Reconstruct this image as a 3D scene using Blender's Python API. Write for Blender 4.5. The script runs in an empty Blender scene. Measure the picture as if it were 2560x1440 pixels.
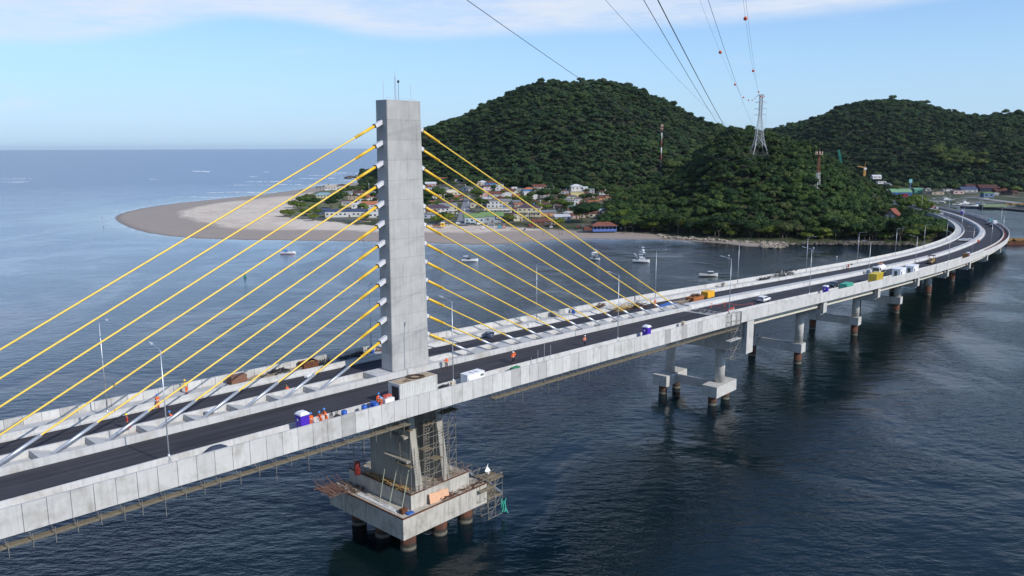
import bpy, bmesh, math, random
import numpy as np
from mathutils import Vector, Matrix, noise
random.seed(7); RNG = np.random.default_rng(7)
SC = bpy.context.scene; COL = SC.collection
R = math.radians
# ---------------- camera ----------------
CAMZ = 59.0; FPX = 2000.0; PITCH = math.atan(352/FPX); ROLL = 0.004
cam = bpy.data.cameras.new('camera'); camo = bpy.data.objects.new('camera', cam); COL.objects.link(camo)
cam.sensor_width = 36; cam.lens = 36*FPX/2560; cam.clip_start = 1; cam.clip_end = 120000
camo.matrix_world = Matrix.Translation((0, 0, CAMZ)) @ Matrix.Rotation(math.pi/2-PITCH, 4, 'X') @ Matrix.Rotation(-ROLL, 4, 'Z')
SC.camera = camo
# ---------------- light ----------------
SUN_EL = R(34); SUN_AZ = math.atan2(.80, -.60)     # azimuth clockwise from +Y
SC.view_settings.view_transform = 'Standard'; SC.view_settings.look = 'None'
SC.view_settings.gamma = 1; SC.view_settings.exposure = 0.0
sl = bpy.data.lights.new('sun', 'SUN'); sl.energy = 3.9; sl.angle = R(.5); sl.color = (1, .95, .87)
so = bpy.data.objects.new('sun', sl); COL.objects.link(so)
tosun = Vector((math.sin(SUN_AZ)*math.cos(SUN_EL), math.cos(SUN_AZ)*math.cos(SUN_EL), math.sin(SUN_EL)))
so.rotation_euler = tosun.to_track_quat('Z', 'Y').to_euler(); so.location = tosun*300
# ---------------- node helpers ----------------
class NT:
    def __init__(s, tree): s.t = tree; s.n = tree.nodes; s.l = tree.links
    def new(s, typ, **kw):
        n = s.n.new(typ)
        for k, v in kw.items():
            if k == 'ins':
                for a, b in v.items():
                    if isinstance(b, bpy.types.NodeSocket): s.l.new(b, n.inputs[a])
                    else: n.inputs[a].default_value = b
            else: setattr(n, k, v)
        return n
    def math(s, op, a, b=0.0, c=None, clamp=False):
        d = {0: a, 1: b}
        if c is not None: d[2] = c
        n = s.new('ShaderNodeMath', operation=op, ins=d); n.use_clamp = clamp; return n.outputs[0]
    def mapr(s, v, a, b, c, d, smooth=False):
        n = s.new('ShaderNodeMapRange', ins={0: v, 1: a, 2: b, 3: c, 4: d})
        if smooth: n.interpolation_type = 'SMOOTHSTEP'
        return n.outputs[0]
    def mix(s, f, a, b, blend='MIX'):
        n = s.new('ShaderNodeMix', data_type='RGBA', blend_type=blend)
        for i, v in ((0, f), (6, a), (7, b)):
            if isinstance(v, bpy.types.NodeSocket): s.l.new(v, n.inputs[i])
            else: n.inputs[i].default_value = v
        return n.outputs[2]
    def noise(s, vec, scale, detail=4, rough=.55, dist=0.0, out=0):
        n = s.new('ShaderNodeTexNoise', ins={'Scale': scale, 'Detail': detail, 'Roughness': rough, 'Distortion': dist})
        s.l.new(vec, n.inputs['Vector']); return n.outputs[out]
    def scale(s, vec, sc, rot=(0, 0, 0)):
        n = s.new('ShaderNodeMapping'); s.l.new(vec, n.inputs[0]); n.inputs['Scale'].default_value = sc; n.inputs['Rotation'].default_value = rot
        return n.outputs[0]
def c4(c): return (c[0], c[1], c[2], 1)
# ---------------- world ----------------
W = bpy.data.worlds.new('World'); SC.world = W; W.use_nodes = True
w = NT(W.node_tree); w.n.clear()
sky = w.new('ShaderNodeTexSky', sky_type='NISHITA'); sky.sun_disc = False
sky.sun_elevation = SUN_EL; sky.sun_rotation = SUN_AZ; sky.altitude = 0; sky.air_density = 1.0; sky.dust_density = .6; sky.ozone_density = 4.0
tc = w.new('ShaderNodeTexCoord')
sep = w.new('ShaderNodeSeparateXYZ', ins={0: tc.outputs['Generated']}); X_, Y_, Z_ = sep.outputs
az = w.math('ARCTAN2', X_, Y_)
rad = w.math('SQRT', w.math('ADD', w.math('MULTIPLY', X_, X_), w.math('MULTIPLY', Y_, Y_)))
te = w.math('DIVIDE', Z_, rad)
cv = w.new('ShaderNodeCombineXYZ', ins={0: az, 1: te, 2: 0.0}).outputs[0]
# veil of high cloud: its lower rim wanders with the bearing
rim = w.new('ShaderNodeFloatCurve'); cu = rim.mapping.curves[0]
w.l.new(w.mapr(az, -.8, .8, 0, 1), rim.inputs[1])
pts = [(0, .098), (.155, .103), (.213, .112), (.245, .122), (.285, .139), (.335, .140), (.40, .125), (.507, .129), (.625, .134), (.71, .140), (.784, .147), (.86, .160), (1, .26)]
for i, q in enumerate(pts):
    if i < 2: cu.points[-1 if i else 0].location = pts[-1] if i else q
    else: cu.points.new(*pts[i-1])
rim.mapping.update()
n1 = w.noise(w.scale(cv, (2.6, 22, 1), (0, 0, -.06)), 1.6, 7, .62, .6)
n2 = w.noise(w.scale(cv, (1.2, 7, 1), (0, 0, -.1)), 2.0, 5, .6, .9)
n3 = w.noise(w.scale(cv, (5, 11, 1), (0, 0, .1)), 2.2, 6, .6, .4)
rimv = w.math('ADD', rim.outputs[0], w.math('MULTIPLY', w.math('SUBTRACT', n2, .5), .012))
veil = w.mapr(w.math('SUBTRACT', te, rimv), -.003, .018, 0, 1, True)
thick = w.mapr(w.math('ADD', w.math('MULTIPLY', n1, .7), w.math('MULTIPLY', w.noise(w.scale(cv, (9, 46, 1), (0, 0, -.12)), 2.0, 8, .68, .8), .3)), .36, .58, .50, 1.0, True)
hole = w.mapr(n2, .36, .56, .7, 1.0, True)
veil = w.math('MULTIPLY', w.math('MULTIPLY', veil, thick), w.math('MULTIPLY', hole, .98))
fade = w.mapr(te, .22, .42, 1, .06)
veil = w.math('MULTIPLY', veil, fade)
wisp = w.math('MULTIPLY', w.mapr(n1, .56, .75, 0, .40, True), w.mapr(te, .085, .12, 0, 1, True))
low = w.math('MULTIPLY', w.mapr(n3, .50, .72, 0, .30, True), w.math('MULTIPLY', w.mapr(te, .012, .045, 0, 1, True), w.mapr(te, .05, .085, 1, 0, True)))
low = w.math('MULTIPLY', low, w.mapr(az, -.55, -.05, 1, 0, True))
cl = w.math('MAXIMUM', w.math('MAXIMUM', veil, wisp), low, clamp=True)
skyc = w.mix(1.0, sky.outputs[0], (.84, 1.0, 1.20, 1), 'MULTIPLY')
hz = w.math('ADD', w.mapr(te, .0, .22, .54, .0, True), w.mapr(te, .2, .5, .18, .02, True))
skyc = w.mix(hz, skyc, (3.3, 4.8, 6.5, 1))
skyc = w.mix(cl, skyc, (5.0, 5.5, 6.4, 1))
bg = w.new('ShaderNodeBackground', ins={0: skyc, 1: .15})
w.new('ShaderNodeOutputWorld', ins={0: bg.outputs[0]})
SC.cycles.max_bounces = 6; SC.cycles.diffuse_bounces = 3; SC.cycles.glossy_bounces = 3; SC.cycles.transmission_bounces = 2
SC.cycles.volume_bounces = 0; SC.cycles.caustics_reflective = False; SC.cycles.caustics_refractive = False
# ---------------- materials ----------------
MATS = {}
def mat(name, col, rough=.7, metal=0.0, var=.12, vscale=1.5, dirt=None, dscale=.35, bump=0.0, bscale=6, rnd=0.0, spec=.35, attr=None, streak=0.0, coat=0.0):
    """painted/cast surface: base colour, fine mottling, larger stains of its own colour, optional vertical streaks"""
    if name in MATS: return MATS[name]
    m = bpy.data.materials.new(name); m.use_nodes = True; t = NT(m.node_tree); t.n.clear()
    g = t.new('ShaderNodeNewGeometry'); P = g.outputs['Position']
    c = c4(col)
    f = t.mapr(t.noise(P, vscale, 5, .6), .25, .75, 1-var, 1+var)
    cc = t.mix(1.0, c, t.new('ShaderNodeCombineColor', ins={0: f, 1: f, 2: f}).outputs[0], 'MULTIPLY')
    if dirt: cc = t.mix(t.mapr(t.noise(P, dscale, 6, .65, .3), .50, .72, 0, dirt[3]), cc, c4(dirt[:3]))
    if streak:
        sv = t.noise(t.scale(P, (1, 1, .07)), 2.2, 5, .6)
        cc = t.mix(t.mapr(sv, .5, .72, 0, streak), cc, c4([x*.38 for x in col]))
    if attr:
        a = t.new('ShaderNodeAttribute', attribute_name=attr)
        cc = t.mix(1.0, cc, a.outputs['Color'], 'MULTIPLY')
    if rnd:
        oi = t.new('ShaderNodeObjectInfo')
        f2 = t.mapr(oi.outputs['Random'], 0, 1, 1-rnd, 1+rnd)
        cc = t.mix(1.0, cc, t.new('ShaderNodeCombineColor', ins={0: f2, 1: f2, 2: f2}).outputs[0], 'MULTIPLY')
    b = t.new('ShaderNodeBsdfPrincipled', ins={'Base Color': cc, 'Roughness': rough, 'Metallic': metal, 'Specular IOR Level': spec, 'Coat Weight': coat})
    if bump:
        bp = t.new('ShaderNodeBump', ins={'Strength': .6, 'Distance': bump, 'Height': t.noise(P, bscale, 5, .6)})
        t.l.new(bp.outputs[0], b.inputs['Normal'])
    t.new('ShaderNodeOutputMaterial', ins={0: b.outputs[0]})
    MATS[name] = m; return m
# ---------------- mesh building ----------------
class MB:
    def __init__(s): s.v = []; s.f = []; s.mi = []; s.cur = 0; s.sm = []; s.smooth = False; s.cols = None; s.col = 1.0
    def add(s, vs, fs):
        o = len(s.v); s.v += [tuple(q) for q in vs]
        for f in fs: s.f.append(tuple(i+o for i in f)); s.mi.append(s.cur); s.sm.append(s.smooth); 
        if s.cols is not None: s.cols += [s.col]*len(fs)
        return s
    def box(s, c, d, M=None, top=None):
        """centre, full size; top=(sx,sy) scales the upper face"""
        x, y, z = [q/2 for q in d]; tx, ty = top or (1, 1)
        vs = [Vector((sx*x*(tx if sz > 0 else 1), sy*y*(ty if sz > 0 else 1), sz*z)) for sz in (-1, 1) for sy in (-1, 1) for sx in (-1, 1)]
        if M is not None: vs = [M @ q for q in vs]
        c = Vector(c); vs = [q+c for q in vs]
        return s.add(vs, [(0, 2, 3, 1), (4, 5, 7, 6), (0, 1, 5, 4), (2, 6, 7, 3), (0, 4, 6, 2), (1, 3, 7, 5)])
    def tube(s, a, b, r, n=8, r2=None, cap=True):
        a = Vector(a); b = Vector(b); d = (b-a)
        if d.length < 1e-6: return s
        q = d.to_track_quat('Z', 'Y'); r2 = r if r2 is None else r2
        ring = lambda p, rr: [p+q @ Vector((rr*math.cos(2*math.pi*i/n), rr*math.sin(2*math.pi*i/n), 0)) for i in range(n)]
        vs = ring(a, r)+ring(b, r2); fs = [(i, (i+1) % n, n+(i+1) % n, n+i) for i in range(n)]
        if cap: fs += [tuple(range(n-1, -1, -1)), tuple(range(n, 2*n))]
        sm = s.smooth; s.smooth = n > 5; s.add(vs, fs); s.smooth = sm; return s
    def path(s, pts, r, n=5):
        for a, b in zip(pts[:-1], pts[1:]): s.tube(a, b, r, n, cap=False)
        return s
    def lathe(s, prof, c=(0, 0, 0), n=12, M=None):
        c = Vector(c); vs = []; fs = []
        for r, z in prof:
            for i in range(n):
                q = Vector((r*math.cos(2*math.pi*i/n), r*math.sin(2*math.pi*i/n), z)); q = M @ q if M is not None else q; vs.append(q+c)
        for k in range(len(prof)-1):
            for i in range(n): fs.append((k*n+i, k*n+(i+1) % n, (k+1)*n+(i+1) % n, (k+1)*n+i))
        fs += [tuple(range(n-1, -1, -1)), tuple(range((len(prof)-1)*n, len(prof)*n))]
        sm = s.smooth; s.smooth = True; s.add(vs, fs); s.smooth = sm; return s
    def sweep(s, prof, frames, close=True, caps=True):
        """prof: list of (off,z); frames: list of functions (off,dz)->xyz"""
        vs = []; n = len(prof)
        for fr in frames:
            for o, z in prof: vs.append(fr(o, z))
        fs = []
        for k in range(len(frames)-1):
            for i in range(n if close else n-1):
                j = (i+1) % n; fs.append((k*n+i, (k+1)*n+i, (k+1)*n+j, k*n+j))
        if caps and close: fs += [tuple(range(n)), tuple(range(len(frames)*n-1, (len(frames)-1)*n-1, -1))]
        return s.add(vs, fs)
    def prism(s, poly, z0, z1, M=None):
        n = len(poly); vs = [Vector((x, y, z0)) for x, y in poly]+[Vector((x, y, z1)) for x, y in poly]
        if M is not None: vs = [M @ q for q in vs]
        return s.add(vs, [tuple(range(n-1, -1, -1)), tuple(range(n, 2*n))]+[(i, (i+1) % n, n+(i+1) % n, n+i) for i in range(n)])
    def mesh(s, name, mats):
        me = bpy.data.meshes.new(name); me.from_pydata(s.v, [], s.f)
        for m in (mats if isinstance(mats, (list, tuple)) else [mats]): me.materials.append(m)
        me.polygons.foreach_set('material_index', s.mi); me.polygons.foreach_set('use_smooth', s.sm)
        if s.cols is not None:
            a = me.attributes.new('var', 'FLOAT_COLOR', 'FACE'); buf = []
            for c in s.cols: buf += ([c, c, c, 1] if isinstance(c, float) else [*c, 1])
            a.data.foreach_set('color', buf)
        me.update(); return me
    def build(s, name, mats, parent=None, **kw):
        o = bpy.data.objects.new(name, s.mesh(name, mats)); COL.objects.link(o)
        if parent is not None: o.parent = parent
        return tag(o, **kw) if kw else o
def tag(o, label=None, cat=None, group=None, kind=None):
    if label: o['label'] = label
    if cat: o['category'] = cat
    if group: o['group'] = group
    if kind: o['kind'] = kind
    return o
def thing(name, label, cat, loc=(0, 0, 0), rz=0.0, group=None, kind=None):
    o = bpy.data.objects.new(name, None); COL.objects.link(o); o.location = loc; o.rotation_euler = (0, 0, rz); o.empty_display_size = .1
    return tag(o, label, cat, group, kind)
KIDS = {}
def copytree(o, loc=None, rz=None, label=None, parent=None, scale=None):
    c = o.copy(); COL.objects.link(c)
    if parent is not None: c.parent = parent
    if loc is not None: c.location = loc
    if rz is not None: c.rotation_euler = (0, 0, rz)
    if scale is not None: c.scale = (scale,)*3 if not hasattr(scale, '__len__') else scale
    if label: c['label'] = label
    for k in list(o.children): copytree(k, parent=c)
    return c
# ---------------- the road axis (fitted): s = metres along the deck from the pylon ----------------
PAR = [-12.886556, 122.87061, 0.828308, -3e-06, 1.2e-05, 0.000314, 0.000198, 0.000438, 1.3e-05, 0.000538, 0.003226, 0.004161, 1.671476, -2.601741, -6.767649, -11.045747, -14.92811, -17.068313, -16.391818, -12.908629]
_S = np.linspace(-90, 620, 356)
_k = np.interp(_S, [-90, 60, 140, 200, 260, 320, 380, 460, 620.], PAR[3:12])
_z = np.interp(_S, [-90, 0, 80, 160, 240, 320, 400, 500, 620.], [PAR[12], 0]+PAR[13:])
_z = np.convolve(np.pad(_z, 15, mode='reflect', reflect_type='odd'), np.ones(31)/31, 'valid')
_t = np.cumsum(_k)*2; _i = int(np.argmin(abs(_S))); _t = PAR[2]+_t-_t[_i]
_x = np.cumsum(np.cos(_t))*2; _y = np.cumsum(np.sin(_t))*2; _x += PAR[0]-_x[_i]; _y += PAR[1]-_y[_i]
DECK0 = 25.0; HW = PAR and 27.789443/2
def road(s, off=0.0, dz=0.0):
    t = float(np.interp(s, _S, _t)); x = float(np.interp(s, _S, _x)); y = float(np.interp(s, _S, _y)); z = float(np.interp(s, _S, _z))
    if s < -90: d = s+90; x += d*math.cos(t); y += d*math.sin(t); z += -d*.004*1.0 if s > -110 else .08
    if s > 620: d = s-620; x += d*math.cos(t); y += d*math.sin(t)
    return Vector((x-math.sin(t)*off, y+math.cos(t)*off, DECK0+z+dz))
def rth(s): return float(np.interp(s, _S, _t))
def frames(s0, s1, step=5.0):
    n = max(1, int(round((s1-s0)/step))); ss = [s0+(s1-s0)*i/n for i in range(n+1)]
    return [(lambda o, z, s=s: road(s, o, z)) for s in ss]
def RM(s): return Matrix.Rotation(rth(s), 3, 'Z')
def pix(u, v, z=None, D=None):
    """point seen in the photograph at (u,v), at height z or forward distance D"""
    a, b = u-1280, v-720; a, b = a-ROLL*b, b+ROLL*a; x, y = a/FPX, -b/FPX
    d = Vector((x, math.cos(PITCH)+y*math.sin(PITCH), -math.sin(PITCH)+y*math.cos(PITCH)))
    k = (z-CAMZ)/d.z if D is None else D/d.y
    return Vector((0, 0, CAMZ))+d*k
# ---------------- shared materials ----------------
M_conc = mat('weathered_concrete', (.50, .485, .455), .85, var=.13, vscale=.9, dirt=(.27, .25, .22, .45), dscale=.5, streak=.25, bump=.01, bscale=3)
M_panel = mat('precast_panel', (.54, .53, .505), .8, var=.06, vscale=1.2, dirt=(.25, .225, .185, .55), dscale=.45, streak=.26, attr='var', bump=.01)
M_par = mat('parapet_concrete', (.52, .515, .50), .85, var=.08, vscale=.8, dirt=(.30, .27, .22, .7), dscale=.3, streak=.35, bump=.01)
M_girder = mat('girder_concrete', (.60, .56, .47), .85, var=.08, vscale=.7, streak=.15)
M_walk = mat('walkway_concrete', (.48, .475, .46), .9, var=.10, vscale=.9, dirt=(.35, .32, .27, .5), dscale=.4)
M_pyl = mat('pylon_concrete', (.42, .415, .395), .85, var=.10, vscale=.55, dirt=(.26, .255, .25, .55), dscale=.22, streak=.3, attr='var', bump=.015, bscale=2)
M_yel = mat('yellow_sheath', (.80, .54, .07), .38, var=.05, spec=.5)
M_yel2 = mat('amber_sleeve', (.82, .49, .03), .38, var=.05, spec=.5)
M_steel = mat('galvanised_steel', (.55, .57, .60), .38, metal=.6, var=.1)
M_white = mat('white_paint', (.78, .78, .78), .5, var=.05)
def pile_mat():
    m = bpy.data.materials.new('tidal_pile_steel'); m.use_nodes = True; t = NT(m.node_tree); t.n.clear(); P = t.new('ShaderNodeNewGeometry').outputs['Position']; z = t.new('ShaderNodeSeparateXYZ', ins={0: P}).outputs[2]
    nz = t.noise(P, 1.3, 5, .65); st = t.noise(t.scale(P, (1, 1, .12)), 2.5, 5, .65); zz = t.math('ADD', z, t.math('MULTIPLY', t.math('SUBTRACT', nz, .5), .7))
    c = t.mix(t.mapr(st, .38, .66, 0, 1), (.135, .045, .022, 1), (.045, .020, .013, 1)); c = t.mix(t.mapr(zz, .9, 1.5, 1, 0, True), c, (.020, .019, .013, 1))
    c = t.mix(t.math('MULTIPLY', t.mapr(zz, .10, .35, 0, .75, True), t.mapr(zz, .5, .85, 1, 0, True)), c, (.17, .155, .12, 1))
    b = t.new('ShaderNodeBsdfPrincipled', ins={'Base Color': c, 'Roughness': .85}); bp = t.new('ShaderNodeBump', ins={'Strength': .6, 'Distance': .03, 'Height': nz}); t.l.new(bp.outputs[0], b.inputs['Normal']); t.new('ShaderNodeOutputMaterial', ins={0: b.outputs[0]}); return m
M_pile = pile_mat()
M_anch = mat('anchor_box_paint', (.60, .60, .62), .5, var=.05)
M_rust = mat('rusty_steel', (.125, .045, .022), .85, var=.35, vscale=1.2, dirt=(.035, .022, .017, .9), dscale=.8, bump=.02)
M_dark = mat('dark_metal', (.03, .03, .033), .6)
M_scaf = mat('scaffold_tube', (.26, .24, .20), .6, metal=.3, var=.25)
M_plank = mat('scaffold_plank', (.19, .155, .10), .9, var=.3, vscale=2)
# ================= water =================
def water_mat():
    m = bpy.data.materials.new('sea_water'); m.use_nodes = True; t = NT(m.node_tree); t.n.clear()
    P = t.new('ShaderNodeNewGeometry').outputs['Position']
    dist = t.new('ShaderNodeVectorMath', operation='LENGTH', ins={0: P}).outputs['Value']
    big = t.noise(P, .006, 4, .55, .3)
    swirl = t.noise(t.scale(P, (1, .7, 1), (0, 0, .4)), .022, 4, .6, .9)
    lop = t.noise(t.scale(P, (.7, 1, 1), (0, 0, .15)), .07, 3, .5)
    chop = t.noise(t.scale(P, (.50, 1, 1), (0, 0, -.12)), .55, 4, .55)
    rip = t.noise(t.scale(P, (.6, 1, 1), (0, 0, .3)), 1.7, 3, .6)
    patch = t.mapr(swirl, .36, .60, .25, 1.35, True)
    farf = t.mapr(dist, 80, 2500, .85, .8)
    h = t.math('ADD', t.math('MULTIPLY', chop, .34), t.math('MULTIPLY', rip, .075))
    h = t.math('MULTIPLY', h, t.math('MULTIPLY', patch, farf))
    h = t.math('ADD', h, t.math('MULTIPLY', lop, .55))
    bp = t.new('ShaderNodeBump', ins={'Strength': 1.0, 'Distance': 1.0, 'Height': h})
    col = t.mix(t.mapr(big, .4, .62, 0, 1, True), (.002, .009, .009, 1), (.003, .012, .021, 1))
    sepx = t.new('ShaderNodeSeparateXYZ', ins={0: P})
    # reflected sky put into the base colour: paler blue towards the open sea
    sky_tint = t.mapr(t.math('SUBTRACT', t.math('MULTIPLY', sepx.outputs[1], .55), sepx.outputs[0]), 80, 520, 0, 1, True)
    col = t.mix(sky_tint, col, (.115, .185, .290, 1))
    a = t.new('ShaderNodeAttribute', attribute_name='shallow')
    col = t.mix(t.math('MULTIPLY', a.outputs['Fac'], .9, clamp=True), col, (.22, .30, .36, 1))
    foam = t.math('MULTIPLY', t.mapr(t.noise(P, .35, 5, .7, .6), .52, .60, 0, 1), t.mapr(a.outputs['Fac'], .80, .97, 0, .8))
    col = t.mix(foam, col, (.75, .78, .8, 1))
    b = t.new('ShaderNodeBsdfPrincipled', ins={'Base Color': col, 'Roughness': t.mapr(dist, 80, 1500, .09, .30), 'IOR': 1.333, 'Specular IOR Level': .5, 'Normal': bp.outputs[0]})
    t.new('ShaderNodeOutputMaterial', ins={0: b.outputs[0]})
    return m
# ---- land outline (metres) ----
def P2d(u, v, z=0.0): q = pix(u, v, z); return (q.x, q.y)
near_shore = [P2d(*a) for a in ((282, 545), (292, 556), (320, 570), (360, 582), (420, 591), (500, 597), (600, 600), (750, 602), (900, 604), (1060, 608), (1180, 612), (1250, 612), (1310, 606), (1380, 601), (1460, 598), (1560, 599), (1650, 600), (1720, 603), (1800, 609), (1880, 618), (1925, 617), (1985, 612), (2050, 608), (2150, 609), (2250, 614), (2330, 615))]
inner = [(272, 488), (281, 520), (291, 560), (300, 610), (318, 660), (352, 715), (395, 752)]
quay = [P2d(2330, 513), P2d(2400, 508), P2d(2450, 516), P2d(2520, 519), P2d(2560, 524), P2d(2660, 528)]
far_side = [(700, 790), (1200, 900), (2600, 1500), (3600, 4200), (400, 5200), (-60, 3200), (-190, 2300), (-290, 1800)]
ocean = [P2d(*a) for a in ((896, 445), (915, 449), (900, 456), (840, 461), (800, 466), (740, 475), (640, 488), (540, 498), (440, 508), (370, 518), (320, 528), (292, 537))]
outline = np.array(near_shore+inner+quay+far_side+ocean)
def sdist(px, py, poly):
    x0, y0 = poly[:, 0], poly[:, 1]; x1, y1 = np.roll(x0, -1), np.roll(y0, -1)
    d2 = np.full(px.shape, 1e18); ins = np.zeros(px.shape, bool)
    for a, b, c, d in zip(x0, y0, x1, y1):
        ex, ey = c-a, d-b; tt = np.clip(((px-a)*ex+(py-b)*ey)/(ex*ex+ey*ey+1e-9), 0, 1)
        d2 = np.minimum(d2, (px-a-tt*ex)**2+(py-b-tt*ey)**2)
        if b != d:
            cond = ((b > py) != (d > py)) & (px < (c-a)*(py-b)/(d-b)+a); ins ^= cond
    return np.where(ins, 1, -1)*np.sqrt(d2)
def grid(xs, ys):
    X, Y = np.meshgrid(xs, ys); return X, Y
def grid_mesh(name, X, Y, Z, mats, keep=None, attrs=None, smooth=True):
    ny, nx = X.shape; v = np.stack([X, Y, Z], -1).reshape(-1, 3)
    idx = np.arange(ny*nx).reshape(ny, nx); f = np.stack([idx[:-1, :-1], idx[:-1, 1:], idx[1:, 1:], idx[1:, :-1]], -1).reshape(-1, 4)
    if keep is not None:
        k = keep.reshape(-1); f = f[k[f].any(1)]
    me = bpy.data.meshes.new(name); me.from_pydata(v.tolist(), [], f.tolist()); me.materials.append(mats)
    me.polygons.foreach_set('use_smooth', [smooth]*len(me.polygons))
    for an, av in (attrs or {}).items():
        a = me.attributes.new(an, 'FLOAT', 'POINT'); a.data.foreach_set('value', av.reshape(-1).astype(np.float32))
    me.update(); o = bpy.data.objects.new(name, me); COL.objects.link(o); return o
# water: fine grid round the shore (for the shallow tint), coarse beyond
xs = np.unique(np.concatenate([np.linspace(-50000, -3000, 12), np.linspace(-3000, -600, 14), np.arange(-600, 460, 8.), np.linspace(460, 3000, 16), np.linspace(3000, 50000, 12)]))
ys = np.unique(np.concatenate([np.linspace(-2000, 340, 10), np.arange(340, 1640, 8.), np.linspace(1640, 4000, 14), np.linspace(4000, 60000, 14)]))
GX, GY = grid(xs, ys); SD = sdist(GX, GY, outline)
wob = np.array([[noise.noise(Vector((x*.012, y*.012, 0))) for x in xs] for y in ys])
sh = np.clip(1-(-SD)/(26+22*wob+np.where((GX < -60) & (GY > 600), 46, 0)), 0, 1)*np.where((GX < 120) & (GX > -900), 1, .0)
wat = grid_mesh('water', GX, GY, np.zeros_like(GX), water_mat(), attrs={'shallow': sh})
tag(wat, kind='structure')
# ---- low land: sand spit, beach, village ground ----
green_poly = np.array([P2d(*a, 2) for a in ((694, 541), (745, 548), (800, 553), (880, 562), (960, 566), (1010, 563), (1060, 560), (1100, 561), (1160, 563), (1240, 565), (1330, 570), (1420, 573), (1470, 575), (1580, 577), (1680, 588), (1800, 598), (1950, 606), (2100, 603), (2330, 611))]
                      +[(285, 500), (296, 560), (306, 610), (330, 660), (400, 760), (1200, 910), (2500, 1600), (3000, 3800), (0, 2600), (-240, 1750), (-250, 1560)]
                      +[P2d(*a, 2) for a in ((925, 452), (915, 459), (870, 464), (820, 472), (778, 480), (770, 492), (752, 503), (735, 515), (722, 528))])
def ground_z(x, y):
    """height of the low ground (scalar)"""
    return 2.4+max(0.0, (y-600))*.032*min(1, max(0, 1-(x-190)/130))*min(1, max(0, (x+170)/100))
def land_h(X, Y, SD, GR):
    beach = np.clip(SD*.020, -1.5, 2.0)
    inl = np.clip(GR/18, 0, 1)
    z = beach+inl*(2.4+np.maximum(0, Y-600)*.032*np.clip(1-(X-190)/130, 0, 1)*np.clip((X+170)/100, 0, 1)-beach)
    return np.where(SD < 0, np.maximum(SD*.08, -2.5), z)
def sand_mat():
    m = bpy.data.materials.new('sand_and_scrub'); m.use_nodes = True; t = NT(m.node_tree); t.n.clear()
    P = t.new('ShaderNodeNewGeometry').outputs['Position']
    a = t.new('ShaderNodeAttribute', attribute_name='inland'); g = t.new('ShaderNodeAttribute', attribute_name='green')
    nz = t.noise(P, .03, 5, .6, .8); fn = t.noise(P, .5, 5, .6); vf = t.noise(t.scale(P, (1, 1, 1)), .012, 4, .6, 1.4)
    d = t.math('ADD', a.outputs['Fac'], t.math('MULTIPLY', t.math('SUBTRACT', nz, .5), 26))
    wet = t.mapr(d, 48, 60, 1, 0, True)
    dry = t.mix(t.mapr(vf, .42, .6, 0, 1, True), (.64, .55, .45, 1), (.54, .45, .36, 1))
    sand = t.mix(wet, dry, (.34, .275, .22, 1))
    sand = t.mix(t.math('MULTIPLY', t.mapr(a.outputs['Fac'], 0, 9, 1, 0, True), .7), sand, (.13, .11, .10, 1))
    tide = t.noise(t.new('ShaderNodeCombineXYZ', ins={0: t.math('MULTIPLY', d, .22), 1: t.math('MULTIPLY', nz, 2.0), 2: 0.0}).outputs[0], 1.0, 3, .6)
    sand = t.mix(t.mapr(tide, .52, .66, 0, .30), sand, (.20, .17, .14, 1))
    deb = t.math('MULTIPLY', t.mapr(t.noise(P, .25, 5, .75), .60, .68, 0, .6), t.mapr(t.math('ABSOLUTE', t.math('SUBTRACT', d, 70)), 3, 12, 1, 0))
    sand = t.mix(deb, sand, (.12, .10, .08, 1))
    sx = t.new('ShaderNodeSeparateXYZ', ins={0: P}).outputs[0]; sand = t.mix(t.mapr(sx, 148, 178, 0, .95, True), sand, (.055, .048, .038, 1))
    sc = t.mapr(fn, .2, .8, .86, 1.14)
    sand = t.mix(1.0, sand, t.new('ShaderNodeCombineColor', ins={0: sc, 1: sc, 2: sc}).outputs[0], 'MULTIPLY')
    gd = t.math('ADD', g.outputs['Fac'], t.math('MULTIPLY', t.math('SUBTRACT', t.noise(P, .07, 5, .65), .5), 24))
    grs = t.mix(t.mapr(t.noise(P, .09, 5, .7), .42, .6, 0, 1), (.035, .050, .018, 1), (.085, .085, .045, 1))
    grs = t.mix(t.mapr(t.noise(P, .035, 3, .5), .52, .60, 0, .75), grs, (.17, .155, .13, 1))
    grs = t.mix(t.mapr(sx, -185, -110, 1, 0, True), grs, t.mix(t.mapr(t.noise(P, .12, 5, .7), .4, .6, 0, 1), (.075, .095, .035, 1), (.19, .18, .10, 1)))
    col = t.mix(t.mapr(gd, -1, 5, 0, 1, True), sand, grs)
    bp = t.new('ShaderNodeBump', ins={'Strength': .5, 'Distance': .25, 'Height': t.noise(P, .4, 5, .6)})
    rr = t.mapr(wet, 0, 1, .95, .62)
    b = t.new('ShaderNodeBsdfPrincipled', ins={'Base Color': col, 'Roughness': rr, 'Specular IOR Level': .25, 'Normal': bp.outputs[0]})
    t.new('ShaderNodeOutputMaterial', ins={0: b.outputs[0]}); return m
xs = np.unique(np.concatenate([np.arange(-420, 420, 5.), np.linspace(420, 2600, 70)])); ys = np.unique(np.concatenate([np.arange(470, 1100, 5.), np.arange(1100, 1700, 12.), np.linspace(1700, 4300, 50)]))
GX, GY = grid(xs, ys); SD = sdist(GX, GY, outline); GR = sdist(GX, GY, green_poly)
GZ = land_h(GX, GY, SD, GR)
GZ = GZ+np.where(SD > 30, .35*np.sin(GX*.045+np.sin(GY*.03)*2)*np.cos(GY*.05), 0)*np.clip(GR/-30, 0, 1)
beach = grid_mesh('beach', GX, GY, GZ, sand_mat(), keep=(SD > -22), attrs={'inland': np.clip(SD, -50, 500), 'green': np.clip(GR, -200, 200)})
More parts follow.
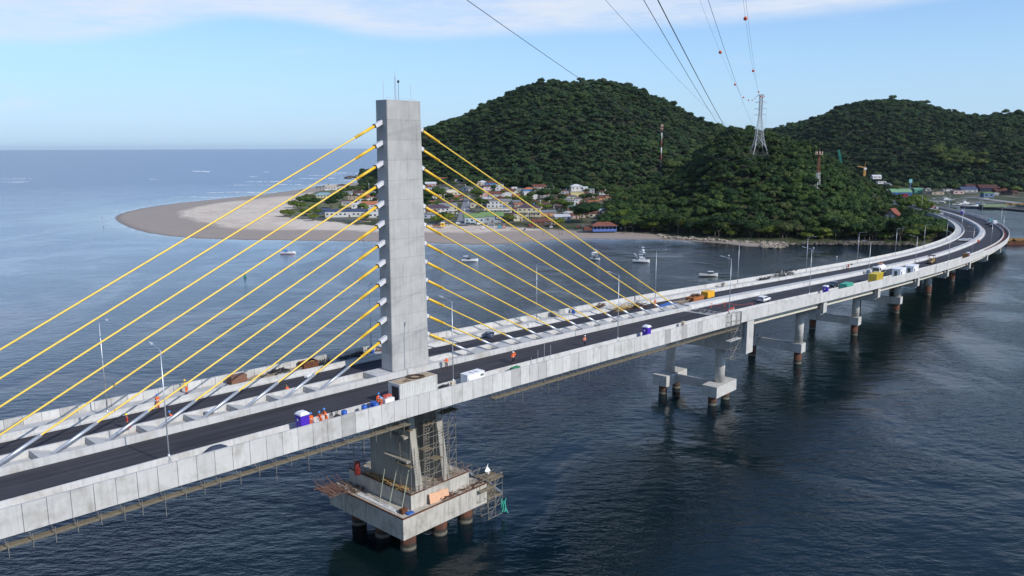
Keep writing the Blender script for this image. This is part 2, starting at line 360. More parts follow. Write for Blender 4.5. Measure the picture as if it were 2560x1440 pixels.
tag(beach, kind='structure')
# ================= hills =================
def interp_tab(u, tab):
    xs = [q[0] for q in tab]; return [float(np.interp(u, xs, [q[k] for q in tab])) for k in range(1, len(tab[0]))]
M_soil = mat('forest_floor', (.028, .034, .014), .95, var=.3, vscale=.1)
def hill(name, us, ridge, foot, depth, tree_h, nt=26, back=.7, power=1.0, seed=0, rough=9.0):
    """loft from foot line to ridge line, bearing by bearing, then down the far side. ridge: (u, v, dist); foot: (u, dist)"""
    vs = []; n = len(us)
    for u in us:
        v, dr = interp_tab(u, ridge); df, = interp_tab(u, foot)
        R0 = pix(u, v, D=dr); hr = max(1.0, R0.z-tree_h); ax, ay = R0.x/R0.y, 1.0
        hf = ground_z(R0.x/R0.y*df, df)
        for i in range(nt+1):
            t = i/nt; y = df+(dr-df)*t
            h = hf+(hr-hf)*(math.sin(t*math.pi/2)**power)
            env = math.sin(math.pi*min(1, t*1.02))
            x = ax*y
            h += env*rough*(noise.noise(Vector((x*.006+seed, y*.004, 0)))*1.3+noise.noise(Vector((x*.016+seed, y*.012, 3)))*.7) if hr > 12 else 0
            vs.append((x, y, h))
        for i in range(1, 9):
            t = i/8; y = dr+depth*t; x = ax*y
            vs.append((x, y, hr*(math.cos(t*math.pi)*.5+.5)*(1)+0.5+(-2 if i == 8 else 0)))
    m = nt+9
    fs = [(i*m+j, (i+1)*m+j, (i+1)*m+j+1, i*m+j+1) for i in range(n-1) for j in range(m-1)]
    me = bpy.data.meshes.new(name); me.from_pydata(vs, [], fs); me.materials.append(M_soil)
    me.polygons.foreach_set('use_smooth', [True]*len(fs)); me.update()
    o = bpy.data.objects.new(name, me); COL.objects.link(o); tag(o, kind='structure')
    return np.array(vs).reshape(n, m, 3), nt
def fan(a, b, st): return list(np.arange(a, b+.1, st))
ridgeA = [(902, 449, 1640), (918, 439, 1620), (940, 424, 1610), (962, 400, 1600), (1000, 366, 1560), (1060, 328, 1500), (1085, 318, 1490), (1130, 300, 1480), (1180, 289, 1480), (1202, 267, 1480), (1240, 253, 1480), (1280, 231, 1480), (1312, 221, 1480), (1350, 210, 1480), (1385, 206, 1480), (1440, 210, 1480), (1485, 206, 1480), (1540, 212, 1480), (1590, 223, 1470), (1625, 241, 1460), (1660, 253, 1450), (1690, 272, 1440), (1720, 288, 1430), (1750, 303, 1420), (1790, 317, 1420), (1840, 332, 1430), (1920, 352, 1450), (2050, 372, 1480)]
footA = [(902, 1480), (930, 1380), (960, 1270), (1060, 1070), (1180, 1020), (1280, 965), (1400, 925), (1530, 885), (1700, 930), (1900, 1000), (2050, 1100)]
hillA, ntA = hill('hill', fan(902, 2050, 12), ridgeA, footA, 700, 9, seed=1, rough=13)
ridgeB = [(1508, 560, 590), (1520, 522, 610), (1535, 503, 650), (1560, 485, 690), (1600, 474, 720), (1650, 454, 740), (1700, 430, 770), (1740, 394, 800), (1770, 361, 810), (1800, 336, 815), (1830, 319, 815), (1870, 321, 815), (1900, 333, 815), (1930, 330, 820), (1960, 348, 815), (2000, 352, 800), (2050, 383, 780), (2100, 408, 760), (2140, 436, 740), (2180, 460, 710), (2210, 478, 680), (2235, 497, 650), (2262, 504, 620), (2310, 519, 590), (2340, 536, 570), (2370, 556, 548), (2388, 572, 535)]
footB = [(1508, 560), (1535, 556), (1600, 550), (1650, 540), (1720, 528), (1800, 512), (1900, 502), (2000, 498), (2150, 495), (2300, 484), (2388, 505)]
hillB, ntB = hill('hill', fan(1508, 2388, 8), ridgeB, footB, 260, 8, seed=5, rough=7, nt=30)
ridgeC = [(1780, 352, 1900), (1830, 340, 1900), (1900, 328, 1880), (1935, 322, 1860), (1960, 314, 1850), (2000, 305, 1850), (2040, 294, 1840), (2070, 284, 1830), (2100, 270, 1820), (2130, 264, 1800), (2180, 257, 1800), (2230, 251, 1800), (2280, 254, 1800), (2310, 261, 1790), (2350, 273, 1780), (2400, 284, 1770), (2440, 293, 1760), (2480, 288, 1750), (2520, 286, 1750), (2560, 287, 1750), (2640, 292, 1750), (2760, 306, 1750), (2900, 330, 1750)]
footC = [(1780, 1450), (1950, 1380), (2100, 1290), (2200, 1230), (2300, 1160), (2400, 1110), (2560, 1040), (2700, 1020), (2900, 1000)]
hillC, ntC = hill('hill', fan(1780, 2900, 14), ridgeC, footC, 800, 9, seed=9, rough=15)
# ================= trees =================
def leaf_mat(name, dark, mid, lite, hue=None):
    m = bpy.data.materials.new(name); m.use_nodes = True; t = NT(m.node_tree); t.n.clear()
    oi = t.new('ShaderNodeObjectInfo'); P = t.new('ShaderNodeNewGeometry').outputs['Position']
    r = t.new('ShaderNodeValToRGB', ins={0: t.math('FRACT', t.math('ADD', oi.outputs['Random'], t.math('MULTIPLY', t.noise(P, .004, 2, .5), .6)))})
    e = r.color_ramp.elements; e[0].color = c4(dark); e[1].color = c4(lite); e[1].position = .93; q = e.new(.5); q.color = c4(mid)
    if hue: q = e.new(.995); q.color = c4(hue)
    c = r.outputs[0]
    patch = t.mapr(t.noise(P, .012, 4, .6), .35, .65, .72, 1.3); f = t.mapr(t.noise(P, .45, 3, .6), .3, .7, .7, 1.3); f = t.math('MULTIPLY', f, patch)
    c = t.mix(1.0, c, t.new('ShaderNodeCombineColor', ins={0: f, 1: f, 2: f}).outputs[0], 'MULTIPLY')
    yy = t.new('ShaderNodeSeparateXYZ', ins={0: P}).outputs[1]; c = t.mix(t.mapr(yy, 800, 960, 1, 0, True), c, t.mix(1.0, c, (1.14, 1.14, .74, 1), 'MULTIPLY'))
    b = t.new('ShaderNodeBsdfPrincipled', ins={'Base Color': c, 'Roughness': .62, 'Specular IOR Level': .2})
    t.new('ShaderNodeOutputMaterial', ins={0: b.outputs[0]}); MATS[name] = m; return m
M_leaf = leaf_mat('forest_leaves', (.015, .036, .014), (.028, .058, .019), (.056, .090, .026), (.060, .066, .034))
M_leafo = leaf_mat('olive_leaves', (.045, .075, .018), (.075, .110, .022), (.105, .125, .025))
M_palm = leaf_mat('palm_leaves', (.035, .065, .020), (.055, .095, .028), (.08, .12, .035))
M_bark = mat('tree_bark', (.13, .105, .08), .9, var=.3)
def crown(seed, Rr=4.6, H=5.5, lumps=9, cards=620, size=.62, z0=4.0, flat=.62):
    rg = np.random.default_rng(seed); V = []; F = []
    def put(vs, fs):
        o = len(V); V.extend(vs); F.extend([tuple(i+o for i in f) for f in fs])
    L = []
    for k in range(lumps):
        a = k*2.4+rg.uniform(-.4, .4); rr = Rr*math.sqrt((k+.4)/lumps)*.66
        hz = z0+H*.5+(1-(rr/Rr)**2)*H*.30+rg.uniform(-.18, .18)*H
        L.append((np.array([rr*math.cos(a), rr*math.sin(a), hz]), Rr*rg.uniform(.34, .52)))
    bm = bmesh.new(); bmesh.ops.create_icosphere(bm, subdivisions=1, radius=1); ico = [tuple(v.co) for v in bm.verts]; icf = [tuple(v.index for v in f.verts) for f in bm.faces]; bm.free()
    for c, r in L:
        put([tuple(c+np.array(q)*r*np.array([.86, .86, .62])*rg.uniform(.8, 1.05)) for q in ico], icf)
    per = cards//lumps
    for c, r in L:
        d = rg.normal(size=(per, 3)); d[:, 2] = np.abs(d[:, 2])*.9-.25; d /= np.linalg.norm(d, axis=1)[:, None]
        for q in d:
            p = c+q*r*np.array([1, 1, .78])*rg.uniform(.82, 1.12)
            nrm = q+rg.normal(size=3)*.42; nrm[2] += .25; nrm /= np.linalg.norm(nrm)
            u = np.cross(nrm, rg.normal(size=3)); u /= np.linalg.norm(u)+1e-9; v = np.cross(nrm, u); s = size*rg.uniform(.55, 1.25)
            a_, b_ = u*s, v*s*rg.uniform(.5, .9)
            put([tuple(p-a_), tuple(p-b_*.8+nrm*s*.12), tuple(p+a_), tuple(p+b_)], [(0, 1, 2, 3)])
    return V, F
def mesh_of(name, V, F, m, smooth=False):
    me = bpy.data.meshes.new(name); me.from_pydata(V, [], F); me.materials.append(m)
    if smooth: me.polygons.foreach_set('use_smooth', [True]*len(F))
    me.update(); return me
FC = bpy.data.collections.new('crown_kinds')          # sources for the forest's own instances
for k in range(6):
    V, F = crown(k+1, Rr=random.uniform(4.4, 5.6), H=random.uniform(4.6, 7.2), lumps=random.choice((6, 8, 9, 10)), cards=900, size=.52)
    FC.objects.link(bpy.data.objects.new('crown_kind', mesh_of('crown_kind', V, F, M_leaf)))
def gn_scatter():
    ng = bpy.data.node_groups.new('forest_scatter', 'GeometryNodeTree')
    ng.interface.new_socket('Geometry', in_out='INPUT', socket_type='NodeSocketGeometry'); ng.interface.new_socket('Geometry', in_out='OUTPUT', socket_type='NodeSocketGeometry')
    N = ng.nodes; L = ng.links
    gi = N.new('NodeGroupInput'); go = N.new('NodeGroupOutput'); ip = N.new('GeometryNodeInstanceOnPoints'); ci = N.new('GeometryNodeCollectionInfo')
    ci.inputs[0].default_value = FC; ci.inputs['Separate Children'].default_value = True; ci.inputs['Reset Children'].default_value = True
    ip.inputs['Pick Instance'].default_value = True
    ra = N.new('GeometryNodeInputNamedAttribute'); ra.data_type = 'FLOAT_VECTOR'; ra.inputs[0].default_value = 'rot'
    sa = N.new('GeometryNodeInputNamedAttribute'); sa.data_type = 'FLOAT_VECTOR'; sa.inputs[0].default_value = 'scl'
    ka = N.new('GeometryNodeInputNamedAttribute'); ka.data_type = 'INT'; ka.inputs[0].default_value = 'pick'
    L.new(gi.outputs[0], ip.inputs['Points']); L.new(ci.outputs[0], ip.inputs['Instance']); L.new(ra.outputs[0], ip.inputs['Rotation']); L.new(sa.outputs[0], ip.inputs['Scale']); L.new(ka.outputs[0], ip.inputs['Instance Index'])
    L.new(ip.outputs[0], go.inputs[0]); return ng
NG = gn_scatter()
def forest(name, pts, smin, smax, label=None):
    n = len(pts); me = bpy.data.meshes.new(name); me.from_pydata([tuple(q) for q in pts], [], []); me.materials.append(M_leaf)
    rot = np.zeros((n, 3), np.float32); rot[:, 2] = RNG.uniform(0, 6.28, n); rot[:, :2] = RNG.normal(0, .10, (n, 2))
    s = RNG.uniform(smin, smax, n)*np.where(RNG.random(n) < .06, 1.35, 1); scl = np.stack([s*RNG.uniform(.85, 1.2, n), s*RNG.uniform(.85, 1.2, n), s*RNG.uniform(.8, 1.2, n)], -1).astype(np.float32)
    for an, ty, key, av in (('rot', 'FLOAT_VECTOR', 'vector', rot), ('scl', 'FLOAT_VECTOR', 'vector', scl), ('pick', 'INT', 'value', RNG.integers(0, 6, n).astype(np.int32))):
        a = me.attributes.new(an, ty, 'POINT'); a.data.foreach_set(key, av.reshape(-1))
    o = bpy.data.objects.new(name, me); COL.objects.link(o); md = o.modifiers.new('scatter', 'NODES'); md.node_group = NG
    return tag(o, label=label, cat='forest', kind='stuff')
ROADPTS = np.array([tuple(road(s)[:2]) for s in range(380, 700, 5)])
def scatter_on(G, nt, spacing, keep=None, backrows=2, skipfront=0):
    """Poisson-like random points on the loft, by area"""
    out = []; n, m, _ = G.shape
    for i in range(n-1):
        for j in range(skipfront, min(nt+backrows, m-1)):
            a, b, c, d = G[i, j], G[i+1, j], G[i+1, j+1], G[i, j+1]
            ar = (np.linalg.norm(np.cross(b-a, d-a))+np.linalg.norm(np.cross(b-c, d-c)))/2
            k = ar/spacing**2; k = int(k)+(RNG.random() < k-int(k))
            for _ in range(k):
                u, v = RNG.random(2); p = a*(1-u)*(1-v)+b*u*(1-v)+c*u*v+d*(1-u)*v
                if keep is None or keep(p): out.append((p[0], p[1], p[2]-2.2))
    return out
CLEAR = []
def keepB(p):
    for cx, cy, rr, fr in CLEAR:
        if abs(p[0]-cx-(p[1]-cy)*cx/cy) < rr and -fr < p[1]-cy < rr: return False
    if ((ROADPTS-p[:2])**2).sum(1).min() < 20**2: return False
    return True
from mathutils.bvhtree import BVHTree
def bvh(G):
    n, m, _ = G.shape; vs = [tuple(q) for q in G.reshape(-1, 3)]; return BVHTree.FromPolygons(vs, [(i*m+j, (i+1)*m+j, (i+1)*m+j+1, i*m+j+1) for i in range(n-1) for j in range(m-1)])
def onhill(bv, u, v):
    o = Vector((0, 0, CAMZ)); d = (pix(u, v, D=500)-o).normalized(); h = bv.ray_cast(o, d); return h[0]
BB = bvh(hillB); BA = bvh(hillA); BC = bvh(hillC)
TOW = onhill(BB, 1896, 388); MAST2 = onhill(BB, 2043, 470); MAST1 = onhill(BA, 1652, 420) or pix(1652, 420, D=900)
print('TOW', TOW, MAST2, MAST1)
AFR = pix(2225, 552, D=548)
CLEAR += [(AFR.x, AFR.y+3, 5.5, 24), (TOW.x, TOW.y, 9, 34), (MAST2.x, MAST2.y, 4, 26)]
pA = scatter_on(hillA, ntA, 6.9, lambda p: not (abs(p[0]-MAST1.x-(p[1]-MAST1.y)*MAST1.x/MAST1.y) < 4 and -30 < p[1]-MAST1.y < 4)); pB = scatter_on(hillB, ntB, 5.6, keepB, 3); pC = scatter_on(hillC, ntC, 8.0)
forest('forest', pA, .5, 1.15, 'dark forest covering the tall wooded hill behind the beach village')
forest('forest', pB, .45, 1.0, 'dense green forest covering the low knoll beside the bridge')
forest('forest', pC, .55, 1.25, 'bluish dark forest covering the long hill behind the harbour')
print('trees', len(pA), len(pB), len(pC))
# individual trees
TK = {}
def make_tree(kind, label, name='broadleaf_tree'):
    r = thing(name, label, 'tree')
    if kind == 'palm':
        mb = MB(); pts = [(0, 0, 0), (.25, .1, 2.2), (.4, .1, 4.4), (.45, .05, 6.6)]
        for (a, b), (r0, r1) in zip(zip(pts[:-1], pts[1:]), ((.24, .19), (.19, .16), (.16, .14))): mb.tube(a, b, r0, 7, r1)
        mb.build('trunk', M_bark, r)
        V = []; F = []; rg = random.Random(3)
        for k in range(15):
            a = k*2.4; el = rg.uniform(.1, 1.0); L = rg.uniform(2.2, 2.9); top = Vector((.45, .05, 6.6)); pr = []
            for i in range(7):
                t = i/6; rr = L*t*math.cos(el*.4); z = L*(t*math.sin(el)-1.05*t*t*(.8+.3*(1-el))); w_ = .42*math.sin(math.pi*(.12+.86*t))
                c = top+Vector((rr*math.cos(a), rr*math.sin(a), z)); sd = Vector((-math.sin(a), math.cos(a), -.45)); s2 = Vector((math.sin(a), -math.cos(a), -.45))
                pr.append((c+sd*w_, c, c+s2*w_))
            for i in range(6):
                o = len(V); V += [*map(tuple, pr[i]), *map(tuple, pr[i+1])]; F += [(o, o+1, o+4, o+3), (o+1, o+2, o+5, o+4)]
        c = bpy.data.objects.new('crown', mesh_of('crown', V, F, M_palm)); COL.objects.link(c); c.parent = r; return r
    sd, Rr, H, z0, lm, cards, size, ml = kind
    V, F = crown(sd, Rr, H, lm, cards, size, z0)
    c = bpy.data.objects.new('crown', mesh_of('crown', V, F, ml)); COL.objects.link(c); c.parent = r
    mb = MB(); mb.tube((0, 0, -1), (.1, 0, z0*.8), .28, 8, .2)
    for k in range(5):
        a = k*1.3; mb.tube((.1, 0, z0*.75), (Rr*.45*math.cos(a), Rr*.45*math.sin(a), z0+H*.45), .13, 6, .05)
    mb.build('trunk', M_bark, r); return r

# ================= the bridge =================
rng = random.Random(11)
S0, S1, SJ, SE = -150, 77.5, 78.0, 770
bridge = thing('cable_stayed_bridge', 'pale concrete cable stayed bridge span with one tall pylon and yellow stays', 'bridge', tuple(road(-5.2)))
via = thing('approach_viaduct', 'long curved concrete approach viaduct on round columns running to the wooded shore', 'bridge', tuple(road(83)))
def cut_build(mb, name, m, root, **kw):
    """store geometry relative to its root"""
    L = root.location; mb.v = [(x-L.x, y-L.y, z-L.z) for x, y, z in mb.v]; return mb.build(name, m, root, **kw)
def asphalt_mat():
    m = bpy.data.materials.new('fresh_asphalt'); m.use_nodes = True; t = NT(m.node_tree); t.n.clear()
    P = t.new('ShaderNodeNewGeometry').outputs['Position']; a = t.new('ShaderNodeAttribute', attribute_name='lane')
    Pr = t.scale(P, (1, 1, 1), (0, 0, -.828)); st = t.noise(t.scale(Pr, (.03, 1.3, 1)), 1.0, 5, .6)
    f = t.math('MULTIPLY', t.mapr(st, .3, .7, .62, 1.5), t.mapr(t.noise(P, .25, 5, .6), .3, .7, .86, 1.16))
    c = t.mix(1.0, (.041, .040, .047, 1), t.new('ShaderNodeCombineColor', ins={0: f, 1: f, 2: f}).outputs[0], 'MULTIPLY')
    c = t.mix(t.mapr(t.noise(P, .09, 5, .7, .7), .62, .75, 0, .35), c, (.11, .105, .105, 1))
    b = t.new('ShaderNodeBsdfPrincipled', ins={'Base Color': c, 'Roughness': .82, 'Specular IOR Level': .22})
    bp = t.new('ShaderNodeBump', ins={'Strength': .3, 'Distance': .01, 'Height': t.noise(P, 12, 2, .6)}); t.l.new(bp.outputs[0], b.inputs['Normal'])
    t.new('ShaderNodeOutputMaterial', ins={0: b.outputs[0]}); return m
M_asph = asphalt_mat()
for root, a, b in ((bridge, S0, S1), (via, SJ, SE)):
    fr = frames(a, b, 5)
    mb = MB(); mb.sweep([(-13.6, -1.3), (13.6, -1.3), (13.6, -.06), (-13.6, -.06)], fr); cut_build(mb, 'deck_slab', M_conc, root)
    for sg in (1, -1):
        E0 = 10.6 if sg < 0 else 9.0
        lo, hi = sorted((sg*1.95, sg*E0)); mb = MB(); mb.sweep([(lo, 0), (hi, 0), (hi, -.05), (lo, -.05)], fr); cut_build(mb, 'carriageway', M_asph, root)
        lo, hi = sorted((sg*(E0+.5), sg*13.55)); mb = MB(); mb.sweep([(lo, .14), (hi, .14), (hi, -.05), (lo, -.05)], fr); cut_build(mb, 'walkway', M_walk, root)
        
        mb = MB(); mb.sweep([(sg*(E0+a_), b_) for a_, b_ in ((0, -.03), (.02, .22), (.2, .40), (.25, .86), (.42, .86), (.5, -.03))], fr); cut_build(mb, 'inner_barrier', M_par, root)
# outer parapet and fascia: precast panels on the stayed span, cast edge beam on the viaduct
for sg in (1, -1):
    mb = MB(); mb.cols = []; s = S0; k = 0; pw = 2.05
    while s < S1-.1:
        e = min(s+pw, S1); r_ = rng.random(); mb.col = rng.uniform(.90, 1.08) if r_ > .14 else rng.uniform(.66, .82)
        g = .022; o0, o1 = sg*13.62, sg*13.9
        fr = frames(s+g, e-g, 2.1); t0 = rng.uniform(-.015, .015)
        mb.sweep([(o0, 1.2+t0), (o1, 1.2+t0), (o1+sg*rng.uniform(0, .02), -1.5+t0), (o0, -1.5+t0)], fr); s = e
    cut_build(mb, 'parapet_panels', M_panel, bridge)
    mb = MB(); mb.cols = []; s = SJ
    while s < SE-.1:
        e = s+5.0; mb.col = rng.uniform(.93, 1.04); mb.sweep([(sg*13.64, 1.2), (sg*13.9, 1.2), (sg*13.9, -1.35), (sg*13.64, -1.35)], frames(s+.008, e-.008, 5)); s = e
    cut_build(mb, 'parapet', M_panel, via)
# medians
mb = MB()
for o0, o1 in ((-1.95, -1.6), (1.6, 1.95)):
    for a, b in ((S0, -12.0), (.0, S1)): mb.sweep([(o0, -.02), (o1, -.02), (o1+(-.05 if o0 < 0 else 0), .9), (o0+(.05 if o0 > 0 else 0), .9)], frames(a, b, 5))
for a, b in ((-12.0, -9.0), (-1.5, 0)): mb.sweep([(-1.95, -.02), (1.95, -.02), (1.9, .9), (-1.9, .9)], frames(a, b, 3))
for sg in (1, -1): mb.sweep([(sg*1.4, -.02), (sg*1.95, -.02), (sg*1.9, .9), (sg*1.4, .9)], frames(-9.0, -1.5, 3))
mb.sweep([(-1.6, .10), (1.6, .10), (1.6, -.02), (-1.6, -.02)], frames(S0, S1, 5)); cut_build(mb, 'median', M_par, bridge)
mb = MB(); mb.sweep([(-1.2, -.02), (-1.12, .25), (-1.0, .9), (1.0, .9), (1.12, .25), (1.2, -.02)], frames(SJ, SE, 5))
mb.sweep([(-1.95, .003), (-1.2, .003), (-1.2, -.04), (-1.95, -.04)], frames(SJ, SE, 5)); mb.sweep([(1.2, .003), (1.95, .003), (1.95, -.04), (1.2, -.04)], frames(SJ, SE, 5))
cut_build(mb, 'median', M_par, via)
# pylon
PS = -5.2
def loc(s, off, z): return road(PS)+RM(PS) @ Vector((s-PS, off, 0))+Vector((0, 0, z-0))
def build_pylon():
    mb = MB(); mb.cols = []; lev = [-1.3, 1.0, 3.6]+[3.6+i*2.86 for i in range(1, 13)]+[40.7]; prev = None
    hw = lambda z: 3.62-(z/40.7)*.48; hd = lambda z: 1.32-(z/40.7)*.05
    cvals = []
    for i, (a, b) in enumerate(zip(lev[:-1], lev[1:])):
        c = {13: .84, 14: .92, 12: .95, 2: .95, 1: 1.03, 0: 1.0}.get(i, rng.uniform(.97, 1.03)); mb.col = c
        g = .016
        pr = [(-hw(a), -hd(a)), (hw(a), -hd(a)), (hw(a), hd(a)), (-hw(a), hd(a))]; pr2 = [(-hw(b), -hd(b)), (hw(b), -hd(b)), (hw(b), hd(b)), (-hw(b), hd(b))]
        vs = []
        for (pp, z, k) in ((pr, a+g, 1), (pr2, b-g, 1)):
            # chamfered corners
            for (x, y) in pp:
                c1 = .08
                sx = math.copysign(1, x); sy = math.copysign(1, y)
                q = [(x, y-sy*c1), (x-sx*c1, y)]
                if sx*sy > 0: q = q if sx > 0 else q
                else: q = q[::-1]
                vs += [loc(PS+qx, qy, z) for qx, qy in q]
        n = 8; mb.add(vs, [tuple(range(n-1, -1, -1)), tuple(range(n, 2*n))]+[(j, (j+1) % n, n+(j+1) % n, n+j) for j in range(n)])
        # joint core, set back
        vs = [loc(PS+x*.993, y*.985, z) for z in (b-g, b+g) for x, y in pr2]
        if i < len(lev)-2: mb.col = .5; mb.add(vs, [(0, 1, 5, 4), (1, 2, 6, 5), (2, 3, 7, 6), (3, 0, 4, 7)])
    return mb
pyl = cut_build(build_pylon(), 'pylon', M_pyl, bridge)
mb = MB()
for ds, do, h in ((-2.9, -.3, 2.6), (2.6, .2, 2.3)): mb.tube(loc(PS+ds, do, 40.7), loc(PS+ds, do, 40.7+h), .035, 5)
mb.path([loc(PS-2.9, -.9, 41.0), loc(PS-1.4, -.9, 40.95), loc(PS+.2, -.9, 41.0), loc(PS+2.6, -.9, 40.9)], .02)
o = cut_build(mb, 'lightning_rod', M_steel, bridge); o.parent = pyl
mb = MB(); a = loc(PS-.5, 0, 40.7)
for k in range(3):
    d = Vector((.16*math.cos(k*2.1), .16*math.sin(k*2.1), 0)); mb.tube(a+d, a+d*.5+Vector((0, 0, 3.4)), .03, 5)
for i in range(9):
    for k in range(3):
        f = 1-.5*i/9; d = Vector((.16*f*math.cos(k*2.1), .16*f*math.sin(k*2.1), i*.38)); e = Vector((.16*f*math.cos(k*2.1+2.1), .16*f*math.sin(k*2.1+2.1), i*.38+.3)); mb.tube(a+d, a+e, .014, 4)
mb.tube(a+Vector((0, 0, 3.3)), a+Vector((0, 0, 4.3)), .03, 5); o = cut_build(mb, 'mast', M_steel, bridge); o.parent = pyl
mb = MB(); a = loc(PS+.1, 0, 40.7); mb.tube(a, a+Vector((0, 0, 2.6)), .03, 5); mb.lathe([(.05, 0), (.16, .05), (.16, .32), (.05, .4)], a+Vector((0, 0, 2.5)), 10); o = cut_build(mb, 'beacon_lamp', M_dark, bridge); o.parent = pyl
# stays
def cyl_frame(d): return d.to_track_quat('Z', 'Y').to_matrix()
for side in (-1, 1):
    for k in range(12):
        s_a = -20.4-5.72*k if side < 0 else 9.6+5.95*k
        zt = (6.15+2.86*k) if side < 0 else (5.77+2.85*k)
        hwz = 3.62-(zt/40.7)*.48
        A = road(s_a, 0, .45); T = loc(PS+side*hwz, 0, zt); d = (T-A).normalized(); n = Vector((d.x, d.y, 0)).normalized()
        B = T-d*1.25
        root_c = MB(); root_c.tube(A+d*4.0, B-d*3.6, .112, 10, cap=False)
        st = cut_build(root_c, 'stay_cable', M_yel, bridge)
        mb = MB(); mb.tube(B-d*3.8, B, .205, 12); mb.tube(B-d*3.86, B-d*3.74, .23, 12); o = cut_build(mb, 'upper_sleeve', M_yel2, bridge); o.parent = st
        mb = MB(); L_ = 5.2 if side < 0 else 4.6; mb.tube(A-d*.6, A+d*L_*.98, .19, 12); mb.tube(A+d*(L_*.98), A+d*(L_*.98+.12), .2, 12); o = cut_build(mb, 'guide_pipe', M_steel, bridge); o.parent = st
        mb = MB(); M3 = Matrix((n.cross(Vector((0, 0, 1))), n, Vector((0, 0, 1)))).transposed(); q = d.to_track_quat('Z', 'Y').to_matrix()
        xax = d.cross(Vector((0, 0, 1))).normalized(); zax = d; yax = zax.cross(xax); Mx = Matrix((xax, yax, zax)).transposed()
        mb.box(T-d*.62+Vector((0, 0, 0)), (.62, .56, 1.5), Mx); o = cut_build(mb, 'anchor_box', M_anch, bridge); o.parent = st
        mb = MB(); mb.box(T-d*1.43, (.58, .54, .10), Mx); o = cut_build(mb, 'collar_plate', M_dark, bridge); o.parent = st
        # anchor block in the median trough
        mb = MB(); sg = -side; vs = []
        s1, s2 = s_a-side*.2, s_a+side*1.9
        for s_, z_ in ((s1, .28), (s2, .86)):
            for o_ in (-1.58, 1.58): vs.append(road(s_, o_, z_))
        for s_, z_ in ((s1, .0), (s2, .0)):
            for o_ in (-1.58, 1.58): vs.append(road(s_, o_, z_))
        mb.add(vs, [(0, 1, 3, 2), (4, 6, 7, 5), (0, 2, 6, 4), (1, 5, 7, 3), (2, 3, 7, 6), (0, 4, 5, 1)]); cut_build(mb, 'anchor_block', M_walk, bridge)
# main pier: two walls on a stepped footing over piles (heights relative to deck level)
def rel(s, off, z): return loc(s, off, z)
def pbox(mb, s0, s1, o0, o1, z0, z1, tap=None):
    b = [(s0, o0), (s1, o0), (s1, o1), (s0, o1)]; t = tap or b
    vs = [rel(s, o, z0) for s, o in b]+[rel(s, o, z1) for s, o in t]
    mb.add(vs, [(3, 2, 1, 0), (4, 5, 6, 7), (0, 1, 5, 4), (1, 2, 6, 5), (2, 3, 7, 6), (3, 0, 4, 7)])
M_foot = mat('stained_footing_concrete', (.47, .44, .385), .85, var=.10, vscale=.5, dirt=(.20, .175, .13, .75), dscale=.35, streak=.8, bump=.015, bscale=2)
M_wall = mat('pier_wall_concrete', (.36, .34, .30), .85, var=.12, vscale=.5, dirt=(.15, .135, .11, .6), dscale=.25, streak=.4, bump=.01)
mb = MB(); pbox(mb, -13.9, 3.2, -9.0, 9.0, -21.5, -18.3); foot = cut_build(mb, 'footing', M_foot, bridge)
mb = MB(); pbox(mb, -11.1, .7, -7.5, 7.5, -18.3, -16.0); o = cut_build(mb, 'upper_plinth', M_foot, bridge); o.parent = foot
for s_ in (-10.6, -4.3, 1.2):
    for o_ in (-6.0, 0, 6.0):
        mb = MB(); mb.tube(rel(s_, o_, -29), rel(s_, o_, -21.5), 1.2, 18); o = cut_build(mb, 'pile', M_pile, bridge); o.parent = foot
mb = MB(); pbox(mb, -13.7, 3.0, -8.8, -7.6, -18.3, -18.2)
for s_ in (-9.9, -4.6):
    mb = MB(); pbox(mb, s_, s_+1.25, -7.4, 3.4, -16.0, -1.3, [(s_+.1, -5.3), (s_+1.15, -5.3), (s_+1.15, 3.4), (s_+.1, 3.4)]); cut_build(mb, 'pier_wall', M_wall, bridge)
mb = MB()
for z_, o_ in ((-11.6, -6.3), (-8.0, -5.8)): pbox(mb, -10.7, -9.9, o_, o_+5.5, z_, z_+.3)
cut_build(mb, 'wall_ledge', M_wall, bridge)
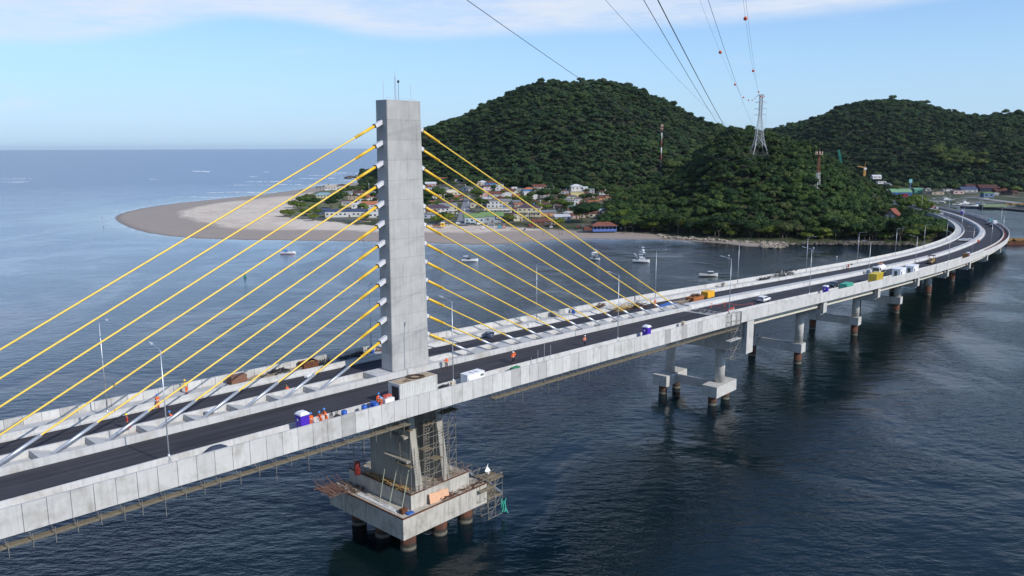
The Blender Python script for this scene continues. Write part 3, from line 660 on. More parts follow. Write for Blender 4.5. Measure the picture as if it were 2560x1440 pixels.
# viaduct piers
def pier(s, kind):
    r_ = {}
    zb = lambda z: z-(road(s).z-25)          # height above sea datum(-25) expressed from deck level
    mat3 = RM(s); base = road(s); top = {0: -8.6}.get(kind, -5.2)
    def bx(mb, s0, s1, o0, o1, z0, z1): mb.box(base+mat3 @ Vector(((s0+s1)/2, (o0+o1)/2, 0))+Vector((0, 0, (z0+z1)/2)), (s1-s0, o1-o0, z1-z0), mat3)
    d = 25-base.z   # deck is this much below the pylon's deck level
    g = lambda z: z+d
    mb = MB()
    if kind == 0:
        bx(mb, -1.6, 1.6, -13.0, 13.0, -9.0, -5.6); bx(mb, -1.6, -.2, -13.0, 13.0, -5.6, -1.3); bx(mb, -1.6, 1.6, -13.6, -12.6, -5.6, -1.36); bx(mb, -1.6, 1.6, 12.6, 13.6, -5.6, -1.36); bx(mb, -1.59, 1.59, -13.6, -13.0, -9.0, -5.6)
    else:
        bx(mb, -1.2, 1.2, -12.4, 12.4, -5.2, -3.5)
        for sg in (1, -1): lo, hi = sorted((sg*12.4, sg*13.2)); bx(mb, -1.2, 1.2, lo, hi, -4.6, -1.36)
    root = cut_build(mb, 'pier', M_conc, via)
    mb = MB()
    for sg in (-1, 1):
        o_ = sg*6.6; P_ = lambda z: base+mat3 @ Vector((0, o_, 0))+Vector((0, 0, z))
        zt = -9.0 if kind == 0 else -5.2; low = {0: -20.0, 1: -19.0, 2: -21.2}[kind]
        mb = MB(); mb.tube(P_(g(low)), P_(zt), 1.12, 22)
        for zz in range(1, 4): mb.tube(P_(g(low)+(zt-g(low))*zz/4), P_(g(low)+(zt-g(low))*zz/4+.05), 1.135, 22)
        o = cut_build(mb, 'column', M_conc, via); o.parent = root
        if kind == 0:
            mb = MB(); bx(mb, -4.75, 4.75, o_-1.9, o_+1.9, g(-22.6), g(-20)); o = cut_build(mb, 'pile_cap', M_conc, via); o.parent = root
            for q in (-3.1, 3.1):
                mb = MB(); mb.tube(P_(g(-29))+mat3 @ Vector((q, 0, 0)), P_(g(-22.3))+mat3 @ Vector((q, 0, 0)), 1.0, 18); o = cut_build(mb, 'pile', M_pile, via); o.parent = root
        else:
            if kind == 1: mb = MB(); bx(mb, -1.45, 1.45, o_-1.45, o_+1.45, g(-21.5), g(-19)); o = cut_build(mb, 'pile_cap', M_conc, via); o.parent = root
            mb = MB(); mb.tube(P_(g(-29)), P_(g(-21.5 if kind == 1 else -21.2)), 1.05 if kind == 1 else 1.2, 18); o = cut_build(mb, 'pile', M_pile, via); o.parent = root
    if kind in (0, 1):
        mb = MB(); bx(mb, -.8, .8, -5.2, 5.2, g(-21.6), g(-20.1) if kind == 0 else g(-19.3)) if kind == 1 else bx(mb, -.8, .8, -4.7, 4.7, g(-22.1), g(-20.4)); o = cut_build(mb, 'tie_beam', M_conc, via); o.parent = root
PIERS = [83.3+44.7*k for k in range(13)]
for k, s in enumerate(PIERS): pier(s, 0 if k == 0 else (1 if k < 4 else 2))
ends = PIERS+[SE]
for a, b in zip(ends[:-1], ends[1:]):
    for o_ in (-11.2, -3.8, 3.8, 11.2):
        mb = MB(); sh = 1.9 if a > 80 else 1.9
        mb.sweep([(o_-.45, -3.35), (o_+.45, -3.35), (o_+.45, -3.0), (o_+.22, -2.8), (o_+.22, -1.3), (o_-.22, -1.3), (o_-.22, -2.8), (o_-.45, -3.0)], frames(a+1.25, b-1.25, 6)); cut_build(mb, 'girder', M_girder, via)

mb = MB(); mb.sweep([(-13.3, .165), (-11.25, .165), (-11.25, .13), (-13.3, .13)], frames(352, 520, 4)); cut_build(mb, 'cycle_path', mat('path_red', (.13, .035, .03), .85), via)
for s_ in (383, 458): mb = MB(); mb.sweep([(2.0, .03), (8.9, .03), (8.9, .004), (2.0, .004)], frames(s_, s_+.5, .5)); cut_build(mb, 'joint_strip', M_walk, via)
# ================= village =================
M_glass = mat('dark_glass', (.03, .04, .05), .15, var=.05, spec=.6)
M_frame = mat('window_frame', (.6, .6, .58), .6)
M_doorw = mat('door_wood', (.14, .08, .045), .7)
HM = {}
def wallm(c): return mat('wall_%s_%s_%s' % tuple(int(x*100) for x in c), c, .9, var=.08, vscale=.5, dirt=(c[0]*.5, c[1]*.48, c[2]*.42, .5), dscale=.3, streak=.25)
def roofm(c):
    nm = 'roof_%s_%s_%s' % tuple(int(x*100) for x in c)
    return mat(nm, c, .85, var=.22, vscale=1.6, dirt=(c[0]*.45, c[1]*.42, c[2]*.42, .75), dscale=.35)
WHT, CRM, YEL, GRY, PNK, BLU, TEA, ORG, BEI = (.62, .61, .59), (.58, .52, .38), (.66, .58, .27), (.36, .37, .38), (.56, .40, .37), (.08, .30, .62), (.28, .45, .44), (.50, .25, .13), (.46, .38, .29)
RBR, TER, DKR, GRF, NAV, PUR, BGR, GRN, WHF, ORR = (.15, .055, .038), (.34, .13, .075), (.10, .05, .04), (.20, .21, .22), (.055, .075, .14), (.085, .06, .075), (.42, .37, .29), (.16, .25, .10), (.55, .56, .57), (.42, .16, .08)
# u, base v, width px, wall px, storeys, roof, wall colour, roof colour, words
HT = [
(1443, 484, 26, 15, 2, 'hip', WHT, WHF, 'white two storey house with a pale eight sided roof above the yellow wall'),
(1443, 493, 29, 10, 1, 'flat', YEL, BGR, 'long plain pale yellow building below the pale domed roof house'),
(1464, 486, 10, 14, 2, 'gable', WHT, WHF, 'narrow white house with a small arched top at the foot of the forest'),
(1477, 486, 16, 11, 2, 'flat', GRY, GRF, 'light grey flat building right of the narrow arched house'),
(1510, 487, 20, 5, 1, 'hip', WHT, DKR, 'white cottage under dark roof, highest at the forest edge on the right'),
(1502, 501, 19, 6, 1, 'gable', ORG, RBR, 'orange walled house with stepped brown roof by the forest edge'),
(1523, 503, 14, 8, 1, 'gable', YEL, TER, 'small yellow house with terracotta roof, rightmost against the trees'),
(1446, 507, 16, 9, 1, 'gablef', WHT, GRF, 'white gable fronted house with grey roof beside palms'),
(1474, 509, 22, 6, 1, 'gable', WHT, DKR, 'low white house with wide dark brown roof in the middle of the hamlet'),
(1418, 510, 27, 8, 1, 'hip', GRY, GRF, 'grey house with slate grey hipped roof and parapet terrace'),
(1456, 522, 22, 5, 1, 'gable', CRM, RBR, 'long cream house with red brown roof behind the great round tree'),
(1489, 522, 22, 5, 1, 'gable', PNK, TER, 'salmon house with terracotta roof joined to the long red brown roof'),
(1432, 523, 18, 6, 1, 'gablef', TEA, TEA, 'low teal green house with matching shallow gable'),
(1441, 521, 11, 14, 2, 'flat', WHT, WHF, 'tall narrow bluish white house behind the teal gable'),
(1436, 534, 27, 5, 1, 'gable', CRM, RBR, 'house with low brown red roof left of the great round tree'),
(1522, 549, 21, 17, 2, 'gablef', WHT, DKR, 'white two storey house with dark gable just above the blue beach bar'),
(1506, 533, 15, 7, 1, 'shed', WHT, WHF, 'white house with curved grey awnings behind the dark gabled house'),
(1408, 552, 34, 8, 1, 'shed', GRY, WHF, 'open shed with white corrugated roof beside the sandy lane'),
(1269, 493, 29, 12, 1, 'gable', WHT, RBR, 'large blank white wall under a brown tiled roof'),
(1249, 476, 18, 12, 2, 'flat', WHF, GRF, 'pale grey two storey block with a recessed terrace near the hill'),
(1287, 475, 11, 5, 1, 'flat', WHT, WHF, 'small white box house at the back by the forest'),
(1322, 483, 25, 8, 1, 'hip', BLU, ORR, 'bright blue house with orange hipped roof'),
(1351, 482, 28, 12, 2, 'gable', WHT, RBR, 'big white house with red brown roof and ivy at its base'),
(1379, 480, 11, 10, 2, 'shed', WHT, WHF, 'white stepped house right of the big brown roofed one'),
(1327, 498, 29, 14, 2, 'flat', WHT, WHF, 'blank white gable end building below the blue house'),
(1357, 488, 30, 4, 1, 'flat', WHT, WHF, 'long low white wall in front of the big brown roofed house'),
(1298, 498, 26, 5, 1, 'gable', WHT, TER, 'low house with terracotta roof right of the blank white wall'),
(1388, 508, 27, 7, 1, 'hip', CRM, DKR, 'cream house with dark red hipped roof and three front windows'),
(1331, 512, 26, 5, 1, 'hip', PNK, DKR, 'house with two brown roofs behind the purple roofed inn'),
(1297, 515, 24, 8, 1, 'shed', WHT, GRF, 'white house with pale grey lean-to roof'),
(1237, 520, 34, 14, 2, 'flat', WHF, GRF, 'wide pale grey flat roofed two storey house with square window'),
(1245, 532, 60, 8, 1, 'flat', WHT, BGR, 'long white house with dark pergola strip behind the green building'),
(1323, 542, 50, 19, 2, 'hip', CRM, PUR, 'cream two storey inn with balconies and a purple brown roof'),
(1372, 541, 35, 8, 1, 'shed', ORG, GRF, 'brick coloured house with grey top strip right of the inn'),
(1296, 553, 20, 12, 1, 'flat', CRM, BGR, 'cream box building with a pale garage door'),
(1352, 564, 34, 8, 1, 'gable', (.10, .06, .05), RBR, 'dark restaurant with wide deep red roof facing the beach'),
(1386, 562, 26, 8, 1, 'gable', (.12, .08, .08), TER, 'dark fronted bar with salmon roof panel and a white arch'),
(1186, 559, 42, 13, 1, 'gable', (.42, .47, .50), GRN, 'pale grey beach building with moss green roof and long window'),
(1231, 557, 50, 14, 1, 'gable', (.30, .33, .36), GRN, 'wide green roofed beach building with dark porch and billboard'),
(1187, 520, 19, 9, 1, 'flat', CRM, BGR, 'cream box house beside the street'),
(1212, 505, 28, 6, 1, 'gablef', WHT, WHF, 'white house with broad shallow gable right of the street'),
(1214, 492, 25, 14, 2, 'hip', PNK, PNK, 'pink two storey house with red door'),
(1238, 496, 28, 9, 1, 'gable', GRY, RBR, 'grey walled house under brown red roof next to the pink house'),
(1226, 467, 26, 8, 1, 'hip', BLU, RBR, 'sky blue house with dark red hipped roof near the hill'),
(1207, 463, 20, 6, 1, 'hip', WHT, WHF, 'white roofed pavilion left of the sky blue house'),
(1195, 464, 14, 7, 1, 'hip', BEI, BEI, 'beige brown cottage half hidden by trees near the hill'),
(1131, 488, 37, 4, 1, 'hip', CRM, (.60, .52, .40), 'house with very large pale cream roof'),
(1143, 500, 24, 6, 1, 'gable', PNK, TER, 'pink house with salmon terracotta roof left of the street'),
(1086, 447, 20, 8, 2, 'gable', ORG, ORR, 'orange three storey house, highest on the left'),
(1088, 458, 16, 8, 1, 'flat', YEL, BGR, 'pale yellow box house below the orange one'),
(1117, 458, 30, 7, 1, 'gable', TEA, TER, 'pale green house with long brick roof near the orange house'),
(1147, 457, 17, 5, 1, 'shed', WHT, GRF, 'house with light grey metal roof near the hill'),
(1068, 480, 20, 10, 1, 'gable', (.33, .39, .46), RBR, 'blue grey house with brown roof beside the pylon'),
(1092, 535, 55, 12, 2, 'hip', WHT, PUR, 'white two storey house with long dark purple roof left of the street'),
(1122, 528, 38, 10, 1, 'gable', CRM, GRF, 'cream house with long grey roof left of the street'),
(1078, 546, 36, 8, 1, 'flat', (.42, .46, .52), GRF, 'pale bluish grey boundary building left of the street'),
(1170, 478, 22, 6, 1, 'hip', WHT, GRF, 'grey roofed house at the far end of the street'),
(868, 543, 94, 12, 1, 'shed', WHT, NAV, 'long modern white house with slate blue roof facing the spit'),
(808, 535, 26, 7, 1, 'shed', (.05, .13, .30), NAV, 'dark blue annex left of the long white house'),
(943, 544, 37, 19, 2, 'flat', WHT, WHF, 'white two storey house with dark ground floor left of the pylon'),
(930, 520, 46, 7, 1, 'gable', WHT, ORR, 'white house under long orange red roof on the spit'),
(886, 507, 25, 14, 2, 'flat', BEI, DKR, 'brown terraced house with open upper floors'),
(918, 500, 34, 6, 1, 'gablef', WHT, TER, 'white gabled house with terracotta wing'),
(950, 500, 22, 8, 2, 'shed', GRY, NAV, 'grey house with navy roof against the pylon'),
(808, 494, 40, 4, 1, 'hip', CRM, (.22, .34, .38), 'round pavilion with pale blue green roof among trees'),
(826, 475, 24, 6, 1, 'gable', WHT, BEI, 'beige villa with terrace near the ocean side'),
(852, 470, 18, 5, 1, 'hip', WHT, DKR, 'white villa with dark pyramid roof near the ocean side'),
(862, 482, 16, 4, 1, 'flat', WHT, WHF, 'low white flat shelter among shrubs on the spit'),
(946, 466, 24, 6, 1, 'gable', PNK, TER, 'pinkish house with brown terracotta roof next to the pylon top trees'),
(1302, 482, 20, 5, 1, 'gable', CRM, GRF, 'low cream house with pale green grey roof behind terracotta roofs'),
(1400, 484, 16, 6, 1, 'hip', BEI, TER, 'house with low orange hipped roof under the forest'),
(1262, 508, 22, 6, 1, 'gable', WHT, RBR, 'white house with brown roof behind the wide grey one'),
(1268, 524, 20, 7, 1, 'hip', GRY, GRF, 'small grey roofed house above the cream inn'),
(1398, 526, 18, 6, 1, 'gable', CRM, RBR, 'small brown roofed house between trees above the brick house'),
]
def ground_at(u, v):
    z = 2.4
    for _ in range(12): p = pix(u, v, z); z = ground_z(p.x, p.y)
    return p
def house(row, i):
    u, vb, wp, hp, st, rf, wc, rc, words = row
    p = ground_at(u, vb); sc = p.y/FPX*1.015
    w_, h_ = wp*sc*1.14, max(2.7, hp*sc*1.15); d_ = max(5.0, min(12, w_*.75)); rg = random.Random(i)
    rz = rg.uniform(-.16, .16)+.10
    if w_ > 22: rz = .05; d_ = 9
    root = thing('house', words, 'house', (p.x, p.y+.3, p.z), rz, 'houses of the beach village')
    mb = MB(); wt = wallm(wc); mb.box((0, d_/2, h_/2-.5), (w_, d_, h_+1)); mb.build('wall', wt, root)
    mb = MB(); ov = .45; hr = min(3.2, max(.9, w_*.16 if rf == 'gablef' else d_*.24)); W2 = w_/2+ov; y0, y1 = -ov, d_+ov; rm = roofm(rc)
    if rf == 'hip':
        k = min(W2*.85, (y1-y0)/2); ym = (y0+y1)/2
        mb.add([(-W2, y0, h_), (W2, y0, h_), (W2, y1, h_), (-W2, y1, h_), (-W2+k, ym, h_+hr), (W2-k, ym, h_+hr)], [(0, 1, 5, 4), (1, 2, 5), (2, 3, 4, 5), (3, 0, 4), (3, 2, 1, 0)])
    elif rf == 'gable':
        ym = (y0+y1)/2
        mb.add([(-W2, y0, h_), (W2, y0, h_), (W2, y1, h_), (-W2, y1, h_), (-W2, ym, h_+hr), (W2, ym, h_+hr)], [(0, 1, 5, 4), (1, 2, 5), (2, 3, 4, 5), (3, 0, 4), (3, 2, 1, 0)])
    elif rf == 'gablef':
        mb.add([(-W2, y0, h_), (W2, y0, h_), (W2, y1, h_), (-W2, y1, h_), (0, y0, h_+hr), (0, y1, h_+hr)], [(0, 4, 5, 3), (1, 2, 5, 4), (0, 1, 4), (2, 3, 5), (3, 2, 1, 0)])
    elif rf == 'shed':
        mb.add([(-W2, y0, h_), (W2, y0, h_), (W2, y1, h_), (-W2, y1, h_), (-W2, y0, h_+.25), (W2, y0, h_+.25), (W2, y1, h_+1.5), (-W2, y1, h_+1.5)], [(3, 2, 1, 0), (4, 5, 6, 7), (0, 1, 5, 4), (1, 2, 6, 5), (2, 3, 7, 6), (3, 0, 4, 7)])
    else:
        mb.box((0, d_/2, h_+.08), (w_+.3, d_+.3, .16))
        for a, b, c, d in ((0, .06, w_+.1, .16), (0, d_-.06, w_+.1, .16)): mb.box((a, b, h_+.36), (c, d, .4))
        for sx in (-1, 1): mb.box((sx*(w_/2-.03), d_/2, h_+.36), (.16, d_-.3, .4))
    r = mb.build('roof', rm, root)
    if rf in ('flat', 'hip') and rg.random() < .4:
        mb = MB(); mb.lathe([(.55, 0), (.62, .1), (.6, .9), (.3, 1.05)], (w_*.2, d_*.4, h_+(.2 if rf == 'flat' else hr*.9)), 10); mb.build('water_tank', MATS['wall_8_30_62'] if 'wall_8_30_62' in MATS and rg.random() < .5 else M_frame, r)
    # openings
    if words.startswith(('large blank', 'long plain', 'blank', 'long low white wall')): return root
    nw = max(1, int(w_/3.4)); fl = h_/st
    for f_ in range(st):
        for k in range(nw):
            x = -w_/2+(k+.5)*w_/nw; ww = min(1.5, w_/nw*.5); z = f_*fl+fl*.55
            if f_ == 0 and k == nw//2 and nw > 1:
                mb = MB(); mb.box((x, -.03, 1.05), (1.1, .10, 2.1)); mb.build('door', M_doorw if 'red door' not in words else mat('red_door', (.5, .08, .06), .6), root); continue
            mb = MB(); mb.box((x, -.02, z), (ww+.22, .08, min(1.3, fl*.45)+.2)); wf = mb.build('window', M_frame, root)
            mb = MB(); mb.box((x, -.05, z), (ww, .06, min(1.3, fl*.45))); mb.build('pane', M_glass, wf)
    if 'balconies' in words or 'open upper' in words or 'pergola' in words:
        mb = MB(); zb = fl if st > 1 else h_-.9
        mb.box((0, -.8, zb), (w_, 1.5, .18)); mb.box((0, -1.5, zb+.9), (w_, .08, .08))
        for k in range(int(w_/2.6)+1): mb.box((-w_/2+.1+k*2.6, -1.5, h_/2), (.22, .22, h_))
        mb.build('balcony', wt, root)
    if 'arch' in words and 'bar' in words:
        mb = MB(); mb.path([(-2, -.4, 0), (-2, -.4, 2.6), (-1, -.4, 3.3), (0, -.4, 2.6), (0, -.4, 0)], .12); mb.build('arch', M_white, root)
    if 'billboard' in words:
        mb = MB(); mb.box((w_*.28, -.3, h_*.72), (w_*.3, .15, h_*.42)); bb = mb.build('billboard', NAVM, root); mb = MB(); mb.box((w_*.28, -.4, h_*.72), (w_*.2, .06, h_*.22)); mb.build('panel', M_frame, bb)
    return root
NAVM = mat('navy_board', (.03, .04, .12), .5)
for i, row in enumerate(HT): house(row, i)
# blue beach bar
p = ground_at(1512, 576); root = thing('beach_bar', 'blue open beach bar with wide terracotta hipped roof at the end of the sand', 'bar', tuple(p), .06)
blu = mat('bar_blue', (.09, .15, .40), .6, var=.1); sc = p.y/FPX; W_ = 60*sc; D_ = 9.5; H_ = 3.0
mb = MB(); mb.box((0, .1, .45), (W_-.2, .15, .9)); mb.box((-W_/2, D_/2, .45), (.15, D_, .9)); mb.box((W_/2, D_/2, .45), (.15, D_, .9)); mb.box((0, D_/2, -.4), (W_, D_, .85)); mb.build('low_wall', blu, root)
for k in range(7):
    mb = MB(); mb.box((-W_/2+.15+k*(W_-.3)/6, .1, H_/2), (.2, .22, H_)); mb.build('post', mat('bar_post', (.22, .29, .55), .6), root)
mb = MB(); mb.box((0, D_*.6, H_/2), (W_-.5, D_*.7, H_-.1)); mb.build('inside_shade', mat('bar_inside_shade', (.03, .035, .06), .8), root)  # near-black box standing in for the shade inside the open bar
mb = MB(); mb.box((0, .1, H_-.15), (W_, .2, .3)); mb.build('beam', mat('bar_post', (.22, .29, .55), .6), root)
mb = MB(); a, b = W_/2+.9, D_+.9; k = 5; mb.add([(-a, -.9, H_), (a, -.9, H_), (a, b, H_), (-a, b, H_), (-a+k, D_/2, H_+2.3), (a-k, D_/2, H_+2.3)], [(0, 1, 5, 4), (1, 2, 5), (2, 3, 4, 5), (3, 0, 4), (3, 2, 1, 0)]); rf_ = mb.build('roof', roofm((.20, .075, .048)), root)
mb = MB(); mb.tube((a-k, D_/2, H_+2.36), (a, -.9, H_+.08), .12, 5); mb.tube((-a+k, D_/2, H_+2.36), (-a, -.9, H_+.08), .12, 5); mb.tube((-a+k, D_/2, H_+2.36), (a-k, D_/2, H_+2.36), .12, 5); mb.build('ridge_tiles', roofm(TER), rf_)
mb = MB(); mb.box((-W_/2-3.2, 4, 1.1), (5.6, 7, 2.2)); mb.build('side_shed', roofm(RBR), root)
# kiosk
p = ground_at(1107, 566); root = thing('kiosk', 'small yellow kiosk with white roof on the beach', 'kiosk', tuple(p), .1)
mb = MB(); mb.box((0, 0, 1.4), (3.1, 2.6, 2.8)); mb.build('cabin', mat('kiosk_yellow', (.72, .42, .03), .6), root); mb = MB(); mb.box((0, 0, 2.95), (3.5, 3, .3), top=(.7, .7)); mb.build('roof', M_white, root)
mb = MB(); mb.box((-.2, -1.32, 1.7), (1.4, .08, .8)); mb.build('hatch', M_glass, root); mb = MB(); mb.box((-4.6, .2, .5), (5.6, 2.4, .9)); mb.box((-4.6, .2, 1.05), (6, 2.8, .15)); mb.build('deck', mat('deck_wood', (.24, .11, .05), .8), root)
# the A-frame house by the bridge
p = pix(2225, 552, D=548); root = thing('house', 'steep red roofed A-frame house with white chimney in the trees by the bridge', 'house', (p.x, p.y, p.z-2), -.75)
mb = MB(); mb.box((0, 4, 1.5), (9, 8, 7)); mb.build('wall', wallm((.12, .05, .035)), root)
mb = MB(); mb.add([(-6.3, -1, 3.8), (0, -1, 10.4), (6.3, -1, 3.8), (-6.3, 9, 3.8), (0, 9, 10.4), (6.3, 9, 3.8), (-5.9, -1, 3.8), (0, -1, 9.9), (5.9, -1, 3.8), (-5.9, 9, 3.8), (0, 9, 9.9), (5.9, 9, 3.8)], [(0, 1, 4, 3), (1, 2, 5, 4), (6, 9, 10, 7), (7, 10, 11, 8), (0, 6, 7, 1), (1, 7, 8, 2), (3, 4, 10, 9), (4, 5, 11, 10), (0, 3, 9, 6), (2, 8, 11, 5)]); rf_ = mb.build('roof', roofm((.24, .075, .045)), root)
mb = MB(); mb.add([(-5.6, -.1, 3.9), (5.6, -.1, 3.9), (0, -.1, 9.6)], [(0, 1, 2)]); mb.build('gable', wallm((.24, .22, .20)), root)
for x in (-2, 1.4): mb = MB(); mb.box((x, -.15, 5.1), (1.8, .1, 1.6)); mb.build('window', M_frame, root)
mb = MB(); mb.box((7.1, 3, 3), (1.2, 1.2, 7)); mb.build('chimney', M_white, root)
# street running back from the beach
a, b, c, d = ground_at(1138, 563), ground_at(1172, 563), ground_at(1176, 488), ground_at(1163, 488)
mb = MB(); n = 30; vs = []
for i in range(n+1):
    t = i/n
    for L_, R_ in ((a, d), (b, c)): q = L_.lerp(R_, t); vs.append((q.x, q.y, ground_z(q.x, q.y)+.12))
mb.add(vs, [(2*i, 2*i+1, 2*i+3, 2*i+2) for i in range(n)]); mb.build('road', mat('street_asphalt', (.20, .20, .205), .9, var=.12), kind='structure')
# concrete garden wall on the spit
mb = MB(); pp = [ground_at(*q) for q in ((728, 544), (770, 546), (812, 549), (858, 552), (905, 556))]
for q, r_ in zip(pp[:-1], pp[1:]):
    dv = r_-q; dv.z = 0; M3 = Matrix.Rotation(math.atan2(dv.y, dv.x), 3, 'Z'); mb.box((q+r_)/2+Vector((0, 0, .6)), (dv.length, .2, 1.7), M3)
mb.build('garden_wall', wallm((.36, .35, .33)), label='low grey concrete garden wall along the dune below the long modern house', cat='wall')
# village poles
def upole(u, v, hpx, words):
    p = ground_at(u, v); h = hpx*p.y/FPX; r = thing('utility_pole', words, 'pole', tuple(p), 0, 'poles in the village')
    mb = MB(); mb.tube((0, 0, 0), (0, 0, h), .2, 6, .13); mb.build('post', M_frame, r); mb = MB(); mb.box((0, 0, h-.6), (2.2, .14, .14)); mb.box((0, 0, h-1.4), (1.6, .14, .14)); mb.build('crossarm', M_frame, r)
for a in ((1162, 556, 35, 'tall dark pole standing at the beach end of the street'), (1111, 505, 24, 'pale pole among trees left of the street'), (1164, 478, 18, 'short pole at the far end of the street'), (1351, 527, 28, 'white pole with wide crossarms behind the brick house'), (1321, 552, 26, 'slim pole in front of the cream inn'), (923, 484, 26, 'white pole among the shrubs left of the pylon'), (1171, 519, 16, 'thin pole beside the cream box house')): upole(*a)
# ---- individual trees ----
T = {}
T['round'] = (21, 5.2, 6.0, 3.2, 12, 1500, .42, M_leaf); T['broad'] = (22, 6.6, 5.0, 3.0, 14, 1900, .45, M_leaf); T['shrub'] = (23, 3.4, 3.0, .4, 8, 700, .38, M_leafo); T['tall'] = (24, 4.2, 8.0, 4.0, 11, 1300, .42, M_leaf); T['olive'] = (25, 5.0, 5.4, 2.4, 11, 1300, .42, M_leafo); T['palm'] = 'palm'
TN = {'round': 'broadleaf_tree', 'broad': 'broadleaf_tree', 'shrub': 'shrub', 'tall': 'broadleaf_tree', 'olive': 'broadleaf_tree', 'palm': 'palm_tree'}
PROTO = {}
def tree(kind, p, sc, label, group=None, cat=None, zs=1.0):
    if kind not in PROTO:
        r = make_tree(T[kind], label, TN[kind]); PROTO[kind] = r
    else: r = copytree(PROTO[kind], label=label)
    r.location = p; r.rotation_euler = (0, 0, random.uniform(0, 6.28)); r.scale = (sc, sc, sc*zs)
    r['category'] = cat or {'palm': 'palm tree', 'shrub': 'shrub'}.get(kind, 'tree')
    if group: r['group'] = group
    return r
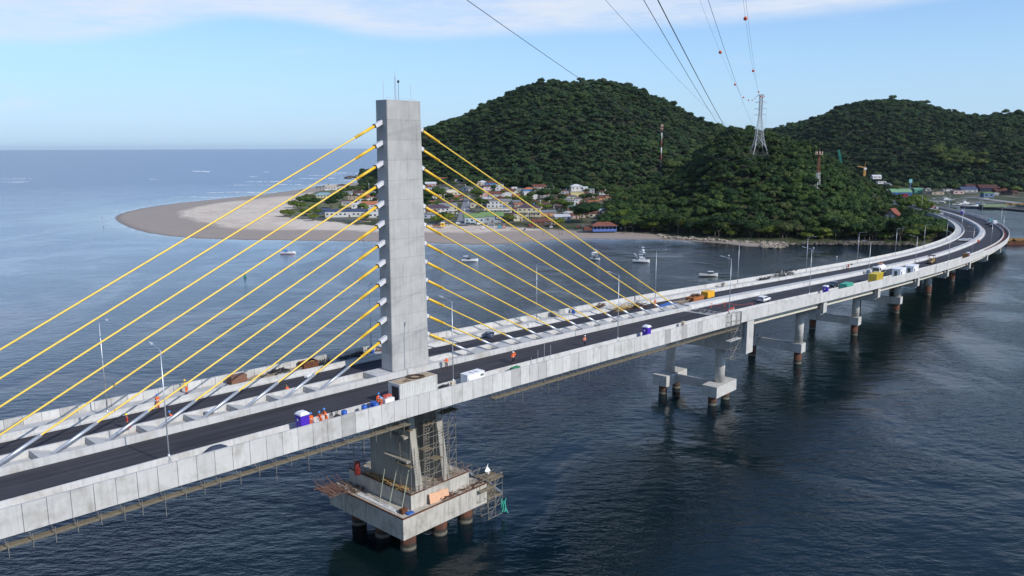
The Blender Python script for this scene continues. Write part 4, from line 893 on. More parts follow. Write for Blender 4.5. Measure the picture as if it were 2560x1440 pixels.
TT = [('broad', 1470, 558, 1.75, 'huge round dark green tree left of the blue beach bar'), ('round', 1453, 557, 1.2, 'dark tree joined to the left flank of the huge round tree'), ('round', 1096, 507, 1.5, 'dark green tree behind the white purple roofed house'), ('round', 1074, 510, 1.3, 'dark tree next to the pylon behind the village houses'),
('olive', 1122, 562, 1.0, 'yellow green bush beside the yellow kiosk'), ('shrub', 1092, 560, 1.5, 'low wide green bush left of the yellow kiosk'), ('broad', 1108, 556, .85, 'dark tree above the yellow kiosk'), ('round', 1192, 505, 1.35, 'dense tree right of the street between cream and pink houses'), ('round', 1202, 530, 1.25, 'dark round tree in front of the wide grey house'),
('round', 1359, 509, 1.5, 'large tree below the long low white wall'), ('broad', 1385, 500, 1.25, 'wide tree at the centre back of the village'), ('round', 1374, 517, 1.0, 'dark tree beside the white pole'), ('olive', 1404, 528, 1.25, 'bright green tree left of the teal house'), ('round', 1414, 483, 1.0, 'tree beside the pale domed roof house'), ('shrub', 1294, 507, 1.7, 'wide low bush behind the grey lean-to house'),
('shrub', 1271, 506, 1.5, 'dark bush below the blank white wall'), ('shrub', 1272, 556, 1.6, 'dark bush between the green roofed building and the cream box'), ('shrub', 1396, 566, 1.5, 'small leafy bush at the end of the dark bar'), ('tall', 1175, 484, 1.1, 'tall tree right of the far end of the street'), ('tall', 1160, 462, 1.3, 'dark tree on the hill foot above the street'), ('round', 1180, 470, 1.5, 'broad tree in the gap below the sky blue house'),
('tall', 1185, 480, 1.2, 'tree crowded behind the pink house'), ('round', 1107, 470, 1.1, 'tree in front of the long brick roof'), ('palm', 1307, 560, 1.0, 'palm tree in front of the cream inn'), ('palm', 1246, 560, .75, 'small palm by the dark porch of the green roofed building'), ('palm', 1170, 500, .9, 'palm tree on the right side of the street'), ('palm', 1158, 500, 1.0, 'palm on the left side of the street near its end'),
('palm', 1455, 516, .9, 'palm beside the white gable fronted house'), ('palm', 946, 562, 1.0, 'palm in front of the white house left of the pylon'), ('palm', 792, 478, .95, 'leftmost palm of the clump near the ocean'), ('palm', 801, 479, 1.0, 'second palm from the left near the ocean'), ('palm', 811, 478, 1.1, 'tall palm in the ocean side clump'), ('palm', 822, 470, .9, 'palm left of the beige villa'),
('palm', 842, 474, .9, 'palm between the two ocean side villas'), ('palm', 866, 474, 1.0, 'palm right of the dark pyramid roof'), ('palm', 752, 481, .45, 'lone small plant on the open sand of the spit'), ('broad', 760, 512, 1.25, 'low spreading tree on the left edge of the spit greenery'), ('broad', 775, 505, 1.15, 'dark spreading tree left of the round pavilion'), ('round', 790, 516, 1.1, 'dark tree below the round pavilion'), ('shrub', 735, 519, 1.8, 'low pale green bush furthest left on the spit'),
('shrub', 750, 524, 1.8, 'flat bush near the left edge of the greenery'), ('shrub', 785, 526, 1.6, 'bush above the dark blue annex'), ('broad', 840, 508, 1.3, 'large dark tree in the middle of the spit greenery'), ('round', 858, 505, 1.4, 'tall dark tree left of the brown terraced house'), ('round', 828, 520, 1.2, 'dark tree behind the long modern house'), ('olive', 862, 490, 1.3, 'light green tree on the rise of the spit'), ('olive', 880, 484, 1.4, 'greyish green tree behind the brown terraced house'),
('olive', 900, 482, 1.3, 'olive tree left of the white pole'), ('olive', 915, 474, 1.3, 'olive green tree on the ocean side left of the pylon'), ('round', 922, 463, 1.6, 'dark tree nearest the rocky ocean point'), ('round', 940, 480, 1.1, 'tree beside the pylon on the ocean side'), ('shrub', 795, 537, 1.4, 'round bush in front of the dark blue annex'), ('shrub', 764, 540, 1.6, 'scrubby bush at the left end of the garden wall'), ('shrub', 714, 541, 1.5, 'dune grass clump left of the garden wall'),
('shrub', 727, 540, 1.3, 'second dune clump beside the garden wall'), ('shrub', 784, 551, 1.3, 'green bush under the garden wall'), ('shrub', 917, 529, 1.2, 'bush beside the long modern house'), ('shrub', 913, 550, 1.3, 'bush by the beached rowing boat'), ('round', 1330, 500, .9, 'tree behind the brown double roofs'), ('round', 1258, 466, 1.2, 'tree at the hill foot above the pale grey block'), ('tall', 1290, 466, 1.3, 'tall tree at the hill foot behind the small white box house'), ('tall', 1310, 468, 1.2, 'tree left of the bright blue house at the hill foot'),
('tall', 1335, 466, 1.2, 'tree right behind the bright blue house'), ('tall', 1392, 470, 1.3, 'tree behind the white stepped house'), ('tall', 1425, 470, 1.3, 'tree behind the pale domed roof'), ('tall', 1490, 474, 1.2, 'tree above the light grey flat building'), ('palm', 1500, 478, 1.2, 'palm at the forest edge right of the village'), ('palm', 1330, 462, 1.1, 'palm standing out against the dark hill foot'), ('round', 1538, 500, 1.4, 'tree right of the small yellow house'), ('round', 1545, 520, 1.5, 'tree on the forest edge above the beach bar'), ('round', 1548, 545, 1.5, 'tree right behind the blue beach bar'), ('olive', 1556, 562, 1.3, 'leafy tree touching the right end of the blue beach bar')]
for kd, u, v, s_, lb in TT: p = ground_at(u, v); tree(kd, (p.x, p.y, p.z-(.2 if u > 960 or kd in ('palm', 'shrub') else 2.4)), s_, lb, 'trees in the village and on the spit')
# forest edge along the knoll's shore: each tree a thing of its own
k = 0; u = 1565
EDGE = ['dark tree at the shore edge of the wooded knoll', 'pale olive tree at the shore edge of the wooded knoll', 'tall narrow tree at the shore edge of the wooded knoll', 'low bush at the shore edge of the wooded knoll']
while u < 2385:
    df, = interp_tab(u, footB); rr = random.random(); kd = 'round' if rr < .45 else 'olive' if rr < .62 else 'tall' if rr < .85 else 'shrub'
    seg = 0 if u < 1760 else 1 if u < 1960 else 2 if u < 2180 else 3
    lb = EDGE[('round', 'olive', 'tall', 'shrub').index(kd)].replace('at the shore edge of the wooded knoll', ('above the left stretch of sandy shore', 'behind the pale rocks and driftwood', 'over the dark rocks below the knoll', 'on the dark shore nearest the bridge bend')[seg])
    y = df+random.uniform(-5, 8); x = (u-1280)/FPX*y*1.0
    if ((ROADPTS-np.array([x, y]))**2).sum(1).min() > 20**2:
        tree(kd, (x, y, 1.6), random.uniform(.75, 1.25), lb, 'trees along the shore of the knoll, '+{'round': 'dark', 'olive': 'olive', 'tall': 'tall', 'shrub': 'low'}[kd]+' ones %d' % seg)
    u += random.uniform(7, 12)

# the many plainer houses and bushes packed between the named ones
rg = random.Random(31); occ = [ground_at(r_[0], r_[1]) for r_ in HT]; nh = 0; tries = 0
RC = [(RBR, 'red brown'), (TER, 'terracotta'), (GRF, 'grey'), (DKR, 'dark brown'), (WHF, 'pale')]
AREA = [((1075, 1142), (462, 552)), ((1185, 1545), (468, 545)), ((862, 952), (478, 532)), ((1410, 1500), (495, 548))]
while nh < 58 and tries < 2000:
    tries += 1; (ua, ub), (va, vb_) = AREA[rg.choices(range(4), (3, 8, 2, 2))[0]]; u, v = rg.uniform(ua, ub), rg.uniform(va, vb_); p = ground_at(u, v)
    if 1136 < u < 1182 or min((abs(p.x-q.x)/1.0)**2+(abs(p.y-q.y)/1.6)**2 for q in occ) < 7.2**2: continue
    occ.append(p); rc, rn = RC[rg.choices(range(5), (5, 3, 3, 3, 1))[0]]; side = 'left of the street' if u < 1136 and u > 1060 else 'on the spit' if u < 960 else 'in the back rows' if v < 495 else 'in the middle rows'
    wpx = rg.uniform(16, 27); o = house((u, v, wpx, rg.uniform(5, 9), 1, rg.choice(('hip', 'gable', 'gable', 'gablef')), rg.choice((WHT, CRM, GRY, PNK, BEI, WHT)), rc, 'small house with %s roof %s' % (rn, side)), 500+nh)
    o['group'] = 'small %s roofed houses %s' % (rn, side); nh += 1
for i in range(110):
    (ua, ub), (va, vb_) = AREA[rg.choices(range(4), (3, 8, 3, 2))[0]]; u, v = rg.uniform(ua-6, ub+6), rg.uniform(va-6, vb_); p = ground_at(u, v)
    if 1138 < u < 1180 or min((p.x-q.x)**2+(p.y+3-q.y)**2 for q in occ) < 4.5**2: continue
    kd = rg.choice(('round', 'shrub', 'tall', 'olive', 'palm', 'shrub')); side = 'left of the street' if 1060 < u < 1138 else 'on the spit' if u < 960 else 'in the back rows' if v < 495 else 'in the middle rows'
    nm = {'round': 'dark round tree', 'shrub': 'dark bush', 'tall': 'slim dark tree', 'olive': 'yellowish tree', 'palm': 'small palm'}[kd]
    tree(kd, (p.x, p.y, p.z-.2), rg.uniform(.6, 1.0)*(1.3 if kd == 'shrub' else 1), '%s growing between the houses %s' % (nm, side), '%ss among the houses %s' % (nm, side))

for i in range(46):
    a_ = rg.uniform(0, 6.28); r_ = math.sqrt(rg.random()); u, v = (2395+r_*78*math.cos(a_), 402+r_*22*math.sin(a_)+ (r_*math.cos(a_))*9) if i < 34 else (rg.uniform(1650, 1760), rg.uniform(395, 440)); q = onhill(BC if i < 34 else BA, u, v) or onhill(BC, u, v)
    if q: tree('olive', (q.x, q.y, q.z-.5), rg.uniform(1.2, 1.9), 'yellowish tree in the light patch on the harbour hill' if i < 34 else 'yellowish tree on the slope beside the banded telecom mast', 'yellowish trees on the far hill' if i < 34 else 'yellowish trees beside the mast')
for i, (u, v, s_, wd) in enumerate(((2262, 536, 1.5, 'left one of the yellow green crowns beside the bridge bend'), (2285, 534, 1.8, 'largest yellow green crown beside the bridge bend'), (2310, 541, 1.5, 'right one of the yellow green crowns beside the bridge bend'), (2330, 556, 1.2, 'low yellow green crown nearest the inner parapet'))):
    q = onhill(BB, u, v)
    if q: tree('olive', (q.x, q.y, q.z-1), s_, wd, 'yellow green trees beside the bend')
# ================= things on and around the bridge =================
def onroad(r, s, off, dz=0.0, rz=0.0):
    r.location = road(s, off, dz); r.rotation_euler = (0, 0, rth(s)+rz); return r
def part(mb, name, m, root): return mb.build(name, m, root)
# ---- lamps ----
def make_lamp():
    r = thing('street_lamp', '', 'street lamp')
    mb = MB(); mb.tube((0, 0, 0), (0, 0, 12.3), .085, 8, .05); mb.build('pole', M_steel, r)
    mb = MB(); mb.box((0, 0, .15), (.34, .34, .3)); mb.tube((0, 0, .3), (0, 0, .9), .13, 8); mb.build('base_plate', M_steel, r)
    mb = MB(); mb.path([(0, 0, 12.2), (0, .35, 12.35), (0, 1.9, 12.62)], .045, 6); mb.build('arm', M_steel, r)
    mb = MB(); mb.box((0, 2.25, 12.68), (.26, .8, .09), Matrix.Rotation(R(8), 3, 'X'), top=(.8, .9)); mb.build('lamp_head', mat('lamp_head_grey', (.5, .52, .54), .4), r)
    return r
LP = make_lamp(); used = False
NEAR = [-88, -47, -5.5, 35.5, 78, 122.3, 168.4, 220, 272, 323, 375, 427, 480, 535, 590]; FARL = [-86, -45.5, -4.5, 36.5, 80, 122.5, 171.5, 222, 273, 324, 376, 428, 481, 536, 590]
WHN = ['out of frame to the left', 'leftmost near side lamp, in front of the stays', 'near side lamp just right of the pylon container', 'near side lamp in front of the right hand stays', 'near side lamp at the deck joint with orange barriers', 'near side lamp left of the parked dark car', 'near side lamp beside the yellow container', 'near side lamp beyond the white cabins', 'near side lamp just past the brown roller', 'near side lamp at the start of the bend', 'near side lamp in the bend beside the white parked cars', 'near side lamp on the outer bend', 'near side lamp beyond the bend', 'near side lamp far past the bend', 'farthest near side lamp']
WHF_ = ['out of frame to the far left', 'leftmost far side lamp over the water', 'far side lamp just left of the pylon', 'far side lamp behind the right hand stays', 'far side lamp rising behind the last stay', 'far side lamp left of the black mesh bundles', 'far side lamp right of the black mesh bundles', 'far side lamp beyond the two white vested workers', 'far side lamp against the dark shore trees', 'far side lamp at the start of the inner bend', 'far side lamp in the inner bend', 'far side lamp on the inner rim past the bend', 'far side lamp where the road slips behind the trees', 'far side lamp near the harbour', 'farthest far side lamp']
for side, LS, wh in ((-1, NEAR, WHN), (1, FARL, WHF_)):
    for s, wd in zip(LS, wh):
        if used: r = copytree(LP)
        else: r = LP; used = True
        r['label'] = 'slender grey street lamp, '+wd; r['group'] = 'street lamps along the bridge'; r['category'] = 'street lamp'
        onroad(r, s, 9.35 if side > 0 else -10.95, .2 if s < 60 else .2, 0 if side < 0 else math.pi)
# ---- hanging work platforms under the fascia ----
def platform(a, b, off, words):
    r = thing('hanging_scaffold', words, 'scaffold', tuple(road((a+b)/2, off, -2)))
    o = off; mb = MB(); mb.sweep([(o-.30, -2.35), (o+.75, -2.35), (o+.75, -2.28), (o-.30, -2.28)], frames(a, b, 4)); cut_build(mb, 'deck_boards', M_plank, r)
    mb = MB(); s = a; rg = random.Random(5)
    mb.sweep([(o-.36, -2.2), (o-.32, -2.2), (o-.32, -2.15), (o-.36, -2.15)], frames(a, b, 4)); 
    mb.sweep([(o+.7, -2.5), (o+.8, -2.5), (o+.8, -2.36), (o+.7, -2.36)], frames(a, b, 4))
    cut_build(mb, 'rails', M_scaf, r)
    while s < b:
        mb = MB(); L_ = rg.choice((.5, .5, .7, 1.6, .4)); mb.tube(road(s, o-.56, -1.5), road(s, o-.56, -2.4-L_), .03, 4); mb.tube(road(s, o-.6, -2.42), road(s, o+.85, -2.42), .05, 4); mb.tube(road(s, o+.8, -1.4), road(s, o-.5, -2.3), .03, 4); s += rg.uniform(1.7, 2.4); cut_build(mb, 'hanger', M_scaf, r)
platform(-110, -16.5, -14.1, 'brown plank work platform hanging under the deck edge left of the main pier')
platform(-.5, 76, -14.1, 'brown plank work platform hanging under the deck edge right of the main pier')
# ---- scaffolding on the main pier ----
def frame_tower(mb, P, nx, ny, nz, dx, dy, dz, r=.045, brace=True):
    for i in range(nx+1):
        for j in range(ny+1): mb.tube(P(i*dx, j*dy, 0), P(i*dx, j*dy, nz*dz), r, 4)
    for k in range(nz+1):
        for j in range(ny+1): mb.tube(P(0, j*dy, k*dz), P(nx*dx, j*dy, k*dz), r*.8, 4)
        for i in range(nx+1): mb.tube(P(i*dx, 0, k*dz), P(i*dx, ny*dy, k*dz), r*.8, 4)
    if brace:
        for k in range(nz):
            i = k % max(nx, 1); mb.tube(P(i*dx, 0, k*dz), P((i+1)*dx if nx else 0, 0, (k+1)*dz), r*.7, 4)
def ladder(mb, P, x0, x1, z0, z1, step=.4):
    for x in (x0, x1): mb.tube(P(x, 0, z0), P(x, 0, z1), .04, 4)
    z = z0
    while z < z1: mb.tube(P(x0, 0, z), P(x1, 0, z), .028, 4); z += step
r = thing('scaffold', 'tall tube scaffold with ladders filling the gap between the two pier walls', 'scaffold', tuple(rel(-7, -7, -16)))
mb = MB(); P_ = lambda x, y, z: rel(-8.5+x, -7.6+y, -15.9+z)
frame_tower(mb, P_, 2, 1, 7, 1.9, 1.5, 1.95); cut_build(mb, 'tubes', M_scaf, r)
mb = MB(); ladder(mb, lambda x, y, z: rel(-8.5+x, -7.75, -15.9+z), .1, .9, 0, 13.4, .45); ladder(mb, lambda x, y, z: rel(-9.3+x, -7.5, -15.9+z), -.9, -.1, 0, 7, .5); ladder(mb, lambda x, y, z: rel(-3.5+x, -7.4, -15.9+z), -.9, -.1, 0, 9, .5); cut_build(mb, 'ladder', M_scaf, r)
mb = MB()
for x, z in ((.2, 5.9), (2.0, 3.9), (.2, 9.8), (2.0, 11.6)): pbox(mb, -8.5+x, -8.5+x+1.7, -7.7, -6.4, -15.9+z, -15.9+z+.07)
cut_build(mb, 'plank', M_plank, r)
r = thing('scaffold', 'scaffold standing against the left face of the pier wall', 'scaffold', tuple(rel(-11, -5, -16)))
mb = MB(); P_ = lambda x, y, z: rel(-10.7+x, -7.2+y, -15.9+z); frame_tower(mb, P_, 0, 1, 7, 1, 2.4, 1.95, brace=False); P_ = lambda x, y, z: rel(-10.6+x, 4.4+y, -15.9+z); frame_tower(mb, P_, 0, 1, 7, 1, 2.4, 1.95, brace=False); cut_build(mb, 'tubes', M_scaf, r)
mb = MB()
for z in (4.0, 9.6, 12.6): pbox(mb, -11.0, -10.2, -7.4, -3.6, -15.9+z, -15.9+z+.07)
cut_build(mb, 'plank', M_plank, r)
r = thing('scaffold', 'slim scaffold tower rising to the deck right of the pier walls', 'scaffold', tuple(rel(-2, -6, -16)))
mb = MB(); P_ = lambda x, y, z: rel(-2.6+x, -6.6+y, -15.9+z); frame_tower(mb, P_, 1, 1, 7, 1.5, 1.6, 1.98); cut_build(mb, 'tubes', M_scaf, r)
mb = MB(); pbox(mb, -4.2, -1.0, -7.2, -5.6, -5.5, -5.4); pbox(mb, -4.4, -1.2, -7.4, -5.4, -2.6, -2.5); cut_build(mb, 'plank', M_plank, r)
r = thing('scaffold_stair', 'scaffold stair tower down to the water at the right end of the footing', 'scaffold', tuple(rel(4.5, -6, -22)))
mb = MB(); P_ = lambda x, y, z: rel(3.3+x, -9.2+y, -24.4+z); frame_tower(mb, P_, 2, 2, 4, 1.6, 1.7, 1.75); P_ = lambda x, y, z: rel(1.0+x, -9.6+y, -20.6+z); frame_tower(mb, P_, 2, 1, 2, 1.6, 1.5, 1.7); P_ = lambda x, y, z: rel(3.3+x, -5.8+y, -24.4+z); frame_tower(mb, P_, 1, 3, 4, 1.7, 2.0, 1.8); cut_build(mb, 'tubes', M_scaf, r)
mb = MB()
for (s0, o0, z0), (s1, o1, z1) in (((3.4, -8.8, -18), (6.4, -8.8, -20.8)), ((1.0, -7.0, -15.8), (3.6, -5.6, -18.2)), ((4.6, -9.2, -21.0), (6.6, -6.2, -23.2))):
    for d in (-.4, .4): mb.tube(rel(s0, o0+d, z0), rel(s1, o1+d, z1), .07, 5)
    for i in range(12): t = i/11; a = rel(s0+(s1-s0)*t, o0+(o1-o0)*t-.4, z0+(z1-z0)*t); b = rel(s0+(s1-s0)*t, o0+(o1-o0)*t+.4, z0+(z1-z0)*t); mb.tube(a, b, .06, 4)
cut_build(mb, 'stair_flight', M_steel, r)
mb = MB(); pbox(mb, 3.2, 6.6, -9.4, -6.0, -18.1, -18.0); pbox(mb, 1.0, 4.2, -9.9, -8.0, -19.0, -18.9); pbox(mb, 3.4, 6.6, -9.2, -5.9, -21.2, -21.1); cut_build(mb, 'plank', M_plank, r)
mb = MB(); mb.add([tuple(rel(4.6, -7.2, -17.2)), tuple(rel(5.3, -7.3, -16.0)), tuple(rel(5.5, -7.0, -16.8)), tuple(rel(5.9, -7.2, -17.5)), tuple(rel(5.2, -7.4, -17.9))], [(0, 1, 2), (0, 2, 3, 4)]); mb.build('sheet', M_white, None); bpy.data.objects['sheet'].parent = None
sh_ = bpy.data.objects['sheet']; sh_.name = 'plastic_sheet'; tag(sh_, 'torn white plastic sheet hanging on the scaffold stair by the footing', 'sheet')
# edge scaffolding rails and clutter on the footing
r = thing('guard_rail', 'reddish brown pipe guard rail round the top of the stepped footing', 'railing', tuple(rel(-5, 0, -16)))
mb = MB(); mb2 = MB(); rg = random.Random(8)
cs = [(-11, -7.4), (.6, -7.4), (.6, 7.4), (-11, 7.4), (-11, -7.4)]
for a, b in zip(cs[:-1], cs[1:]):
    L_ = math.dist(a, b); n = int(L_/1.3)
    for i in range(n+1):
        t = i/n; q = (a[0]+(b[0]-a[0])*t, a[1]+(b[1]-a[1])*t); mb.tube(rel(*q, -16), rel(q[0]+rg.uniform(-.1, .1), q[1]+rg.uniform(-.1, .1), -15.0+rg.uniform(-.1, .5)), .035, 4)
    for z in (-15.6, -15.15): mb2.tube(rel(*a, z), rel(*b, z), .03, 4)
cut_build(mb, 'post', mat('brown_pipe', (.22, .12, .09), .8, var=.3), r); cut_build(mb2, 'rails', mat('brown_pipe', (.22, .12, .09), .8), r)
mb = MB(); mb.cur = 0; pbox(mb, -13.95, 3.25, -9.05, -8.85, -18.32, -18.16); pbox(mb, -13.95, -13.75, -8.85, 9.0, -18.32, -18.16); pbox(mb, -11.15, .75, -7.55, -7.4, -16.02, -15.86); pbox(mb, -11.15, -11.0, -7.4, 7.5, -16.02, -15.86); o = cut_build(mb, 'edge_angle', M_rust, bridge); o.parent = foot
def mesh_thing(name, words, cat, mb, m, group=None): o = mb.build(name, m); tag(o, words, cat, group); return o
mb = MB()
for k, (s_, w_, a_) in enumerate(((-7.2, 1.7, .1), (-6.0, 1.5, -.15), (-5.0, 1.6, .08))): mb.box(rel(s_, -8.1, -17.5), (w_, .08, 1.5-.15*k), RM(PS) @ Matrix.Rotation(a_, 3, 'Y') @ Matrix.Rotation(R(-18), 3, 'X'))
mesh_thing('plywood_sheets', 'pinkish plywood sheets leaning on the front of the upper footing step', 'plywood', mb, mat('pink_plywood', (.62, .36, .22), .8, var=.1))
for (s_, o_, e, w_) in ((-12.6, -2, (-11.6, -2.2, -13.2), 'leftmost'), (-12.8, -4.4, (-10.7, -4.4, -11.6), 'middle'), (-12.6, -7.0, (-10.6, -6.6, -12.4), 'rightmost')):
    mb = MB(); mb.tube(rel(s_, o_, -18.3), rel(*e), .06, 5); mesh_thing('prop_pole', w_+' of three pale green raking poles propped against the pier wall', 'pole', mb, mat('pale_green_pole', (.36, .40, .30), .6), 'raking poles on the footing')
mb = MB(); pbox(mb, -13.2, -12.3, -6.4, 3.0, -18.29, -18.2); mesh_thing('cement_spill', 'white cement dust spread along the left ledge of the footing', 'spill', mb, mat('cement_dust', (.62, .62, .63), .9, var=.25, dirt=(.45, .42, .38, .8)))
for nm, wd, (s_, o_), (a, b, c), m_ in (('crate', 'small rusty crate on the lower footing ledge', (-12.4, -7.3), (1.0, .8, .7), M_rust), ('crate', 'blue tray beside the small rusty crate on the footing', (-11.9, -8.1), (1.2, .8, .2), mat('tarp_blue', (.04, .13, .42), .6))):
    mb = MB(); mb.box(rel(s_, o_, -18.3+c/2), (a, b, c), RM(PS), top=(.92, .92)); mesh_thing(nm, wd, 'crate', mb, m_)
mb = MB(); rg = random.Random(4)
for i in range(26): a = rel(-10.8+rg.uniform(0, .9), rg.uniform(-6, 4), -15.9+rg.uniform(0, .3)); mb.box(a, (rg.uniform(.1, .9), rg.uniform(.8, 1.8), .12), RM(PS) @ Matrix.Rotation(rg.uniform(-.5, .5), 3, 'Z'))
mesh_thing('timber_pile', 'loose yellowish timber scattered along the top step beside the pier wall', 'timber', mb, mat('raw_timber', (.42, .28, .11), .85, var=.3))
for nm, (s_, o_), wd in (('drum', (-11.6, 4.6), 'red drum standing on the left corner of the footing'),):
    mb = MB(); mb.lathe([(.45, 0), (.47, .3), (.45, .6), (.47, .9), (.45, 1.9), (.2, 2.2)], rel(s_, o_, -16), 12); mesh_thing('drum', wd, 'drum', mb, mat('drum_red', (.26, .035, .03), .5))
mb = MB()
for i in range(9): pbox(mb, -16.8+i*.33, -16.8+i*.33+.24, 3.6+rg.uniform(0, 1.2), 8.6+rg.uniform(-.8, .6), -17.8, -17.72)
for i in range(12): mb.tube(rel(-17.2+i*.35, 3.2+rg.uniform(0, 1), -17.7), rel(-17.2+i*.35+rg.uniform(-.9, .9), 9.0, -17.2+rg.uniform(-.2, 1.4)), .045, 4)
for i in range(3): mb.tube(rel(-17.4, 4+2*i, -17.7), rel(-13.6, 4+2*i, -17.9), .05, 4)
mesh_thing('work_platform', 'cluttered brown work platform sticking out from the left corner of the footing', 'platform', mb, mat('brown_pipe', (.22, .12, .09), .8))
mb = MB()
for i in range(9): mb.add([rel(-10.5+i*.06, 6.4, -20.2), rel(6.6, -9.0+.1*i, -24.6+.3*i), rel(7.2, -8.6, -23.4+.2*i)], [(0, 1, 2)]) if False else None
for i in range(7): a = rel(6.6+rg.uniform(-.4, .5), -9.3+rg.uniform(-.4, .4), -22.2+rg.uniform(-.8, .5)); mb.path([a, a+Vector((rg.uniform(-.3, .3), 0, -.8)), a+Vector((rg.uniform(-.5, .5), rg.uniform(-.3, .3), -1.7))], .10, 5)
mesh_thing('safety_net', 'torn teal green net dangling from the outer corner of the scaffold stair', 'net', mb, mat('net_green', (.05, .38, .27), .7))
# ---- people ----
SK = mat('skin', (.35, .20, .13), .6)
def cloth(n, c): return mat('cloth_'+n, c, .85, var=.15, vscale=6)
ORNG, WHH, BLH, YEH, DKN, REDC, VEST = cloth('orange', (.85, .13, .02)), mat('helmet_white', (.8, .8, .78), .35), mat('helmet_blue', (.05, .22, .62), .35), mat('helmet_yellow', (.8, .55, .03), .35), cloth('navy', (.02, .025, .05)), cloth('red', (.45, .03, .03)), mat('reflective_band', (.75, .76, .70), .4)
def skin_mesh(name, joints, edges, m, parent, sub=1):
    """joints: (x,y,z,r); one continuous skinned surface"""
    me = bpy.data.meshes.new(name); me.from_pydata([j[:3] for j in joints], edges, [])
    o = bpy.data.objects.new(name, me); COL.objects.link(o); md = o.modifiers.new('skin', 'SKIN'); md.use_smooth_shade = True
    for v, j in zip(me.skin_vertices[0].data, joints): v.radius = (j[3], j[3]*(j[4] if len(j) > 4 else 1))
    me.skin_vertices[0].data[0].use_root = True
    sb = o.modifiers.new('sub', 'SUBSURF'); sb.levels = sub; sb.render_levels = sub
    dg = bpy.context.evaluated_depsgraph_get(); ev = o.evaluated_get(dg); nm = bpy.data.meshes.new_from_object(ev); nm.materials.clear(); nm.materials.append(m)
    nm.polygons.foreach_set('use_smooth', [True]*len(nm.polygons)); o.modifiers.clear(); o.data = nm; o.parent = parent; return o
POSES = {  # hip height, knees, lean, arms
 'stand': dict(hip=.92, kn=((.10, .03), (-.10, -.02)), ft=((.13, .0), (-.13, .0)), lean=0, L=((.24, .02, 1.12), (.27, .08, .88)), Rr=((-.24, .02, 1.12), (-.26, .10, .88))),
 'hips': dict(hip=.92, kn=((.12, .05), (-.12, -.03)), ft=((.20, .02), (-.20, -.02)), lean=0, L=((.40, -.04, 1.15), (.20, .06, 1.0)), Rr=((-.26, .10, 1.14), (-.08, .30, 1.20))),
 'reach': dict(hip=.90, kn=((.10, .08), (-.10, -.06)), ft=((.12, .12), (-.13, -.18)), lean=.16, L=((.22, .28, 1.18), (.20, .50, 1.10)), Rr=((-.22, .30, 1.14), (-.18, .52, 1.02))),
 'crouch': dict(hip=.42, kn=((.18, .34), (-.18, .30)), ft=((.15, .05), (-.15, .0)), lean=.30, L=((.26, .36, .62), (.18, .52, .40)), Rr=((-.26, .36, .60), (-.14, .54, .42)))}
